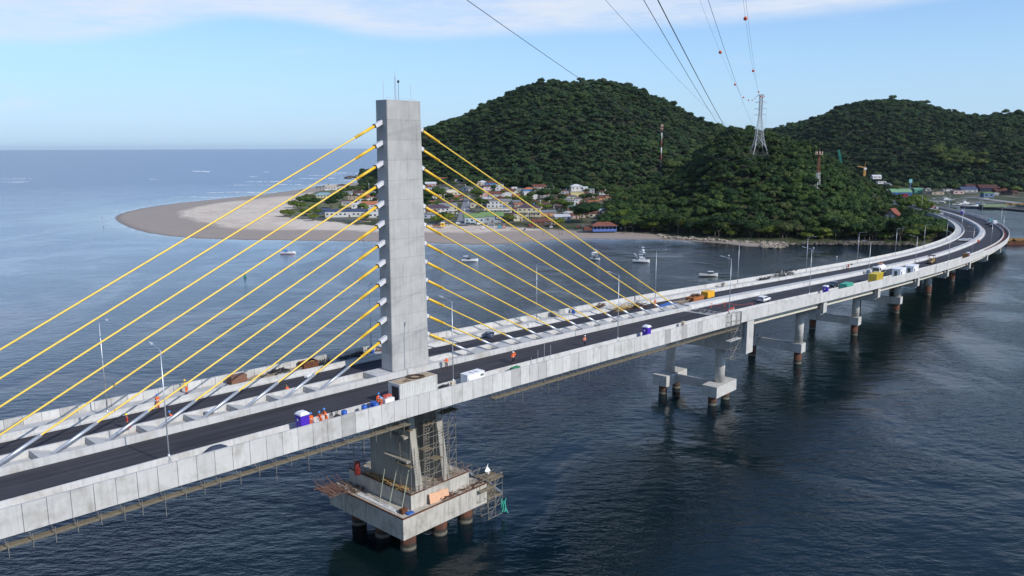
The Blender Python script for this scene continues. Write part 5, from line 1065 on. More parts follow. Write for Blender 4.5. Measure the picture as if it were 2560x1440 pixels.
def person(pose, top, legs, hat, label, s, off, rz, dz=0.0, band=True, group=None, loc_=None):
    q = POSES[pose]; r = thing('person', label, 'person', (0, 0, 0), 0, group); h = q['hip']; ln = q['lean']; cz = h+.52*math.cos(ln*1.4); cy = ln*1.3
    ks = h*.53 if pose != 'crouch' else .48
    J = [(0, 0, h, .13, .8), (0, cy*.5, h+.24, .12, .8), (0, cy, cz-.06, .15, .72), (0, cy+.02, cz+.09, .055), (0, cy+.04, cz+.17, .075), (0, cy+.05, cz+.27, .10), (0, cy+.05, cz+.34, .075)]; E_ = [(0, 1), (1, 2), (2, 3), (3, 4), (4, 5), (5, 6)]
    for sg, kn, ft, (el, ha) in ((1, q['kn'][0], q['ft'][0], q['L']), (-1, q['kn'][1], q['ft'][1], q['Rr'])):
        b = len(J); J += [(sg*.10, 0, h-.05, .09), (kn[0], kn[1], ks, .06), (ft[0], ft[1], .09, .042), (ft[0], ft[1]+.15, .035, .04)]; E_ += [(0, b), (b, b+1), (b+1, b+2), (b+2, b+3)]
        b = len(J); J += [(sg*.19, cy, cz-.03, .06), (*el, .042), (*ha, .032), (ha[0], ha[1]+.06, ha[2]-.06, .035)]; E_ += [(2, b), (b, b+1), (b+1, b+2), (b+2, b+3)]
    skin_mesh('body', J, E_, SK, r)
    g = .022; JJ = [(0, 0, h-.04, .15+g, .85), (0, cy*.5, h+.24, .14+g, .85), (0, cy, cz-.05, .17+g, .75), (0, cy+.01, cz+.04, .09)]; EE = [(0, 1), (1, 2), (2, 3)]
    for sg, (el, ha) in ((1, q['L']), (-1, q['Rr'])):
        b = len(JJ); JJ += [(sg*.19, cy, cz-.02, .075), (*el, .062), (el[0]+(ha[0]-el[0])*.85, el[1]+(ha[1]-el[1])*.85, el[2]+(ha[2]-el[2])*.85, .05)]; EE += [(2, b), (b, b+1), (b+1, b+2)]
    jk = skin_mesh('jacket', JJ, EE, top, r)
    if band:
        mb = MB(); zz = h+.20; mb.lathe([(.168, -.03), (.172, 0), (.168, .03)], (0, cy*.45, zz), 14, Matrix.Diagonal((1.04, .88, 1))); mb.build('reflective_band', VEST, jk)
    JJ = [(0, 0, h+.02, .145, .85)]; EE = []
    for sg, kn, ft in ((1, q['kn'][0], q['ft'][0]), (-1, q['kn'][1], q['ft'][1])):
        b = len(JJ); JJ += [(sg*.10, 0, h-.08, .11), (kn[0], kn[1], ks, .082), (ft[0], ft[1], .14, .065)]; EE += [(0, b), (b, b+1), (b+1, b+2)]
    skin_mesh('trousers', JJ, EE, legs, r)
    mb = MB()
    for ft in q['ft']: mb.box((ft[0], ft[1]+.06, .045), (.10, .27, .09), top=(.9, .8))
    mb.build('boots', M_dark, r)
    if hat:
        mb = MB(); mb.lathe([(.155, 0), (.165, .01), (.128, .025), (.122, .08), (.09, .14), (.03, .17)], (0, cy+.055, cz+.29), 14, Matrix.Diagonal((1, 1.12, 1))); mb.build('hard_hat', hat, r)
    r.scale = (1.06,)*3
    if loc_ is None: onroad(r, s, off, dz, rz)
    else: r.location = loc_; r.rotation_euler = (0, 0, rz)
    return r
# facing: local +y; rz=pi faces the camera side
PP = [('hips', ORNG, DKN, WHH, 'worker in orange jacket, dark trousers and white helmet standing alone beside the median', .5, -3.06, 2.7),
('stand', ORNG, DKN, WHH, 'front one of two workers in orange vests and white helmets on the near carriageway', 10.5, -8.0, 2.9), ('hips', ORNG, DKN, M_dark, 'worker in orange vest half hidden behind his white helmeted mate on the near carriageway', 11.3, -7.5, 2.2),
('hips', cloth('coral', (.75, .22, .12)), DKN, WHH, 'lone worker in coral vest and white helmet on the near lane below the stays', 29, -8.38, 3.0),
('stand', ORNG, ORNG, BLH, 'worker in orange overalls and blue helmet right beside the purple toilet', -30.3, -12.3, 2.9), ('reach', ORNG, ORNG, BLH, 'worker in orange overalls bending forward in the middle of the three near the toilet', -29.0, -12.5, 1.8), ('reach', ORNG, ORNG, BLH, 'worker in orange overalls leaning on the barrier, rightmost of the three near the toilet', -27.9, -12.0, 1.5),
('stand', ORNG, ORNG, BLH, 'upright worker in orange with blue helmet left of the white container', -19.5, -11.6, 2.6), ('reach', ORNG, ORNG, BLH, 'worker in orange stooping between the blue barrels and the container', -20.0, -12.7, 2.2),
('reach', ORNG, ORNG, BLH, 'worker in orange leaning on the far barrier behind the stays', -39.5, 8.7, -.3), ('reach', YEH, ORNG, YEH, 'worker in yellow top and orange trousers on the far walkway', -34, 12.2, .2),
('stand', REDC, M_dark, YEH, 'worker in dark red with yellow helmet on the far carriageway behind a stay', -45.5, 3.4, 1.2), ('crouch', ORNG, ORNG, BLH, 'worker in orange crouching at the median beside a stay pipe', -40.3, 2.5, 1.4), ('crouch', ORNG, ORNG, None, 'worker in orange crouching low in the median trough', -24.3, 1.9, .5),
('stand', ORNG, ORNG, ORNG, 'worker all in orange among the debris on the far carriageway under the last stays', 73.5, 5.3, 2.4), ('stand', cloth('pink_vest', (.75, .45, .40)), DKN, WHH, 'left one of two distant workers in pale vests by the far barrier', 206.5, 8.0, 2.9), ('stand', REDC, REDC, WHH, 'right one of two distant workers, in red, by the far barrier', 209, 8.3, 2.0)]
for a in PP: person(*a[:5], a[5], a[6], a[7], .14 if (a[6] > 9.5 or a[6] < -11.1) else (.1 if abs(a[6]) < 2 else 0), band=a[1] is not REDC)
# ---- chemical toilets ----
def toilet(words, s, off, rz=0.0):
    r = thing('portable_toilet', words, 'toilet', (0, 0, 0), 0, 'purple portable toilets on the bridge'); pu = mat('toilet_purple', (.075, .025, .42), .45, var=.06)
    mb = MB(); mb.box((0, 0, 1.1), (1.15, 1.15, 2.1)); 
    for k in range(5): mb.box((-.46+k*.23, -.58, 1.15), (.06, .03, 1.7)); mb.box((.58, -.46+k*.23, 1.15), (.03, .06, 1.7))
    mb.build('cabin', pu, r); mb = MB(); mb.box((0, 0, 2.24), (1.26, 1.26, .18)); mb.box((0, 0, 2.42), (1.2, 1.2, .22), top=(.62, .7)); mb.build('roof', M_white, r)
    mb = MB(); mb.box((-.585, 0, 1.08), (.05, .8, 1.85)); d = mb.build('door', mat('toilet_door', (.06, .02, .34), .5), r); mb = MB(); mb.box((-.62, .05, 1.6), (.03, .28, .3)); mb.build('notice', M_white, d)
    mb = MB(); mb.box((0, 0, .04), (1.2, 1.2, .12)); mb.build('base', M_dark, r); return onroad(r, s, off, .14, rz)
toilet('purple portable toilet with white roof, nearest one, left of the three orange workers', -31.7, -12.7); toilet('purple portable toilet standing alone halfway along the stayed span', 42.3, -12.7); toilet('purple portable toilet next to the dark car and green box', 128.9, -12.7); toilet('purple portable toilet beside a brown box near the bend', 304, -12.4); toilet('small distant purple toilet beyond the bend', 566, -9)
# ---- container ----
def container(words, s, off, L, Wd, H, m, mroof, rz=0.0, dz=0.14, door_open=False, nribs=None):
    r = thing('container', words, 'container'); mb = MB(); n = nribs or int(L/.3)
    mb.box((0, 0, H/2), (L-.1, Wd-.1, H-.1))
    for k in range(n):
        x = -L/2+.15+(k+.5)*(L-.3)/n
        for sg in (-1, 1): mb.box((x, sg*(Wd/2-.03), H/2), ((L-.3)/n*.5, .05, H-.3))
    for k in range(int(Wd/.3)):
        for sg in (-1, 1): mb.box((sg*(L/2-.03), -Wd/2+.3+k*.3, H/2), (.05, .14, H-.3))
    mb.build('shell', m, r)
    mb = MB()
    for sx in (-1, 1):
        for sy in (-1, 1): mb.box((sx*(L/2-.06), sy*(Wd/2-.06), H/2), (.16, .16, H+.02))
        mb.box((sx*(L/2-.06), 0, H-.06), (.13, Wd-.3, .13)); mb.box((sx*(L/2-.06), 0, .08), (.13, Wd-.3, .16)); mb.box((0, sx*(Wd/2-.06), H-.06), (L-.3, .13, .13)); mb.box((0, sx*(Wd/2-.06), .08), (L-.3, .13, .16))
    mb.build('frame', m, r); mb = MB(); mb.box((0, 0, H+.0), (L-.25, Wd-.25, .05)); mb.build('roof', mroof, r)
    if door_open: mb = MB(); mb.box((-L/2-.02, -.25, H/2-.15), (.08, 1.3, H-.5)); mb.build('doorway', M_dark, r)
    return onroad(r, s, off, dz, rz)
wcont = mat('container_white', (.60, .60, .57), .5, var=.06, dirt=(.35, .27, .18, .4), dscale=.6, streak=.2)
cont = container('long off white shipping container with a beige roof beside the pylon', -14.1, -12.25, 6.6, 2.3, 3.0, wcont, mat('rusty_beige_roof', (.40, .31, .21), .8, var=.15, dirt=(.25, .15, .09, .6), dscale=1.2), door_open=True)
mb = MB()
for k in range(5):
    rr = .55+.12*k; c = road(-13.6, -12.1, 3.22+.035*(k % 3)); n = 26; mb.path([c+Vector((rr*math.cos(i*6.283/n)*1.25, rr*math.sin(i*6.283/n), 0)) for i in range(n+1)], .045, 5)
c = road(-14.6, -12.1, 3.22); mb.path([c, c+RM(-10) @ Vector((-1.6, -.6, 0)), c+RM(-10) @ Vector((-.6, -.9, 0))], .04, 5)
mesh_thing('coiled_hose', 'dark brown hose coiled on the roof of the white container', 'hose', mb, mat('hose_brown', (.07, .045, .03), .7))
container('small yellow container on the near side beside the white truck', 171.5, -12.2, 6.3, 2.4, 2.9, mat('container_yellow', (.62, .46, .05), .55, dirt=(.3, .2, .05, .5)), mat('container_yellow', (.62, .46, .05)))
container('low green storage box on the walkway behind the dark car', 145.5, -12.3, 5.0, 2.0, 1.8, mat('container_green', (.06, .34, .24), .5), mat('container_green', (.06, .34, .24)), nribs=3)
container('yellow compressor box on the far carriageway right of the last stay', 96.8, 4.6, 3.4, 1.9, 1.5, mat('compressor_yellow', (.80, .42, .03), .5), mat('compressor_yellow', (.8, .42, .03)), nribs=4, dz=.3)
container('brown box beside the farther purple toilet', 300.8, -12.2, 2.2, 2.0, 2.0, mat('brown_box', (.25, .13, .04), .7), mat('brown_box', (.25, .13, .04)), nribs=3)
def cabin(words, s, off, L):
    r = thing('site_cabin', words, 'cabin', (0, 0, 0), 0, 'white site cabins'); mb = MB(); mb.box((0, 0, 1.45), (L, 2.6, 2.7)); mb.build('walls', M_white, r); mb = MB(); mb.box((0, 0, 2.88), (L+.25, 2.9, .16)); mb.build('roof', M_white, r)
    mb = MB(); mb.box((-L*.30, -1.32, 1.6), (1.1, .06, 1.2)); w_ = mb.build('window', M_frame, r); mb = MB(); mb.box((-L*.30, -1.36, 1.6), (.85, .05, .95)); mb.build('pane', M_glass, w_)
    mb = MB(); mb.box((-L/2-.02, .1, 1.2), (.06, .9, 2.1)); mb.build('door', M_glass, r); mb = MB(); mb.box((L*.2, -1.32, 2.1), (.8, .1, .5)); mb.build('air_conditioner', M_frame, r); return onroad(r, s, off, .14)
cabin('white site cabin right of the yellow container, nearer of two', 195.5, -12.2, 6.2); cabin('white site cabin farther of two, with dark window', 211.0, -12.2, 6.4)
# ---- vehicles ----
M_tyre = mat('tyre_rubber', (.02, .02, .02), .9); M_rim = mat('wheel_rim', (.45, .45, .46), .35, metal=.7)
def carbody(mb, L, Wd, prof, cut=1.0):
    """side profile extruded across the width with tumblehome"""
    n = len(prof); vs = []
    for y, k in ((-Wd/2, 1), (-Wd/2+.08, 1), (Wd/2-.08, 1), (Wd/2, 1)):
        for x, z in prof:
            t = max(0, (z-.9)/.7); yy = y*(1-.17*t); vs.append((x, yy, z if abs(y) < Wd/2-.01 else z-.04 if z > .5 else z+.04))
    fs = [(k*n+i, k*n+(i+1) % n, (k+1)*n+(i+1) % n, (k+1)*n+i) for k in range(3) for i in range(n)]; fs += [tuple(range(n-1, -1, -1)), tuple(range(3*n, 4*n))]
    return mb.add(vs, fs)
def car(words, m, kind='hatch', group=None):
    r = thing('parked_car', words, 'car', (0, 0, 0), 0, group); L = 4.1 if kind == 'hatch' else 4.6; h = L/2
    if kind == 'pickup': prof = [(-2.6, .45), (-2.62, 1.02), (-.6, 1.05), (-.35, 1.68), (.75, 1.70), (1.35, 1.1), (2.5, .98), (2.6, .5)]; gl = [((-.50, 1.1), (-.3, 1.6), (.7, 1.62), (1.2, 1.12))]
    elif kind == 'sedan': prof = [(-2.25, .4), (-2.3, .95), (-1.6, 1.05), (-.95, 1.43), (.35, 1.45), (1.1, 1.0), (2.15, .86), (2.28, .45)]; gl = [((-1.35, 1.05), (-.85, 1.38), (.3, 1.39), (.9, 1.03))]
    else: prof = [(-1.95, .4), (-2.02, .95), (-1.8, 1.42), (-1.45, 1.50), (.25, 1.50), (1.0, 1.05), (1.9, .88), (2.05, .45)]; gl = [((-1.65, 1.05), (-1.5, 1.42), (.2, 1.42), (.8, 1.05))]
    mb = MB(); mb.smooth = False; carbody(mb, L, 1.74, prof); body = mb.build('body', m, r)
    mb = MB()
    for g_ in gl:
        for sg in (-1, 1): vs = [(x, sg*(.872*(1-.17*max(0, (z-.9)/.7))+.012), z) for x, z in g_]; mb.add(vs, [(0, 1, 2, 3) if sg < 0 else (3, 2, 1, 0)])
    mb.build('side_window', M_glass, body)
    mb = MB(); (x0, z0), (x1, z1) = (prof[4], prof[5]) if kind != 'pickup' else (prof[4], prof[5])
    def pane(x0, z0, x1, z1, o_): 
        dx, dz = x1-x0, z1-z0; l = math.hypot(dx, dz); nx, nz = -dz/l*o_, dx/l*o_; a = .1
        mb.add([(x0+dx*a+nx, -.62, z0+dz*a+nz), (x0+dx*a+nx, .62, z0+dz*a+nz), (x0+dx*.92+nx, .70, z0+dz*.92+nz), (x0+dx*.92+nx, -.70, z0+dz*.92+nz)], [(0, 1, 2, 3)])
    pane(x0, z0, x1, z1, .02 if True else 0); mb.build('windscreen', M_glass, body)
    mb = MB(); rr = (prof[2], prof[1]) if kind == 'hatch' else (prof[3], prof[2]); (a, b), (c, d) = rr; dx, dz = c-a, d-b; l = math.hypot(dx, dz); nx, nz = dz/l*.02, -dx/l*.02
    mb.add([(a+dx*.1+nx, -.6, b+dz*.1+nz), (a+dx*.1+nx, .6, b+dz*.1+nz), (c-dx*.15+nx, .66, d-dz*.15+nz), (c-dx*.15+nx, -.66, d-dz*.15+nz)], [(3, 2, 1, 0)]); mb.build('rear_window', M_glass, body)
    for sx in (-.64, .66):
        for sy in (-1, 1):
            x = sx*h*1.02; mb = MB(); mb.tube((x, sy*.70, .32), (x, sy*.90, .32), .33, 18); w_ = mb.build('wheel', M_tyre, r); mb = MB(); mb.tube((x, sy*.86, .32), (x, sy*.915, .32), .20, 12); mb.build('rim', M_rim, w_)
    e = prof[-2][0]; b_ = prof[1][0]
    for sy in (-1, 1):
        mb = MB(); mb.box((e-.02, sy*.62, .74), (.14, .34, .15)); mb.build('headlight', M_frame, r); mb = MB(); mb.box((b_+.0, sy*.68, .92), (.10, .26, .22)); mb.build('tail_light', mat('tail_red', (.4, .02, .02), .3), r)
    return r
M_carw = mat('car_white', (.78, .78, .78), .25, var=.02, coat=.5); M_card = mat('car_dark', (.018, .024, .026), .2, var=.02, coat=.6); M_carg = mat('car_grey', (.22, .23, .24), .25, coat=.5); M_carr = mat('car_red', (.30, .03, .03), .25, coat=.5)
wc = onroad(car('white hatchback parked on the near lane right of the orange barriers', M_carw, 'hatch', 'cars on the bridge'), 103, -7.4, 0, .0); wc.rotation_euler.z += 0
dc = onroad(car('dark green sedan parked beside the green storage box', M_card, 'sedan', 'cars on the bridge'), 150, -7.2, 0, math.pi)
for base, s, off, wd, rz in ((wc, 184.5, -9.0, 'small white car squeezed between the yellow container and the cabin', 0), (wc, 399, 5.2, 'left one of two white cars on the far carriageway in the bend', math.pi/2+.3), (wc, 401, 2.9, 'right one of two white cars on the far carriageway in the bend', math.pi/2+.3), (dc, 492, -7.4, 'nearer dark car parked by the outer barrier beyond the bend', 0), (dc, 503, -7.4, 'farther dark car parked by the outer barrier beyond the bend', 0), (wc, 560, 7.0, 'white car half hidden by trees on the inner lane', 0), (wc, 600, -6.5, 'tiny white car beside a pink shed beyond the bend', 0)):
    c = copytree(base, label=wd); onroad(c, s, off, 0, rz)
# truck: white tanker with crane
r = thing('tanker_truck', 'white tank truck with a cream cab facing the camera on the near carriageway', 'truck'); crm = mat('truck_cream', (.74, .70, .62), .35)
mb = MB(); mb.box((3.4, 0, 1.75), (2.0, 2.4, 2.3), top=(.86, .92)); cb = mb.build('cab', crm, r); mb = MB(); mb.box((4.32, 0, 2.15), (.12, 2.0, .95), Matrix.Rotation(-.10, 3, 'Y')); mb.build('windscreen', M_glass, cb); mb = MB(); mb.box((4.4, 0, 1.0), (.12, 1.7, .7)); mb.build('grille', M_dark, cb)
for sy in (-1, 1): mb = MB(); mb.box((4.42, sy*.95, .85), (.1, .3, .22)); mb.build('headlight', M_frame, cb); mb = MB(); mb.box((3.3, sy*1.18, 2.2), (1.1, .06, .8)); mb.build('side_window', M_glass, cb); mb = MB(); mb.box((4.2, sy*1.45, 2.2), (.1, .22, .55)); mb.build('mirror', M_dark, cb)
mb = MB(); Mx = Matrix.Rotation(math.pi/2, 3, 'Y'); mb.lathe([(.3, -2.9), (1.05, -2.6), (1.15, 0), (1.05, 2.4), (.3, 2.7)], (-.9, 0, 2.1), 18, Matrix.Diagonal((1, 1.05, .95)) @ Mx); mb.build('tank', M_white, r)
mb = MB(); mb.box((0, 0, .85), (7.8, 1.0, .3)); mb.box((-.9, 0, 1.05), (5.8, 2.2, .12)); mb.build('chassis', M_dark, r); mb = MB(); mb.tube((-.2, .4, 3.0), (-.2, .4, 3.9), .18, 8); mb.tube((-.2, .4, 3.8), (-2.4, .2, 3.5), .15, 6); mb.box((-1.6, -.6, 3.35), (1.6, .8, .4)); mb.build('pump_gear', mat('gear_orange', (.5, .22, .12), .6), r)
for x in (3.3, -1.6, -2.8):
    for sy in (-1, 1): mb = MB(); mb.tube((x, sy*.85, .5), (x, sy*1.18, .5), .5, 16); w_ = mb.build('wheel', M_tyre, r); mb = MB(); mb.tube((x, sy*1.1, .5), (x, sy*1.2, .5), .28, 10); mb.build('rim', M_rim, w_)
onroad(r, 199.5, -5.0, 0, math.pi)
# brown roller / loader under a canopy
r = thing('road_roller', 'dark brown road machine with yellow trim on the near carriageway past the cabins', 'roller'); 
mb = MB(); mb.tube((-1.6, -.95, .75), (-1.6, .95, .75), .72, 20); mb.build('drum', mat('drum_steel', (.16, .12, .09), .5, metal=.5), r); mb = MB(); mb.box((.2, 0, 1.1), (2.6, 1.6, .9)); mb.box((1.4, 0, 1.3), (1.2, 1.5, .8), top=(.8, .9)); mb.build('chassis', mat('machine_yellow', (.42, .24, .04), .5), r)
mb = MB(); mb.box((.1, 0, 3.0), (2.4, 1.9, .12)); mb.build('canopy', mat('machine_brown', (.05, .028, .02), .6), r); mb = MB()
for x in (-.9, 1.1):
    for y in (-.8, .8): mb.tube((x, y, 1.4), (x, y, 3.0), .07, 5)
mb.build('canopy_post', mat('machine_brown', (.05, .028, .02), .6), r); mb = MB(); mb.tube((1.4, -.95, .7), (1.4, .95, .7), .68, 18); mb.build('rear_wheel', M_tyre, r); mb = MB(); mb.box((-.2, 0, 1.75), (.5, .5, .5)); mb.build('seat', M_dark, r); onroad(r, 261, -7.0, 0); r.scale = (1.35, 1.2, 1.1)
# white generator box on the near walkway
r = thing('generator', 'white generator cabinet with dark louvres standing behind the parapet', 'generator'); mb = MB(); mb.box((0, 0, 1.05), (4.4, 1.5, 1.9)); mb.box((0, 0, 2.03), (4.5, 1.6, .08)); mb.build('cabinet', M_white, r); mb = MB(); mb.box((-.55, -.2, 2.09), (.14, 1.1, .04)); mb.box((.55, -.2, 2.09), (.14, 1.1, .04)); mb.build('roof_slot', M_dark, r); mb = MB(); mb.box((1.6, -.77, 1.5), (.8, .05, .35)); mb.box((-1.9, -.77, .9), (.1, .05, 1.2)); mb.build('louvre', mat('louvre_grey', (.15, .15, .15), .6), r); onroad(r, -3.2, -12.6, .14); r.scale = (.78, .95, .9)
# barrels
def barrel(words, s, off, m, tilt=0.0, sc=1.0, dz=.14, group='barrels on the bridge', rz=0):
    r = thing('barrel', words, 'barrel', (0, 0, 0), 0, group); mb = MB(); mb.lathe([(.27, 0), (.30, .03), (.30, .28), (.315, .30), (.30, .33), (.30, .58), (.315, .6), (.30, .63), (.29, .9), (.26, .93)], (0, 0, 0), 16); mb.build('shell', m, r); mb = MB(); mb.tube((.12, 0, .93), (.12, 0, .97), .05, 8); mb.tube((-.12, 0, .93), (-.12, 0, .97), .04, 8); mb.build('cap', M_dark, r)
    onroad(r, s, off, dz+(.3 if tilt else 0), rz); r.rotation_euler.x = tilt; r.scale = (sc,)*3; return r
M_bb = mat('barrel_blue', (.02, .10, .42), .4)
for i, (s, o_, tl, wd) in enumerate(((-25.6, -12.5, 0, 'blue barrel leftmost of the row by the near parapet'), (-22.5, -12.5, 0, 'blue barrel alone between the leftmost one and the cluster'), (-21.4, -12.3, 1.5, 'blue barrel lying at the left of the cluster'), (-20.9, -12.8, 0, 'blue barrel standing in front of the cluster'), (-20.7, -12.0, 0, 'blue barrel at the back of the cluster'), (-20.4, -12.6, 1.5, 'blue barrel lying beside the stooping worker'), (52.5, 12.6, 0, 'single blue barrel against the far parapet'), (-1.7, 12.9, 0, 'blue tub by the far parapet left of the pylon'))):
    barrel(wd, s, o_, M_bb, tl, 1.25 if i < 6 else 1.3, rz=i)
mb = MB(); c = road(-26.6, -12.5, .5)
mb.lathe([(.2, -.3), (.55, -.2), (.62, .1), (.35, .42), (.1, .5)], c, 12); mesh_thing('sack', 'dark wrapped sack beside the leftmost blue barrel', 'sack', mb, M_dark)
mb = MB(); c = road(-42.6, -12.6, .6); mb.lathe([(.7, -.46), (.95, -.2), (.85, .3), (.45, .66), (.1, .75)], c, 14, Matrix.Rotation(rth(0), 3, 'Z') @ Matrix.Diagonal((1.6, .6, 1))); mesh_thing('tarpaulin_bundle', 'dark blue tarpaulin bundle behind the near parapet on the left', 'tarpaulin', mb, mat('tarp_dark', (.03, .04, .07), .7, bump=.03))
mb = MB(); c = road(-18.9, -12.6, .14); mb.box(c+Vector((0, 0, .7)), (1.5, 1.2, 1.4), RM(-15)); mesh_thing('water_tank', 'white cube tank stacked with red and white bags left of the container', 'tank', mb, M_white)
mb = MB(); rg = random.Random(2)
for i in range(7): mb.box(road(-18.9+rg.uniform(-.6, .6), -12.6+rg.uniform(-.4, .4), 1.62+rg.uniform(0, .3)), (.45, .3, .16), RM(-15) @ Matrix.Rotation(rg.uniform(-1, 1), 3, 'Z'))
mesh_thing('bags', 'red and white bags lying on the white cube tank', 'bags', mb, mat('bag_red', (.55, .10, .07), .7, var=.4))
# far walkway clutter
def boxthing(name, words, cat, s, off, dim, m, dz=.14, rz=0, top=None, group=None):
    mb = MB(); mb.box(road(s, off, dz+dim[2]/2), dim, RM(s) @ Matrix.Rotation(rz, 3, 'Z'), top=top)
    k = 3
    for i in range(k): mb.box(road(s, off, dz+dim[2]*(i+.5)/k), (dim[0]+.05, dim[1]+.05, .06), RM(s) @ Matrix.Rotation(rz, 3, 'Z'))
    return mesh_thing(name, words, cat, mb, m, group)
boxthing('crate', 'rust brown crate on the far walkway between the stays', 'crate', -26.6, 12.0, (2.4, 1.4, 1.2), mat('crate_brown', (.20, .10, .065), .8))
r = thing('tool_cage', 'open rusty box with wood inside on the far walkway left of the pylon', 'crate'); mb = MB(); L_, W_, H_ = 2.6, 1.6, 1.0
for a, b in (((0, -W_/2, H_/2), (L_, .08, H_)), ((0, W_/2, H_/2), (L_, .08, H_)), ((-L_/2, 0, H_/2), (.08, W_, H_)), ((L_/2, 0, H_/2), (.08, W_, H_)), ((0, 0, .05), (L_, W_, .1))): mb.box(a, b)
mb.build('box', M_rust, r); mb = MB(); rg = random.Random(6)
for i in range(8): mb.box((rg.uniform(-.9, .9), rg.uniform(-.5, .5), .5+rg.uniform(0, .4)), (1.2, .12, .08), Matrix.Rotation(rg.uniform(-1, 1), 3, 'Z'))
mb.build('timber', mat('raw_timber', (.42, .28, .11)), r); onroad(r, -14.4, 12.4, .14)
def heap(name, words, cat, s, off, L, Wd, n, m, h=.5, seed=1, r=.04, planks=False, dz=.16):
    mb = MB(); rg = random.Random(seed)
    for i in range(n):
        a = Vector((rg.uniform(-L/2, L/2), rg.uniform(-Wd/2, Wd/2), rg.uniform(0, h))); ang = rg.gauss(0, .35) if planks else rg.uniform(0, 6.28); l = rg.uniform(.4, 1.0)*L*(.5 if planks else .28)
        d = Vector((math.cos(ang), math.sin(ang)*.5, rg.uniform(-.2, .2)))*l
        p0, p1 = [road(s, off, dz)+RM(s) @ q for q in (a-d, a+d)]
        if planks: dd = p1-p0; mb.box((p0+p1)/2, (dd.length, .16, .05), dd.to_track_quat('X', 'Z').to_matrix())
        else: m_ = (p0+p1)/2+Vector((0, 0, rg.uniform(0, .3))); mb.path([p0, m_, p1], r, 5)
    return mesh_thing(name, words, cat, mb, m)
heap('timber_pile', 'pale planks lying on the far walkway right of the rust brown crate', 'timber', -22.8, 12.3, 4.2, .9, 16, mat('grey_timber', (.34, .27, .20), .85), .2, 1, planks=True)
heap('cable_heap', 'black netting heaped over the end of the pale planks', 'net', -19.6, 12.3, 2.6, 1.2, 50, M_dark, .55, 2, .06)
heap('cable_heap', 'round black hose heap right of the open rusty box', 'hose', -11.8, 12.1, 2.2, 1.3, 60, M_dark, .6, 3, .06)
heap('cable_heap', 'long low spread of black bars in the pylon shadow on the far walkway', 'rebar', -6.0, 12.6, 5.5, 1.1, 60, M_dark, .35, 4, .04)
heap('rubble', 'scraps of wood and pipe left of the open rusty box', 'debris', -17.0, 12.6, 3.0, 1.4, 22, mat('grey_timber', (.34, .27, .20)), .2, 5, .035)
heap('debris', 'small scraps beside the blue tub at the pylon', 'debris', .2, 13.0, 1.6, .8, 20, mat('crate_brown', (.20, .10, .065)), .3, 6, .05)
heap('pallet', 'brown pallet on the far walkway right of the pylon', 'pallet', 13.6, 13.0, 1.6, 1.0, 14, mat('raw_timber', (.42, .28, .11)), .2, 7, planks=True)
heap('debris', 'small heap on the walkway behind the third right hand stay', 'debris', 35.0, 13.0, 2.0, .8, 22, mat('grey_timber', (.34, .27, .20)), .2, 9, .04)
heap('timber_pile', 'wide stack of yellow brown planks on the far carriageway near the last stays', 'timber', 64.5, 8.0, 4.6, 2.2, 40, mat('raw_timber', (.42, .28, .11)), .9, 10, planks=True, dz=.05)
heap('rebar_heap', 'dark heap of bars and scrap between the plank stack and the orange worker', 'rebar', 69.8, 7.6, 4.2, 2.4, 70, mat('scrap_brown', (.10, .06, .04), .8), .9, 11, .06, dz=.05)
heap('debris', 'scrap and small gear against the far parapet behind the plank stack', 'debris', 62.5, 12.9, 3.6, 1.0, 40, mat('scrap_brown', (.10, .06, .04)), .8, 12, .06)
heap('debris', 'litter of grey boards at the end of the median', 'debris', 81.5, 4.2, 7.0, 3.6, 34, mat('grey_timber', (.34, .27, .20)), .25, 13, planks=True, dz=.03)
heap('rebar_heap', 'rusty brown skip load beside the yellow compressor', 'scrap', 89.5, 4.0, 2.6, 1.6, 60, mat('scrap_brown', (.10, .06, .04)), .6, 14, .05, dz=1.1)
boxthing('skip', 'rusty orange skip left of the yellow compressor', 'skip', 89.5, 4.0, (4.6, 2.0, 1.2), mat('skip_orange', (.36, .13, .04), .8, dirt=(.12, .05, .03, .7)), .05, 0, (1.12, 1.1))
boxthing('tarpaulin', 'flat bright blue tarpaulin at the foot of the last stay', 'tarpaulin', 77.5, 4.4, (5.6, 2.4, .35), mat('tarp_blue', (.04, .13, .42)), .03, .1, (.9, .8))
boxthing('foam_block', 'white foam block lying on the far carriageway edge', 'foam', -17.2, 8.2, (1.5, .5, .3), M_white, .02, .5)
boxthing('plastic_bag', 'white bag lying in the median trough', 'bag', -36.2, 1.0, (1.3, .6, .35), M_white, .5, .2, (.6, .6))
boxthing('cloth', 'red cloth on top of an anchor block', 'cloth', -46.5, 1.2, (.9, .5, .16), mat('cloth_pinkred', (.6, .06, .10), .8), .9, .3, (.7, .7))
boxthing('net_bundle', 'small green net bundle on the near barrier', 'net', 6.4, -12.2, (1.8, .7, .4), mat('net_dark_green', (.03, .22, .09), .8), .55, .1, (.5, .5))
boxthing('paper_sack', 'beige cement sack propped against the near barrier right of the lamp', 'sack', -6.6, -11.9, (.6, .45, 1.0), mat('sack_beige', (.55, .48, .36), .8), .14, .2, (.8, .6))
boxthing('tyre_heap', 'black rubber mat heaped at the foot of the near lamp', 'mat', -8.6, -12.2, (1.4, .8, .9), M_dark, .14, .2, (.5, .5))
boxthing('tool_trolley', 'beige trolley on the near barrier beyond the second toilet', 'trolley', 56.2, -12.3, (.9, .7, 1.0), mat('sack_beige', (.55, .48, .36)), .5, .2, (.8, .7))
boxthing('concrete_block', 'grey block standing on the far walkway right of the compressor', 'block', 118.5, 11.6, (1.6, .9, 1.4), M_foot, .14, .2, (.7, .8))
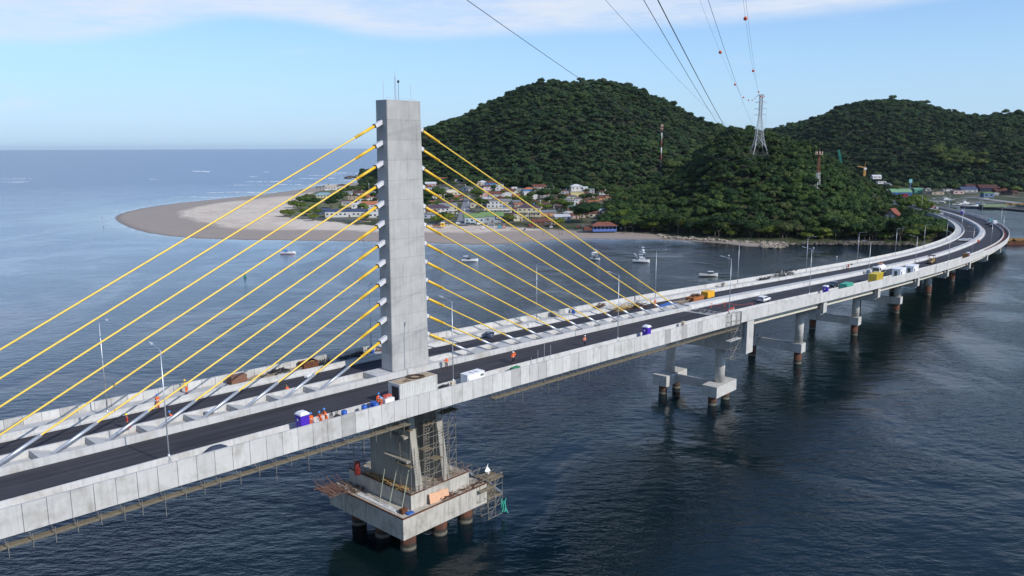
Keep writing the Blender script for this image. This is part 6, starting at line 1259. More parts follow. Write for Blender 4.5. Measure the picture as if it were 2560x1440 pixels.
boxthing('sandbag_heap', 'dark sandbags on the far walkway by the lamp beyond the two workers', 'sandbag', 221, 11, (.8, .7, .7), M_dark, .14, .2)
r = thing('mixing_tub', 'large dark steel tub on the far carriageway right of the pylon', 'tub'); mb = MB(); mb.lathe([(.72, 0), (.80, .1), (.88, 1.05), (.80, 1.05), (.72, .2), (.02, .16)], (0, 0, 0), 20); mb.build('shell', mat('tub_navy', (.04, .055, .10), .45, dirt=(.3, .3, .3, .5), dscale=2), r); mb = MB(); mb.path([(-.85, 0, 1.0), (0, 0, 1.1), (.85, 0, 1.0)], .04, 6); mb.build('crossbar', M_steel, r); onroad(r, 21.5, 7.9, 0)
r = thing('tipping_hopper', 'grey metal hopper leaning on the far parapet behind the stays', 'hopper'); mb = MB(); mb.add([(-1.2, -.6, 1.2), (1.0, -.6, 1.3), (1.0, .6, 1.3), (-1.2, .6, 1.2), (-.3, -.4, .15), (.7, -.4, .15), (.7, .4, .15), (-.3, .4, .15)], [(4, 5, 1, 0), (5, 6, 2, 1), (6, 7, 3, 2), (7, 4, 0, 3), (7, 6, 5, 4)]); mb.build('bucket', mat('hopper_grey', (.33, .34, .35), .6, metal=.2), r); mb = MB(); mb.tube((-.6, -.5, 0), (.2, -.5, .6), .05, 5); mb.tube((.9, -.5, 0), (.6, -.5, .6), .05, 5); mb.build('leg', M_steel, r); onroad(r, 46.4, 12.6, .14)
# black mesh bundles
for s, L_, h_, wd in ((147, 7.5, .7, 'low black mesh roll on the far walkway, left of the big bundle'), (162, 13.5, 1.9, 'big black mesh bundle leaning over the far parapet')):
    mb = MB(); rg = random.Random(int(s))
    for i in range(int(L_*12)): x = rg.uniform(-L_/2, L_/2); a = road(s+x, 12.2+rg.uniform(-.7, .7), .2+rg.uniform(0, h_)); mb.tube(a, a+RM(s) @ Vector((rg.uniform(-1.5, 1.5), rg.uniform(-.3, .3), rg.uniform(-.1, .25))), rg.uniform(.05, .12), 5)
    mesh_thing('mesh_bundle', wd, 'mesh bundle', mb, M_dark)
# orange and white barriers with plastic chains
for i, (s, o_, wd) in enumerate(((80.8, -9.9, 'orange and white water barrier at the deck joint, nearer one'), (82.6, -9.6, 'orange water barrier at the deck joint, farther one'))):
    r = thing('traffic_barrier', wd, 'barrier', (0, 0, 0), 0, 'orange barriers at the deck joint'); mb = MB(); mb.box((0, 0, .55), (1.0, .5, 1.1), top=(.85, .5)); mb.build('shell', mat('barrier_orange', (.75, .10, .03), .5), r); mb = MB(); mb.box((0, 0, .62), (1.02, .44, .22)); mb.build('white_band', M_white, r); onroad(r, s, o_, 0, .4)
posts = [(84, -3.2), (88, -4.6), (92, -9.6), (79.6, -9.9)]
for i, (s, o_) in enumerate(posts):
    mb = MB(); mb.tube(road(s, o_, 0), road(s, o_, 1.05), .07, 8, .05); mb.lathe([(.2, 0), (.2, .06), (.07, .1)], road(s, o_, 0), 10); mesh_thing('delineator_post', ('orange post holding the chain beside the median', 'orange post in the middle of the near carriageway', 'orange post nearest the white hatchback', 'orange post at the near barrier by the lamp')[i], 'post', mb, mat('barrier_orange', (.75, .10, .03)), 'orange chain posts')
for i, (a, b) in enumerate(((0, 1), (1, 2), (0, 3))):
    mb = MB(); A, B = road(*posts[a], 1.0), road(*posts[b], 1.0); mb.path([A.lerp(B, t/8)-Vector((0, 0, .9*math.sin(math.pi*t/8)*.55)) for t in range(9)], .03, 4); mesh_thing('plastic_chain', ('orange chain between the median post and the middle post', 'orange chain running towards the white hatchback', 'orange chain along the deck joint')[i], 'chain', mb, mat('barrier_orange', (.75, .10, .03)), 'orange chains')
def fheap(name, words, cat, s0, s1, o0, o1, z, n, m, r=.035, seed=1):
    mb = MB(); rg = random.Random(seed)
    for i in range(n):
        a = rel(rg.uniform(s0, s1), rg.uniform(o0, o1), z+rg.uniform(.03, .35)); an = rg.uniform(0, 6.28); l = rg.uniform(.2, .8); dd = Vector((math.cos(an)*l, math.sin(an)*l, rg.uniform(-.1, .25)))
        if rg.random() < .5: mb.tube(a-dd, a+dd, r, 4)
        else: mb.box(a, (l*1.3, .18, .06), Matrix.Rotation(an, 3, 'Z'))
    mesh_thing(name, words, cat, mb, m)
fheap('debris', 'scraps of timber and bars on the upper footing step between the pier walls', 'debris', -8.4, .2, -7.2, -5.0, -16, 70, mat('grey_timber', (.34, .27, .20)), .03, 31)
fheap('debris', 'rusty offcuts on the lower ledge behind the plywood sheets', 'debris', -6, 2.8, -8.7, -7.8, -18.2, 60, M_rust, .03, 32)
fheap('debris', 'litter of rubble on the left lower ledge of the footing', 'debris', -13.6, -11.4, 3, 8.6, -18.2, 60, mat('scrap_brown', (.10, .06, .04)), .04, 33)
# the open deck joint
mb = MB(); mb.sweep([(-10.5, .012), (-2, .012), (-2, .004), (-10.5, .004)], frames(74.5, 78.6, 2)); cut_build(mb, 'joint_strip', mat('bare_joint_concrete', (.30, .29, .28), .9, dirt=(.06, .06, .07, .9), dscale=.5), bridge)
for s_ in (74.3, 79.3): mb = MB(); mb.sweep([(-10.5, .03), (-2, .03), (-2, .006), (-10.5, .006)], frames(s_, s_+.5, .5)); cut_build(mb, 'joint_edge', M_walk, bridge if s_ < 78 else via)
heap('rebar_heap', 'black bars lying in the open deck joint', 'rebar', 77.2, -5.5, 3.2, 5.5, 60, M_dark, .12, 21, .035, dz=.04)
# scaffold at the joint
r = thing('scaffold', 'thin scaffold tower climbing past the deck edge at the joint over the first viaduct pier', 'scaffold', tuple(road(72, -14.6, -5)))
mb = MB(); P_ = lambda x, y, z: road(71.0+x, -15.2+y, -8.4+z); frame_tower(mb, P_, 2, 1, 5, 2.2, 1.1, 2.0); cut_build(mb, 'tubes', M_scaf, r); mb = MB(); mb.box(road(73.2, -14.7, -4.3), (5, 1.2, .1), RM(73)); cut_build(mb, 'plank', M_walk, r)
# reinforcement stubs, lath sticks
mb = MB()
for ds, h_ in ((0, 1.3), (1.6, 2.2), (3.2, 3.2), (4.8, 2.6)): mb.tube(road(11.3+ds, -11.25, .1), road(11.3+ds, -11.25, .1+h_), .035, 5)
mesh_thing('marker_rods', 'row of four thin upright rods on the near barrier', 'rods', mb, M_steel)
mb = MB()
for ds, a in ((0, .2), (.3, -.15), (.8, .3)): mb.tube(road(-26.8+ds, -11.35, .3), road(-26.8+ds+a, -11.35, 1.35), .05, 5)
mesh_thing('broom_handles', 'short dark sticks leaning on the near barrier right of the three workers', 'sticks', mb, M_dark)
# ladder over the parapet
mb = MB()
for ds in (0, .9): mb.tube(road(236+ds, -14.15, -1.6), road(236+ds, -14.15, 2.2), .05, 5)
for i in range(9): mb.tube(road(236, -14.15, -1.5+i*.42), road(236.9, -14.15, -1.5+i*.42), .035, 4)
mesh_thing('ladder', 'metal ladder hanging over the parapet beyond the white cabins', 'ladder', mb, M_steel)
mb = MB(); mb.box((0, 0, 1), (3, 2.2, 2), top=(.9, .9)); o = mb.build('storage_shed', mat('shed_teal', (.12, .30, .34), .6)); tag(o, 'blue grey shed on the outer edge of the bend', 'shed'); onroad(o, 520, -12.2, .14)
mb = MB(); mb.box((0, 0, 1), (4.6, 2.4, 2), top=(.9, .9)); o = mb.build('storage_shed', M_white); tag(o, 'small white cabin on the outer walkway beyond the bend', 'shed'); onroad(o, 509, -12.2, .14)
mb = MB(); mb.box((0, 0, 1), (3, 2.4, 2.2), top=(.9, .9)); o = mb.build('storage_shed', mat('shed_pink', (.38, .16, .22), .6)); tag(o, 'small pink shed at the far end of the road', 'shed'); onroad(o, 606, -7.2, .02)
mb = MB(); mb.box((0, 0, .7), (1.4, .8, 1.4), top=(.9, .6)); o = mb.build('traffic_barrier', mat('barrier_orange', (.75, .10, .03))); tag(o, 'orange barrier against the median in the bend', 'barrier', 'orange barriers in the bend'); onroad(o, 398, -2.3, .02)
# ================= towers, wires =================
PTX = TOW.copy(); TD = TOW.y
def lattice(mb, c, prof, r, rot=0.0, seg=None):
    """four-legged lattice: prof list of (half width, z)"""
    def cor(w_, z, i): a = rot+math.pi/4+i*math.pi/2; return c+Vector((w_*1.414*math.cos(a), w_*1.414*math.sin(a), z))
    for (w0, z0), (w1, z1) in zip(prof[:-1], prof[1:]):
        for i in range(4):
            mb.tube(cor(w0, z0, i), cor(w1, z1, i), r, 4); mb.tube(cor(w0, z0, i), cor(w1, z1, (i+1) % 4), r*.55, 4); mb.tube(cor(w0, z0, (i+1) % 4), cor(w1, z1, i), r*.55, 4); mb.tube(cor(w1, z1, i), cor(w1, z1, (i+1) % 4), r*.6, 4)
M_tow = mat('tower_steel', (.50, .51, .52), .5, metal=.3)
zt = pix(1903, 236, D=TD).z; zb = TOW.z-1
r = thing('power_pylon', 'tall grey lattice power pylon on top of the near wooded knoll', 'power pylon', (PTX.x, TD, zb)); r.scale = (.92, .92, (zt-zb)/62.0)
mb = MB(); c = Vector((0, 0, 0)); H_ = 62.0
# splayed legs
for i in range(4):
    a = math.pi/4+i*math.pi/2; q = lambda w_, z: Vector((w_*1.414*math.cos(a), w_*1.414*math.sin(a), z)); mb.tube(q(7.2, 0), q(3.5, 16.5), .30, 5); mb.tube(q(7.2, 0), q(4.4, 12.5)*.8+Vector((0, 0, 2.6)), .14, 4)
    a2 = a+math.pi/2; q2 = lambda w_, z: Vector((w_*1.414*math.cos(a2), w_*1.414*math.sin(a2), z)); m_ = (q(3.5, 16.5)+q2(3.5, 16.5))/2; mb.tube(q(5.2, 9), m_, .14, 4); mb.tube(q2(5.2, 9), m_, .14, 4); mb.tube(q(3.5, 16.5), q2(3.5, 16.5), .16, 4)
mb.build('leg', M_tow, r)
mb = MB(); lattice(mb, c, [(3.5, 16.5), (3.1, 21), (2.7, 26), (2.2, 30.5), (1.8, 34.5), (1.45, 38), (1.2, 41), (1.2, 44), (1.2, 47), (1.2, 50), (1.2, 53), (1.2, 56), (1.2, 59), (1.2, 62)], .22); mb.build('mast', M_tow, r)
for z, hw_ in ((42, 5.2), (48, 5.6), (54.5, 5.2), (61.5, 3.4)):
    mb = MB()
    for sg in (-1, 1): tip = Vector((sg*hw_, 0, z)); [mb.tube(Vector((sg*1.2, y, z-.9)), tip, .13, 4) for y in (-1.2, 1.2)]; [mb.tube(Vector((sg*1.2, y, z+.5)), tip, .11, 4) for y in (-1.2, 1.2)]
    for sg in (-1, 1): mb.tube(Vector((sg*hw_, 0, z)), Vector((sg*hw_, 0, z-1.6)), .10, 4)
    mb.build('crossarm', M_tow, r)
M_wire = mat('wire_grey', (.10, .10, .11), .5)
SL = .317
def wire(x0, top_z, zmin, Dm, aL, words, armx, zr, r_=.022, d0=28):
    pts = []; D = d0
    top_z = zb+(zt-zb)*top_z/62.0
    aR = (top_z-zmin)/(TD-Dm)**2
    X = lambda D: (x0+SL*D) if D < 450 else (x0+SL*D)+(PTX.x+armx-(x0+SL*TD))*((D-450)/(TD-450))
    Z = lambda D: zmin+(aL if D < Dm else aR)*(D-Dm)**2
    while D < TD-5: pts.append(Vector((X(D), D, Z(D)))); D += 10 if D < 300 else 25
    pts.append(Vector((X(TD), TD, top_z))); mb = MB(); mb.path(pts, r_, 4); o = mb.build('power_line', M_wire); tag(o, words, 'power line', 'power lines from the pylon overhead'); return X, Z
wire(-15.6, 40.4, 54, 350, 1.3e-4, 'leftmost and lowest power line, dipping across the near knoll', -5.2, 0)
wire(-15.0, 46.4, 66.3, 330, 8.2e-5, 'second power line from the left, ending low on the lattice pylon', -5.6, 0)
wire(-6.0, 40.4, 54, 350, 1.3e-4, 'steep dark power line in the middle of the bundle', 5.2, 0, .032)
wire(-6.9, 40.4, 54.3, 350, 1.3e-4, 'thin twin running just beside the steep dark power line', 5.0, 0, .022)
wire(-6.0, 46.4, 66.3, 330, 8.2e-5, 'power line left of the upper orange balls, without balls', 5.6, 0)
XA, ZA = wire(-14.0, 61, 82, 320, 1.2e-4, 'faint wire carrying the left string of orange balls', -3.2, 0, .02)
XB, ZB = wire(-6.4, 61, 83.3, 270, 3.0e-4, 'wire carrying the right string of orange balls', 3.2, 0, .022)
wire(-5.2, 53, 80.0, 290, 1.6e-4, 'faint rightmost wire beside the right string of orange balls', 4.6, 0, .02)
M_ball = mat('marker_orange', (.62, .10, .035), .5)
ball0 = None
for X, Z, Ds, nm in ((XA, ZA, (217, 311, 412, 490, 560, 620, 670), 'left'), (XB, ZB, (178, 270, 400, 480, 560, 640), 'right')):
    for i, D in enumerate(Ds):
        p = Vector((X(D), D, Z(D))); mb = MB()
        n = 14; prof = [(.42*math.sin(math.pi*(k+.15)/7.3)+.01, -.42*math.cos(math.pi*k/7)) for k in range(8)]
        if ball0 is None: mb.lathe(prof, (0, 0, 0), 14); mb.lathe([(.43, -.03), (.44, 0), (.43, .03)], (0, 0, 0), 14); ball0 = mb.build('marker_ball', M_ball); o = ball0
        else: o = ball0.copy(); COL.objects.link(o)
        o.location = p; tag(o, 'orange marker ball, '+('nearest', 'second nearest', 'third nearest', 'fourth nearest', 'fifth', 'sixth', 'last')[i]+' on the %s wire' % nm, 'marker ball', 'orange marker balls on the wires')
# telecom masts
M_mr = mat('mast_red', (.24, .075, .05), .6); M_mw = mat('mast_white', (.62, .62, .60), .6)
def panels(mb, c, z, R0, n=6, h=2.2):
    for i in range(n): a = i*6.283/n; mb.box(c+Vector((R0*math.cos(a), R0*math.sin(a), z)), (.4, .4, h))
p = MAST1; r = thing('telecom_mast', 'slim red and white banded telecom mast on the slope behind the village', 'mast', tuple(p)); H_ = 105*MAST1.y/FPX; n = 6
for i in range(n):
    mb = MB(); mb.tube((0, 0, H_*i/n-1), (0, 0, H_*(i+1)/n-1), .85-.06*i, 8, .80-.06*i); mb.build('band', M_mr if i % 2 else M_mw, r)
mb = MB(); panels(mb, Vector((0, 0, 0)), H_-1, 1.3); panels(mb, Vector((0, 0, 0)), H_-4.6, 1.3, h=1.8); mb.lathe([(1.3, 0), (1.3, .15)], (0, 0, H_-2.6), 10); mb.tube((0, 0, H_-1), (0, 0, H_+1.6), .06, 4); mb.build('antenna', mat('antenna_pinkish', (.55, .36, .30), .6), r)
p = MAST2; r = thing('telecom_mast', 'lattice telecom mast, red above and white below, on the right flank of the knoll', 'mast', tuple(p)); r.scale = (1, 1, 94*MAST2.y/FPX/30); mb = MB(); lattice(mb, Vector((0, 0, -3)), [(1.5, 0), (1.4, 3), (1.25, 6), (1.1, 9), (1.0, 12), (.9, 15)], .16, .4); mb.build('lower_lattice', M_mw, r)
mb = MB(); lattice(mb, Vector((0, 0, -3)), [(.9, 15), (.8, 18), (.7, 21), (.6, 24), (.55, 27), (.5, 30)], .15, .4); mb.build('upper_lattice', M_mr, r); mb = MB(); panels(mb, Vector((0, 0, 0)), 27.4, 2.4, 7, 2.2); mb.lathe([(2.4, 0), (2.4, .2)], (0, 0, 26), 10); mb.tube((0, 0, 27), (0, 0, 31), .08, 4); mb.build('antenna', mat('antenna_pinkish', (.55, .36, .30)), r)
# cranes behind the knoll
p = pix(2108, 425, D=900); r = thing('crane', 'teal green lattice crane boom sticking up behind the knoll', 'crane', tuple(p)); mb = MB(); a = Vector((0, 0, -6)); b = Vector((-6.5, 0, 22)); 
for k in range(10):
    t0, t1 = k/10, (k+1)/10; w0, w1 = 1.5*(1-t0*.6), 1.5*(1-t1*.6); A, B = a.lerp(b, t0), a.lerp(b, t1)
    for sx in (-1, 1):
        for sy in (-1, 1): mb.tube(A+Vector((sx*w0, sy*w0, 0)), B+Vector((sx*w1, sy*w1, 0)), .18, 4)
        mb.tube(A+Vector((sx*w0, -w0, 0)), B+Vector((-sx*w1, -w1, 0)), .12, 4)
mb.build('boom', mat('crane_teal', (.04, .30, .24), .5), r)
p = pix(2160, 442, D=860); r = thing('crane', 'yellow harbour crane with a short thick jib behind the knoll', 'crane', tuple(p)); r.scale = (.75,)*3; cy = mat('crane_yellow', (.36, .19, .06), .6)
mb = MB(); mb.box((0, 0, 4), (3.4, 3, 14)); mb.build('tower', cy, r); mb = MB(); mb.box((-5, 0, 14), (11, 1.6, 1.6), Matrix.Rotation(.2, 3, 'Y')); mb.build('jib', cy, r); mb = MB(); mb.box((.5, 0, 11.6), (3.6, 3.2, 2.6)); mb.build('cab', M_mw, r); mb = MB(); mb.tube((.5, 0, 13), (1.2, 0, 22), .3, 4); mb.tube((-.6, 0, 13), (1.2, 0, 22), .25, 4); mb.build('gantry', cy, r)
# ================= boats =================
def hullm(mb, L, B, D_, sheer=.5, bow=.6):
    st = []; n = 9
    for i in range(n):
        t = i/(n-1); x = -L/2+L*t; w_ = B/2*(1-max(0, (t-.45)/.55)**2.2)*(.86+.14*min(1, t*5)); zt_ = D_+sheer*(t-.35)**2*2.2; st.append([(x, -w_, zt_), (x, -w_*.82, D_*.25), (x, 0, -.3), (x, w_*.82, D_*.25), (x, w_, zt_)])
    vs = [p for s_ in st for p in s_]; fs = []
    for i in range(n-1):
        for j in range(4): fs.append((i*5+j, (i+1)*5+j, (i+1)*5+j+1, i*5+j+1))
        fs.append((i*5, i*5+4, (i+1)*5+4, (i+1)*5))
    fs.append((0, 1, 2, 3, 4)); mb.add(vs, fs)
def boat(words, u, v, L, rz, kind, hullc, group='boats moored off the beach'):
    p = pix(u, v, 0.0); r = thing('boat', words, 'boat', (p.x, p.y, .15), rz, group); B = L*.29; mb = MB(); hullm(mb, L, B, L*.09+.25); hl = mb.build('hull', hullc, r); Dk = L*.09+.3
    mb = MB(); mb.box((-L*.05, 0, Dk-.05), (L*.8, B*.72, .06)); mb.build('deck', mat('boat_deck', (.45, .42, .38), .7), r)
    if kind == 'canopy':
        mb = MB(); mb.box((-L*.25, 0, Dk+1.75), (L*.30, B*.8, .1)); mb.build('canopy', M_white, r); mb = MB()
        for x in (-L*.37, -L*.13):
            for y in (-B*.33, B*.33): mb.tube((x, y, Dk), (x, y, Dk+1.75), .05, 5)
        mb.build('canopy_post', M_dark, r); mb = MB(); mb.box((-L*.08, 0, Dk+.35), (L*.22, B*.5, .7)); mb.build('engine_box', M_dark, r)
    elif kind == 'cabin':
        mb = MB(); mb.box((L*.12, 0, Dk+.5), (L*.24, B*.62, 1.0)); mb.build('wheelhouse', mat('boat_dark_house', (.05, .07, .08), .5), r); mb = MB(); mb.box((L*.12, 0, Dk+1.08), (L*.28, B*.7, .1)); mb.build('roof', M_white, r); mb = MB(); mb.tube((-L*.3, 0, Dk), (-L*.3, 0, Dk+1.9), .06, 5); mb.tube((-L*.3, 0, Dk+1.4), (-L*.1, 0, Dk+1.1), .04, 4); mb.build('mast', M_dark, r)
    elif kind == 'fish':
        mb = MB(); mb.box((-L*.14, 0, Dk+.65), (L*.24, B*.6, 1.3)); mb.build('wheelhouse', mat('boat_blue_house', (.10, .22, .42), .5), r); mb = MB(); mb.tube((L*.02, 0, Dk), (L*.02, 0, Dk+2.9), .05, 5); mb.tube((L*.02, 0, Dk+2.6), (-L*.25, 0, Dk+1.4), .03, 4); mb.build('mast', M_white, r); mb = MB(); mb.box((0, 0, .12), (L*.9, B*.78, .14)); mb.build('waterline_stripe', mat('hull_red', (.40, .05, .03), .5), hl)
    elif kind == 'blue':
        mb = MB(); mb.lathe([(B*.42, 0), (B*.40, .35), (B*.2, .62), (.02, .7)], (0, 0, Dk+.9), 12, Matrix.Diagonal((1.5, 1, 1))); mb.build('cover', mat('cover_blue', (.06, .28, .62), .6), r); mb = MB()
        for x in (-L*.16, L*.16):
            for y in (-B*.3, B*.3): mb.tube((x, y, Dk), (x, y, Dk+.95), .05, 4)
        mb.build('cover_post', M_white, r)
    elif kind == 'cruiser':
        mb = MB(); mb.box((L*.06, 0, Dk+.55), (L*.42, B*.66, 1.1), top=(.7, .85)); mb.build('cabin', M_white, r); mb = MB(); mb.box((L*.08, 0, Dk+.7), (L*.36, B*.64, .35), top=(.9, .97)); mb.build('window_band', M_glass, r); mb = MB(); mb.box((-L*.02, 0, Dk+2.9), (L*.24, B*.6, .12)); mb.build('hard_top', M_white, r); mb = MB(); mb.box((0, 0, Dk+1.5), (L*.2, B*.5, .5)); mb.build('flybridge', M_white, r); mb = MB()
        for x in (-L*.10, L*.06):
            for y in (-B*.24, B*.24): mb.tube((x, y, Dk+1.2), (x, y, Dk+2.9), .05, 5)
        for y in (-1, 1): mb.tube((-L*.12, y*B*.3, Dk), (-L*.42, y*B*.5, Dk+3.4), .04, 4)
        mb.build('tower_post', M_steel, r)
    return r
hw_ = mat('hull_white', (.72, .72, .70), .4, var=.05)
boat('white fishing boat with blue wheelhouse and red waterline, leftmost on the bay', 720, 635, 8.5, .05, 'fish', hw_)
boat('white open boat with a white sunshade, right of the pylon', 1175, 654, 8.6, .08, 'canopy', hw_)
boat('small white boat under a rounded blue cover', 1487, 634, 5.6, .75, 'blue', hw_); boat('small dinghy just below the blue covered boat', 1488, 650, 5.4, -.5, 'canopy', hw_)
boat('white motor cruiser with flybridge, nearer one of the pair', 1603, 656, 8.8, -.25, 'cruiser', hw_); boat('tall white cruiser seen bow on behind the other cruiser', 1607, 636, 7.0, -1.4, 'cruiser', hw_)
boat('grey white fishing boat with dark wheelhouse near the viaduct', 1771, 691, 8.6, -.06, 'cabin', mat('hull_grey', (.55, .56, .55), .5))
p = pix(918, 556, 2.2); r = boat('old pale rowing boat drawn up on the sand below the white house', 918, 556, 6, 0, 'none', mat('hull_wood', (.45, .33, .22), .7), None); r.location = p; r['category'] = 'boat'; del r['label']; r['label'] = 'old pale rowing boat drawn up on the sand below the white house'
# buoys and a fisher in the shallows
for u, v, wd in ((613, 694, 'green channel buoy on the bay left of the pylon'),):
    p = pix(u, v, 0); mb = MB(); mb.lathe([(.7, -.2), (.8, .1), (.5, .5), (.25, 1.6), (.3, 1.8), (.05, 2.2)], p, 12); mesh_thing('buoy', wd, 'buoy', mb, mat('buoy_green', (.02, .16, .10), .5))
for u, v, wd in ((1822, 640, 'pale float left of the lamp near the rocks'), (2034, 621, 'white float below the rocky point'), (2092, 643, 'small white float near the far barrier'), (1955, 679, 'pale blue float beyond the mesh bundle')):
    p = pix(u, v, 0); mb = MB(); mb.lathe([(.2, -.1), (.42, .15), (.3, .5), (.05, .6)], p, 10); mesh_thing('buoy', wd, 'buoy', mb, M_white, 'small white floats')
mb = MB(); rg = random.Random(12)
BP = [(908, 606, 'person wading in the shallows left of the pylon'), (255, 546, 'person standing in the shallows off the tip of the spit'), (259, 570, 'second person in the shallows off the tip of the spit, nearer one'), (1097, 575, 'left person of a pair on the sand below the yellow kiosk'), (1101, 575, 'right person of a pair on the sand below the yellow kiosk'), (1396, 578, 'left one of three bathers on the upper sand'), (1401, 578, 'middle one of three bathers on the upper sand'), (1405, 579, 'right one of three bathers on the upper sand'), (1399, 587, 'left one of two bathers on the wet sand'), (1405, 588, 'right one of two bathers on the wet sand'), (692, 487, 'person walking on the ocean side of the spit'), (1243, 574, 'person beside the beach tents'), (1357, 574, 'person by the goal posts on the sand'), (1358, 587, 'person on the wet sand in line with the brown restaurant')]
bp0 = None
for i, (u, v, wd) in enumerate(BP):
    p = pix(u, v, .6 if i > 2 else -.2)
    if bp0 is None: bp0 = person('stand', cloth('swim', (.22, .12, .09)), cloth('swimdark', (.05, .05, .08)), None, wd, 0, 0, 0, band=False, loc_=p, group='people on the beach'); o = bp0
    else: o = copytree(bp0, label=wd); o.location = p
    o.rotation_euler.z = i*1.3
# beach things
def tent(u, v, c, wd, s_=2.2):
    p = pix(u, v, 1.9); mb = MB(); mb.add([p+Vector((-s_*.6, 0, 0)), p+Vector((s_*.6, 0, 0)), p+Vector((s_*.6, s_, 0)), p+Vector((-s_*.6, s_, 0)), p+Vector((0, s_*.4, s_*.85))], [(0, 1, 4), (1, 2, 4), (2, 3, 4), (3, 0, 4)]); mesh_thing('beach_tent', wd, 'tent', mb, mat('tent_%d' % int(c[0]*100), c, .7), 'beach tents')
tent(1249, 570, (.06, .22, .28), 'dark teal beach tent on the sand in front of the green building', 3.2); tent(1260, 570, (.40, .20, .18), 'reddish beach tent right of the teal one', 2.8); tent(1208, 572, (.55, .5, .5), 'pale parasol group on the sand left of the tents', 2.6)
r = thing('goal_frame', 'white metal frame standing on the sand below the green building', 'frame', tuple(pix(1228, 568, 1.9))); mb = MB(); mb.path([(-2.4, 0, 0), (-2.4, 0, 2.4), (2.4, 0, 2.4), (2.4, 0, 0)], .12, 5); mb.build('posts', M_white, r); mb = MB(); mb.box((0, 0, .9), (4.6, .3, .3)); mb.build('beam', mat('tarp_blue', (.04, .13, .42)), r)
for i, (u, v, wd) in enumerate(((1286, 573, 'wooden canoe on the sand in the middle of the beach'), (1312, 574, 'dark canoe right of the wooden canoe'), (1327, 568, 'thin canoe near the brown restaurant'), (1561, 580, 'dark canoe near the forest end of the beach'))):
    p = pix(u, v, 1.8); mb = MB(); hullm(mb, 4.6, 1.0, .4); o = mb.build('canoe', mat('hull_wood', (.45, .33, .22)) if i % 2 == 0 else M_dark); o.location = p; o.rotation_euler = (0, 0, .4+i); tag(o, wd, 'canoe', 'canoes on the sand')
for u, v, wd in ((1552, 575, 'leftmost pale boulder right of the beach bar'), (1563, 574, 'middle pale boulder right of the beach bar'), (1576, 573, 'largest white satellite dish shaped boulder right of the beach bar')):
    p = pix(u, v, 1.8); mb = MB(); s_ = 1.3 if u < 1570 else 2.2; mb.lathe([(.5*s_, -.2), (.75*s_, .4*s_), (.6*s_, 1.0*s_), (.2*s_, 1.35*s_)], p, 9, Matrix.Diagonal((.8, .5, 1))); mesh_thing('boulder', wd, 'boulder', mb, mat('pale_rock', (.55, .53, .48), .9), 'pale boulders beside the beach bar')
cc = 0
for u, v, c, wd in ((1171, 561, M_card, 'left one of two dark cars by the green beach building'), (1183, 562, M_card, 'right one of two dark cars by the green beach building'), (1197, 562, M_carw, 'white car right of the two dark cars on the sand'), (1144, 560, M_carw, 'white car beside the yellow green bush'), (1326, 566, M_carr, 'dark red car in front of the dark restaurant'), (1341, 566, M_carg, 'silver car right of the dark red car'), (1378, 570, M_carw, 'white car at the edge of the sand below the bar'), (1445, 569, M_carr, 'dark red pickup under the huge round tree'), (1456, 569, M_carg, 'grey car under the huge round tree'), (1140, 543, M_carg, 'grey car parked on the left of the street, nearest'), (1143, 536, M_carw, 'white car parked on the left of the street, farther'), (1166, 496, M_card, 'dark car at the far end of the street')):
    p = ground_at(u, v); o = car(wd, c, 'hatch', 'cars parked in the village'); o.location = (p.x, p.y, p.z+.05); o.rotation_euler = (0, 0, .1+.2*cc if v > 545 else 1.5); cc += 1
# ================= shore rocks, foam =================
M_rock = mat('shore_rock', (.30, .25, .195), .9, var=.25, vscale=.6, dirt=(.09, .08, .065, .8), dscale=.5, bump=.05, bscale=2, attr='var'); M_rockd = mat('dark_shore_rock', (.10, .085, .07), .9, var=.3, vscale=.6, bump=.05, bscale=2, attr='var')
def rocks(name, us, vr, n, smin, smax, m, wd, zb=0.0, seed=1):
    mb = MB(); mb.cols = []; rg = random.Random(seed)
    bm = bmesh.new(); bmesh.ops.create_icosphere(bm, subdivisions=1, radius=1); V0 = [v.co.copy() for v in bm.verts]; F0 = [tuple(v.index for v in f.verts) for f in bm.faces]; bm.free()
    for i in range(n):
        u = rg.uniform(*us); v0, v1 = vr(u); v = rg.uniform(v0, v1); p = pix(u, v, .3); s_ = rg.uniform(smin, smax)*(1.7 if rg.random() < .08 else 1); M3 = Matrix.Rotation(rg.uniform(0, 6.3), 3, 'Z') @ Matrix.Rotation(rg.uniform(-.4, .4), 3, 'X'); sc = (rg.uniform(.8, 1.5), rg.uniform(.6, 1), rg.uniform(.4, .75))
        mb.col = rg.uniform(.6, 1.35); mb.add([p+Vector((0, 0, zb+s_*.15))+M3 @ Vector((q.x*sc[0]*s_*rg.uniform(.75, 1.1), q.y*sc[1]*s_, q.z*sc[2]*s_*rg.uniform(.8, 1.1))) for q in V0], F0)
    o = mb.build(name, m); tag(o, wd, 'rocks', None, 'stuff')
rocks('rocks', (1648, 1990), lambda u: (585+(u-1650)*.045, 596+(u-1650)*.052), 520, .5, 1.35, M_rock, 'pale brown rocks strewn along the sandy foot of the knoll', .3, 1)
rocks('rocks', (1900, 1965), lambda u: (606, 620), 120, .6, 1.6, M_rock, 'rocky spur sticking out from the pale shore', 0, 2)
rocks('rocks', (1985, 2390), lambda u: (603+(u-1985)*.012, 612+(u-1985)*.008), 620, .5, 1.3, M_rockd, 'dark wet rocks along the shore under the overhanging trees', .2, 3)
rocks('rocks', (868, 925), lambda u: (441+(925-u)*.05, 446), 60, 3.0, 6.5, M_rockd, 'low dark reef of rocks at the ocean end of the beach', 0, 4)
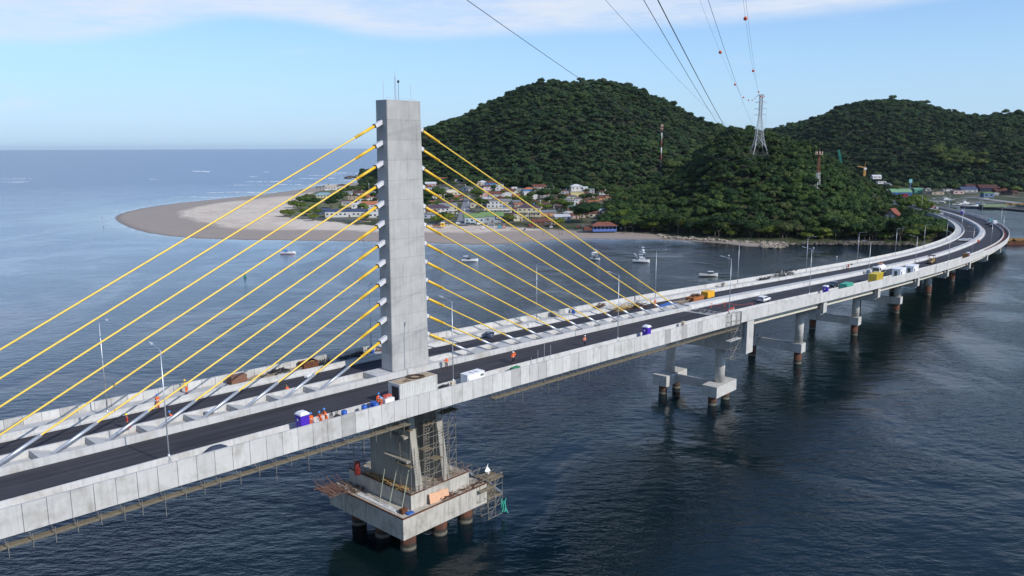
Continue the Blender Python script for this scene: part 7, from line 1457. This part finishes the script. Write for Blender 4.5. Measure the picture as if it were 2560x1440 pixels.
# driftwood on the rocks
mb = MB(); rg = random.Random(3)
for i in range(26): p = pix(rg.uniform(1760, 1935), rg.uniform(592, 606), 1.4); a = rg.uniform(0, 3.1); mb.tube(p, p+Vector((math.cos(a)*rg.uniform(1, 3), math.sin(a)*2, rg.uniform(0, 1.2))), .09, 5)
o = mb.build('driftwood', mat('driftwood_grey', (.42, .37, .30), .9)); tag(o, 'bleached driftwood branches tangled on the pale rocks', 'driftwood', None, 'stuff')
# surf lines
M_foam = mat('sea_foam', (.74, .77, .79), .8, var=.1)
def surf(rows, name, wd):
    mb = MB(); rg = random.Random(17)
    for u0, u1, v, th in rows:
        n = max(6, int((u1-u0)/6)); pv = []
        for i in range(n+1):
            u = u0+(u1-u0)*i/n; w_ = th*max(0, math.sin(math.pi*i/n))**.6*rg.uniform(.25, 1.2); vv = v+math.sin(u*.05)*.8+rg.uniform(-.3, .3); a, b = pix(u, vv-w_/2, .06), pix(u, vv+w_/2, .06); pv.append((a, b))
        for i in range(n):
            if rg.random() < .13: continue
            mb.add([pv[i][0], pv[i+1][0], pv[i+1][1], pv[i][1]], [(0, 1, 2, 3)])
    o = mb.build(name, M_foam); tag(o, wd, 'foam', None, 'stuff')
surf([(478, 538, 428.5, 2.2), (370, 396, 448, 1.8), (0, 90, 446.5, 1.6), (0, 80, 454.5, 2.0), (620, 650, 441.5, 1.4), (820, 905, 433, 1.6), (760, 860, 438, 1.4), (740, 900, 446, 1.8), (600, 760, 454, 1.6), (655, 680, 429, 1.2), (560, 640, 463, 1.0)], 'breaking_waves', 'broken white breaker lines on the open sea beyond the spit')
surf([(640, 880, 462, 1.6), (500, 700, 481, 1.5), (420, 600, 493, 1.2), (820, 900, 452, 1.6)], 'surf', 'thin surf lines running along the ocean side of the spit')
# ================= harbour =================
z = 2.6
def hb(u, v, wp, hp, c, rc, wd, kind='flat', dz=None):
    zz = 2.4 if dz is None else dz; p = pix(u, v, zz); k = p.y/FPX; r = thing('harbour_building', wd, 'building', tuple(p), 0, 'buildings round the harbour'); W_, H_ = wp*k, hp*k; D_ = min(14, W_*.6)
    mb = MB(); mb.box((0, D_/2, H_/2-.5), (W_, D_, H_+1)); mb.build('wall', wallm(c), r)
    mb = MB()
    if kind == 'flat': mb.box((0, D_/2, H_+.15), (W_+.6, D_+.6, .3))
    else: hr = min(4, D_*.28); a = W_/2+.4; mb.add([(-a, -.4, H_), (a, -.4, H_), (a, D_+.4, H_), (-a, D_+.4, H_), (-a, D_/2, H_+hr), (a, D_/2, H_+hr)], [(0, 1, 5, 4), (1, 2, 5), (2, 3, 4, 5), (3, 0, 4), (3, 2, 1, 0)])
    mb.build('roof', roofm(rc), r); n = max(1, int(W_/5))
    for i in range(n): mb = MB(); mb.box((-W_/2+(i+.5)*W_/n, -.04, H_*.5), (min(2, W_/n*.5), .1, H_*.35)); mb.build('window', M_glass, r)
hb(2255, 489, 50, 8, (.05, .14, .40), (.16, .30, .17), 'long blue harbour hall with pale green roof', 'gable'); hb(2264, 493, 12, 8, (.26, .03, .04), (.22, .04, .04), 'small crimson hall at the end of the blue one'); hb(2472, 494, 26, 12, (.14, .20, .30), (.20, .40, .05), 'lime green framed ferry office with blue front'); hb(2424, 481, 40, 7, (.40, .40, .42), NAV, 'white building with dark navy roof behind the ferry office', 'gable'); hb(2397, 485, 26, 8, PNK, GRF, 'pinkish building left of the navy roofed one')
hb(2296, 484, 20, 10, (.10, .26, .18), (.12, .32, .22), 'green arched shed beside the harbour basin', 'gable'); hb(2262, 482, 16, 6, PNK, BEI, 'pale pink house behind the crimson hall', 'gable'); hb(2193, 446, 22, 5, WHT, WHF, 'white house highest on the slope above the harbour', 'gable', 12); hb(2205, 458, 20, 4, WHT, WHF, 'second white house down the slope above the harbour', 'flat', 9); hb(2222, 463, 16, 4, GRY, GRF, 'grey roofed house just below the white ones', 'gable', 8); hb(2218, 473, 12, 3, WHT, WHF, 'white low canopy beside the knoll edge', 'flat', 6)
hb(2484, 488, 24, 5, (.5, .5, .52), WHF, 'low white truck shed right of the ferry office'); hb(2440, 476, 44, 8, (.16, .06, .05), (.07, .03, .025), 'long dark red roofed warehouse by the hill foot', 'gable'); hb(2475, 478, 50, 8, (.03, .035, .08), (.08, .035, .03), 'dark navy warehouse with red roof', 'gable'); hb(2530, 487, 34, 5, (.14, .11, .10), DKR, 'brown timber sheds at the far right quay', 'gable'); hb(2548, 462, 16, 8, WHT, GRF, 'white gabled house among trees at the right edge', 'gable', 5); hb(2345, 486, 30, 5, BEI, BEI, 'sand coloured low hall behind the basin'); hb(2370, 478, 22, 5, WHT, GRF, 'small white hall under the trees left of the pinkish one')
hb(2320, 478, 14, 7, GRY, WHF, 'grey silo house behind the green arched shed'); hb(2504, 482, 30, 6, (.10, .06, .05), RBR, 'brown shack cluster right of the navy warehouse', 'gable'); hb(2574, 470, 14, 6, (.05, .15, .4), NAV, 'blue shed just at the right frame edge')
# sign tower
p = pix(2274, 484, 2.4); r = thing('sign_tower', 'blue post with pale turquoise square sign above the harbour', 'sign', tuple(p)); mb = MB(); mb.tube((0, 0, 0), (0, 0, 13), .5, 6); mb.build('post', mat('bar_blue', (.09, .18, .62)), r); mb = MB(); mb.box((0, 0, 15), (3.6, .8, 4.4)); mb.build('panel', mat('sign_turquoise', (.20, .45, .46), .5), r)
# quay, piers, vessels
def slab(u0, v0, u1, v1, dep, h, m, wd, name='quay', cat='quay', zz=0.0):
    a, b = pix(u0, v0, zz), pix(u1, v1, zz); d = b-a; d.z = 0; nrm = Vector((-d.y, d.x, 0)).normalized(); mb = MB(); c = (a+b)/2+nrm*dep/2; mb.box(Vector((c.x, c.y, zz+h/2)), (d.length, dep, h), Matrix.Rotation(math.atan2(d.y, d.x), 3, 'Z')); return mesh_thing(name, wd, cat, mb, m)
qc = mat('quay_concrete', (.30, .29, .27), .9, dirt=(.12, .11, .10, .6)); qd = mat('quay_dark', (.06, .055, .05), .9)
slab(2225, 507, 2360, 511, 14, 2.6, qc, 'low concrete quay on the left of the harbour basin'); slab(2440, 503, 2562, 519, 12, 2.8, qc, 'long straight concrete quay running to the right frame edge'); slab(2502, 524, 2562, 530, 9, 1.4, qd, 'dark barge moored along the right hand quay', 'barge', 'barge'); slab(2400, 500, 2460, 503, 10, 3.0, qc, 'short quay behind the ferry')
ff = slab(2400, 520, 2502, 524, 12, 1.6, mat('ferry_dark', (.05, .05, .06), .6), 'long low car ferry with green ramp moored in the basin', 'ferry', 'ferry'); a = pix(2475, 519, 1.6); mb = MB(); mb.box(a+Vector((6, 6, 1.4)), (22, 8, 2.2)); o = mb.build('ramp', mat('ferry_green', (.20, .26, .15), .6), ff)
for u, v, L, kd, wd in ((2212, 506, 12, 'fish', 'small white fishing boat furthest left in the harbour'), (2224, 508, 12, 'cruiser', 'cream boat by the knoll edge in the harbour'), (2286, 504, 16, 'cruiser', 'white launch beside the pale grey boat'), (2296, 505, 14, 'cruiser', 'pale grey boat right of the white launch'), (2363, 505, 20, 'cruiser', 'white tug with tall wheelhouse in front of the ferry office'), (2352, 510, 13, 'cabin', 'dark hulled boat at the mouth of the basin'), (2425, 517, 15, 'cabin', 'white and dark workboat alongside the car ferry'), (2252, 505, 11, 'fish', 'boat moored under the crimson hall')): boat(wd, u, v, L, random.uniform(-.3, .3), kd, hw_, 'boats in the harbour')
for i, (u, v, L, kd) in enumerate(((2270, 507, 9, 'cabin'), (2304, 503, 10, 'fish'), (2318, 506, 9, 'canopy'), (2331, 502, 12, 'cabin'), (2378, 509, 12, 'fish'), (2392, 513, 10, 'cabin'), (2410, 511, 12, 'cruiser'), (2236, 504, 9, 'cabin'), (2448, 514, 11, 'fish'))):
    boat('small working boat moored '+('under the crimson hall, dark wheelhouse', 'right of the pale grey boat', 'with sunshade in mid basin', 'by the low quay, dark wheelhouse', 'left of the car ferry, blue wheelhouse', 'touching the ferry stern', 'with flybridge behind the ferry', 'between the leftmost harbour boats', 'against the long straight quay')[i], u, v, L, random.uniform(-.5, .5), kd, hw_, 'boats in the harbour')
# rusty dredging barge right of the bend
p = pix(2560, 612, 0.0); r = thing('barge', 'rusty barge loaded with yellow brown plant right of the bend', 'barge', (p.x+4, p.y, 0), .02); mb = MB(); mb.box((2, 4, .7), (34, 9, 2.4)); mb.build('hull', M_rust, r); mb = MB(); rg = random.Random(5)
for i in range(40): mb.box((rg.uniform(-13, 17), rg.uniform(1, 7), 2.1+rg.uniform(0, 1.1)), (rg.uniform(1, 5), rg.uniform(.5, 1.5), rg.uniform(.4, 1.2)), Matrix.Rotation(rg.uniform(-.3, .3), 3, 'Z'))
mb.build('cargo', mat('barge_cargo', (.24, .15, .05), .8, var=.5), r)
# yellow gear on the right quay
mb = MB(); p = pix(2540, 513, 2.8); rg = random.Random(2)
mb.box(p+Vector((1, 2.5, .25)), (20, 3, .4))
for i in range(14): mb.box(p+Vector((rg.uniform(-8, 10), rg.uniform(0, 5), .8)), (3.5, 1.5, 1.4), Matrix.Rotation(rg.uniform(-.5, .5), 3, 'Z'))
mesh_thing('machinery', 'yellow machinery lined up on the right hand quay', 'machinery', mb, mat('barge_cargo', (.24, .15, .05)))
# harbour trees
HTR = [(2215, 478, 1.6, 'round'), (2240, 480, 1.7, 'olive'), (2240, 470, 1.8, 'round'), (2262, 474, 1.6, 'round'), (2282, 474, 1.9, 'olive'), (2300, 470, 1.8, 'round'), (2322, 476, 1.6, 'round'), (2340, 478, 1.9, 'broad'), (2362, 474, 1.9, 'round'), (2384, 474, 1.7, 'olive'), (2405, 470, 1.6, 'tall'), (2452, 468, 1.8, 'tall'), (2480, 466, 1.7, 'olive'), (2505, 474, 1.7, 'round'), (2528, 470, 1.9, 'round'), (2538, 480, 1.6, 'olive'), (2556, 476, 1.8, 'round'), (2230, 466, 1.7, 'tall'), (2515, 462, 1.9, 'tall'), (2352, 466, 1.8, 'tall')]
HW_ = ['beside the slope houses', 'behind the blue hall', 'above the blue hall', 'behind the pale pink house', 'right of the turquoise sign', 'behind the green arched shed', 'beside the grey silo house', 'wide one behind the sand coloured hall', 'behind the small white hall', 'left of the pinkish building', 'behind the navy roofed building', 'at the back of the navy warehouse', 'behind the red roofed warehouse', 'right of the shack cluster', 'left of the gabled house at the edge', 'in front of the gabled house at the edge', 'rightmost one, touching the frame edge', 'on the slope below the white houses', 'at the hill foot behind the sheds', 'at the hill foot behind the sand coloured hall']
for (u, v, s_, kd), wd in zip(HTR, HW_): p = pix(u, v+7, 2.6); tree(kd, (p.x, p.y, 1.6), s_*.8, 'harbour tree '+wd, 'trees round the harbour')

# extra woodland between the harbour and the far hill
pts = []
for _ in range(1500):
    u = RNG.uniform(2180, 2900); yf, = interp_tab(u, footC); y = RNG.uniform(yf-55, yf+25); x = (u-1280)/FPX*y; pts.append((x, y, .4))
forest('woodland', pts, .55, .95, 'strip of bushy trees between the harbour and the far hill')

pts = []
for _ in range(1300):
    u = RNG.uniform(905, 1062); yf, = interp_tab(u, footA); y = RNG.uniform(yf-330, yf+20); x = (u-1280)/FPX*y
    if sdist(np.array([x]), np.array([y]), green_poly)[0] > 3: pts.append((x, y, ground_z(x, y)-2.6))
for _ in range(500):
    u = RNG.uniform(1050, 1560); yf, = interp_tab(u, footA); y = RNG.uniform(yf-35, yf+15); x = (u-1280)/FPX*y; pts.append((x, y, ground_z(x, y)-2.4))
forest('woodland', pts, .45, .95, 'band of trees where the village meets the wooded hill')

# ================= haze =================
mb = MB(); mb.box((0, 9000, 118), (130000, 150000, 244)); hzm = bpy.data.materials.new('haze_air'); hzm.use_nodes = True; t = NT(hzm.node_tree); t.n.clear()
pv = t.new('ShaderNodeVolumePrincipled', ins={'Color': (.72, .86, 1.0, 1), 'Density': 1.3e-5, 'Anisotropy': 0.0}); t.new('ShaderNodeOutputMaterial', ins={1: pv.outputs[0]})
hz_ = mb.build('haze', hzm); tag(hz_, kind='stuff')

# ---- look-alikes of one row are told apart by their order from the left ----
bpy.context.view_layer.update()
ORD = 'first second third fourth fifth sixth seventh eighth ninth tenth eleventh twelfth thirteenth fourteenth fifteenth sixteenth seventeenth eighteenth nineteenth twentieth'.split()
def ordn(i):
    return ORD[i] if i < 20 else ('twenty ' if i < 29 else 'thirty ')+ORD[(i-20) % 10] if i not in (29,) else 'thirtieth'
by = {}
for o in SC.objects:
    if o.parent is None and o.get('label') and o.get('kind') is None: by.setdefault(o['label'], []).append(o)
for lb, L in by.items():
    if len(L) > 1:
        L.sort(key=lambda o: o.matrix_world.translation.x/max(1, o.matrix_world.translation.y))
        for i, o in enumerate(L): o['label'] = lb+', '+ordn(i)+' from the left'
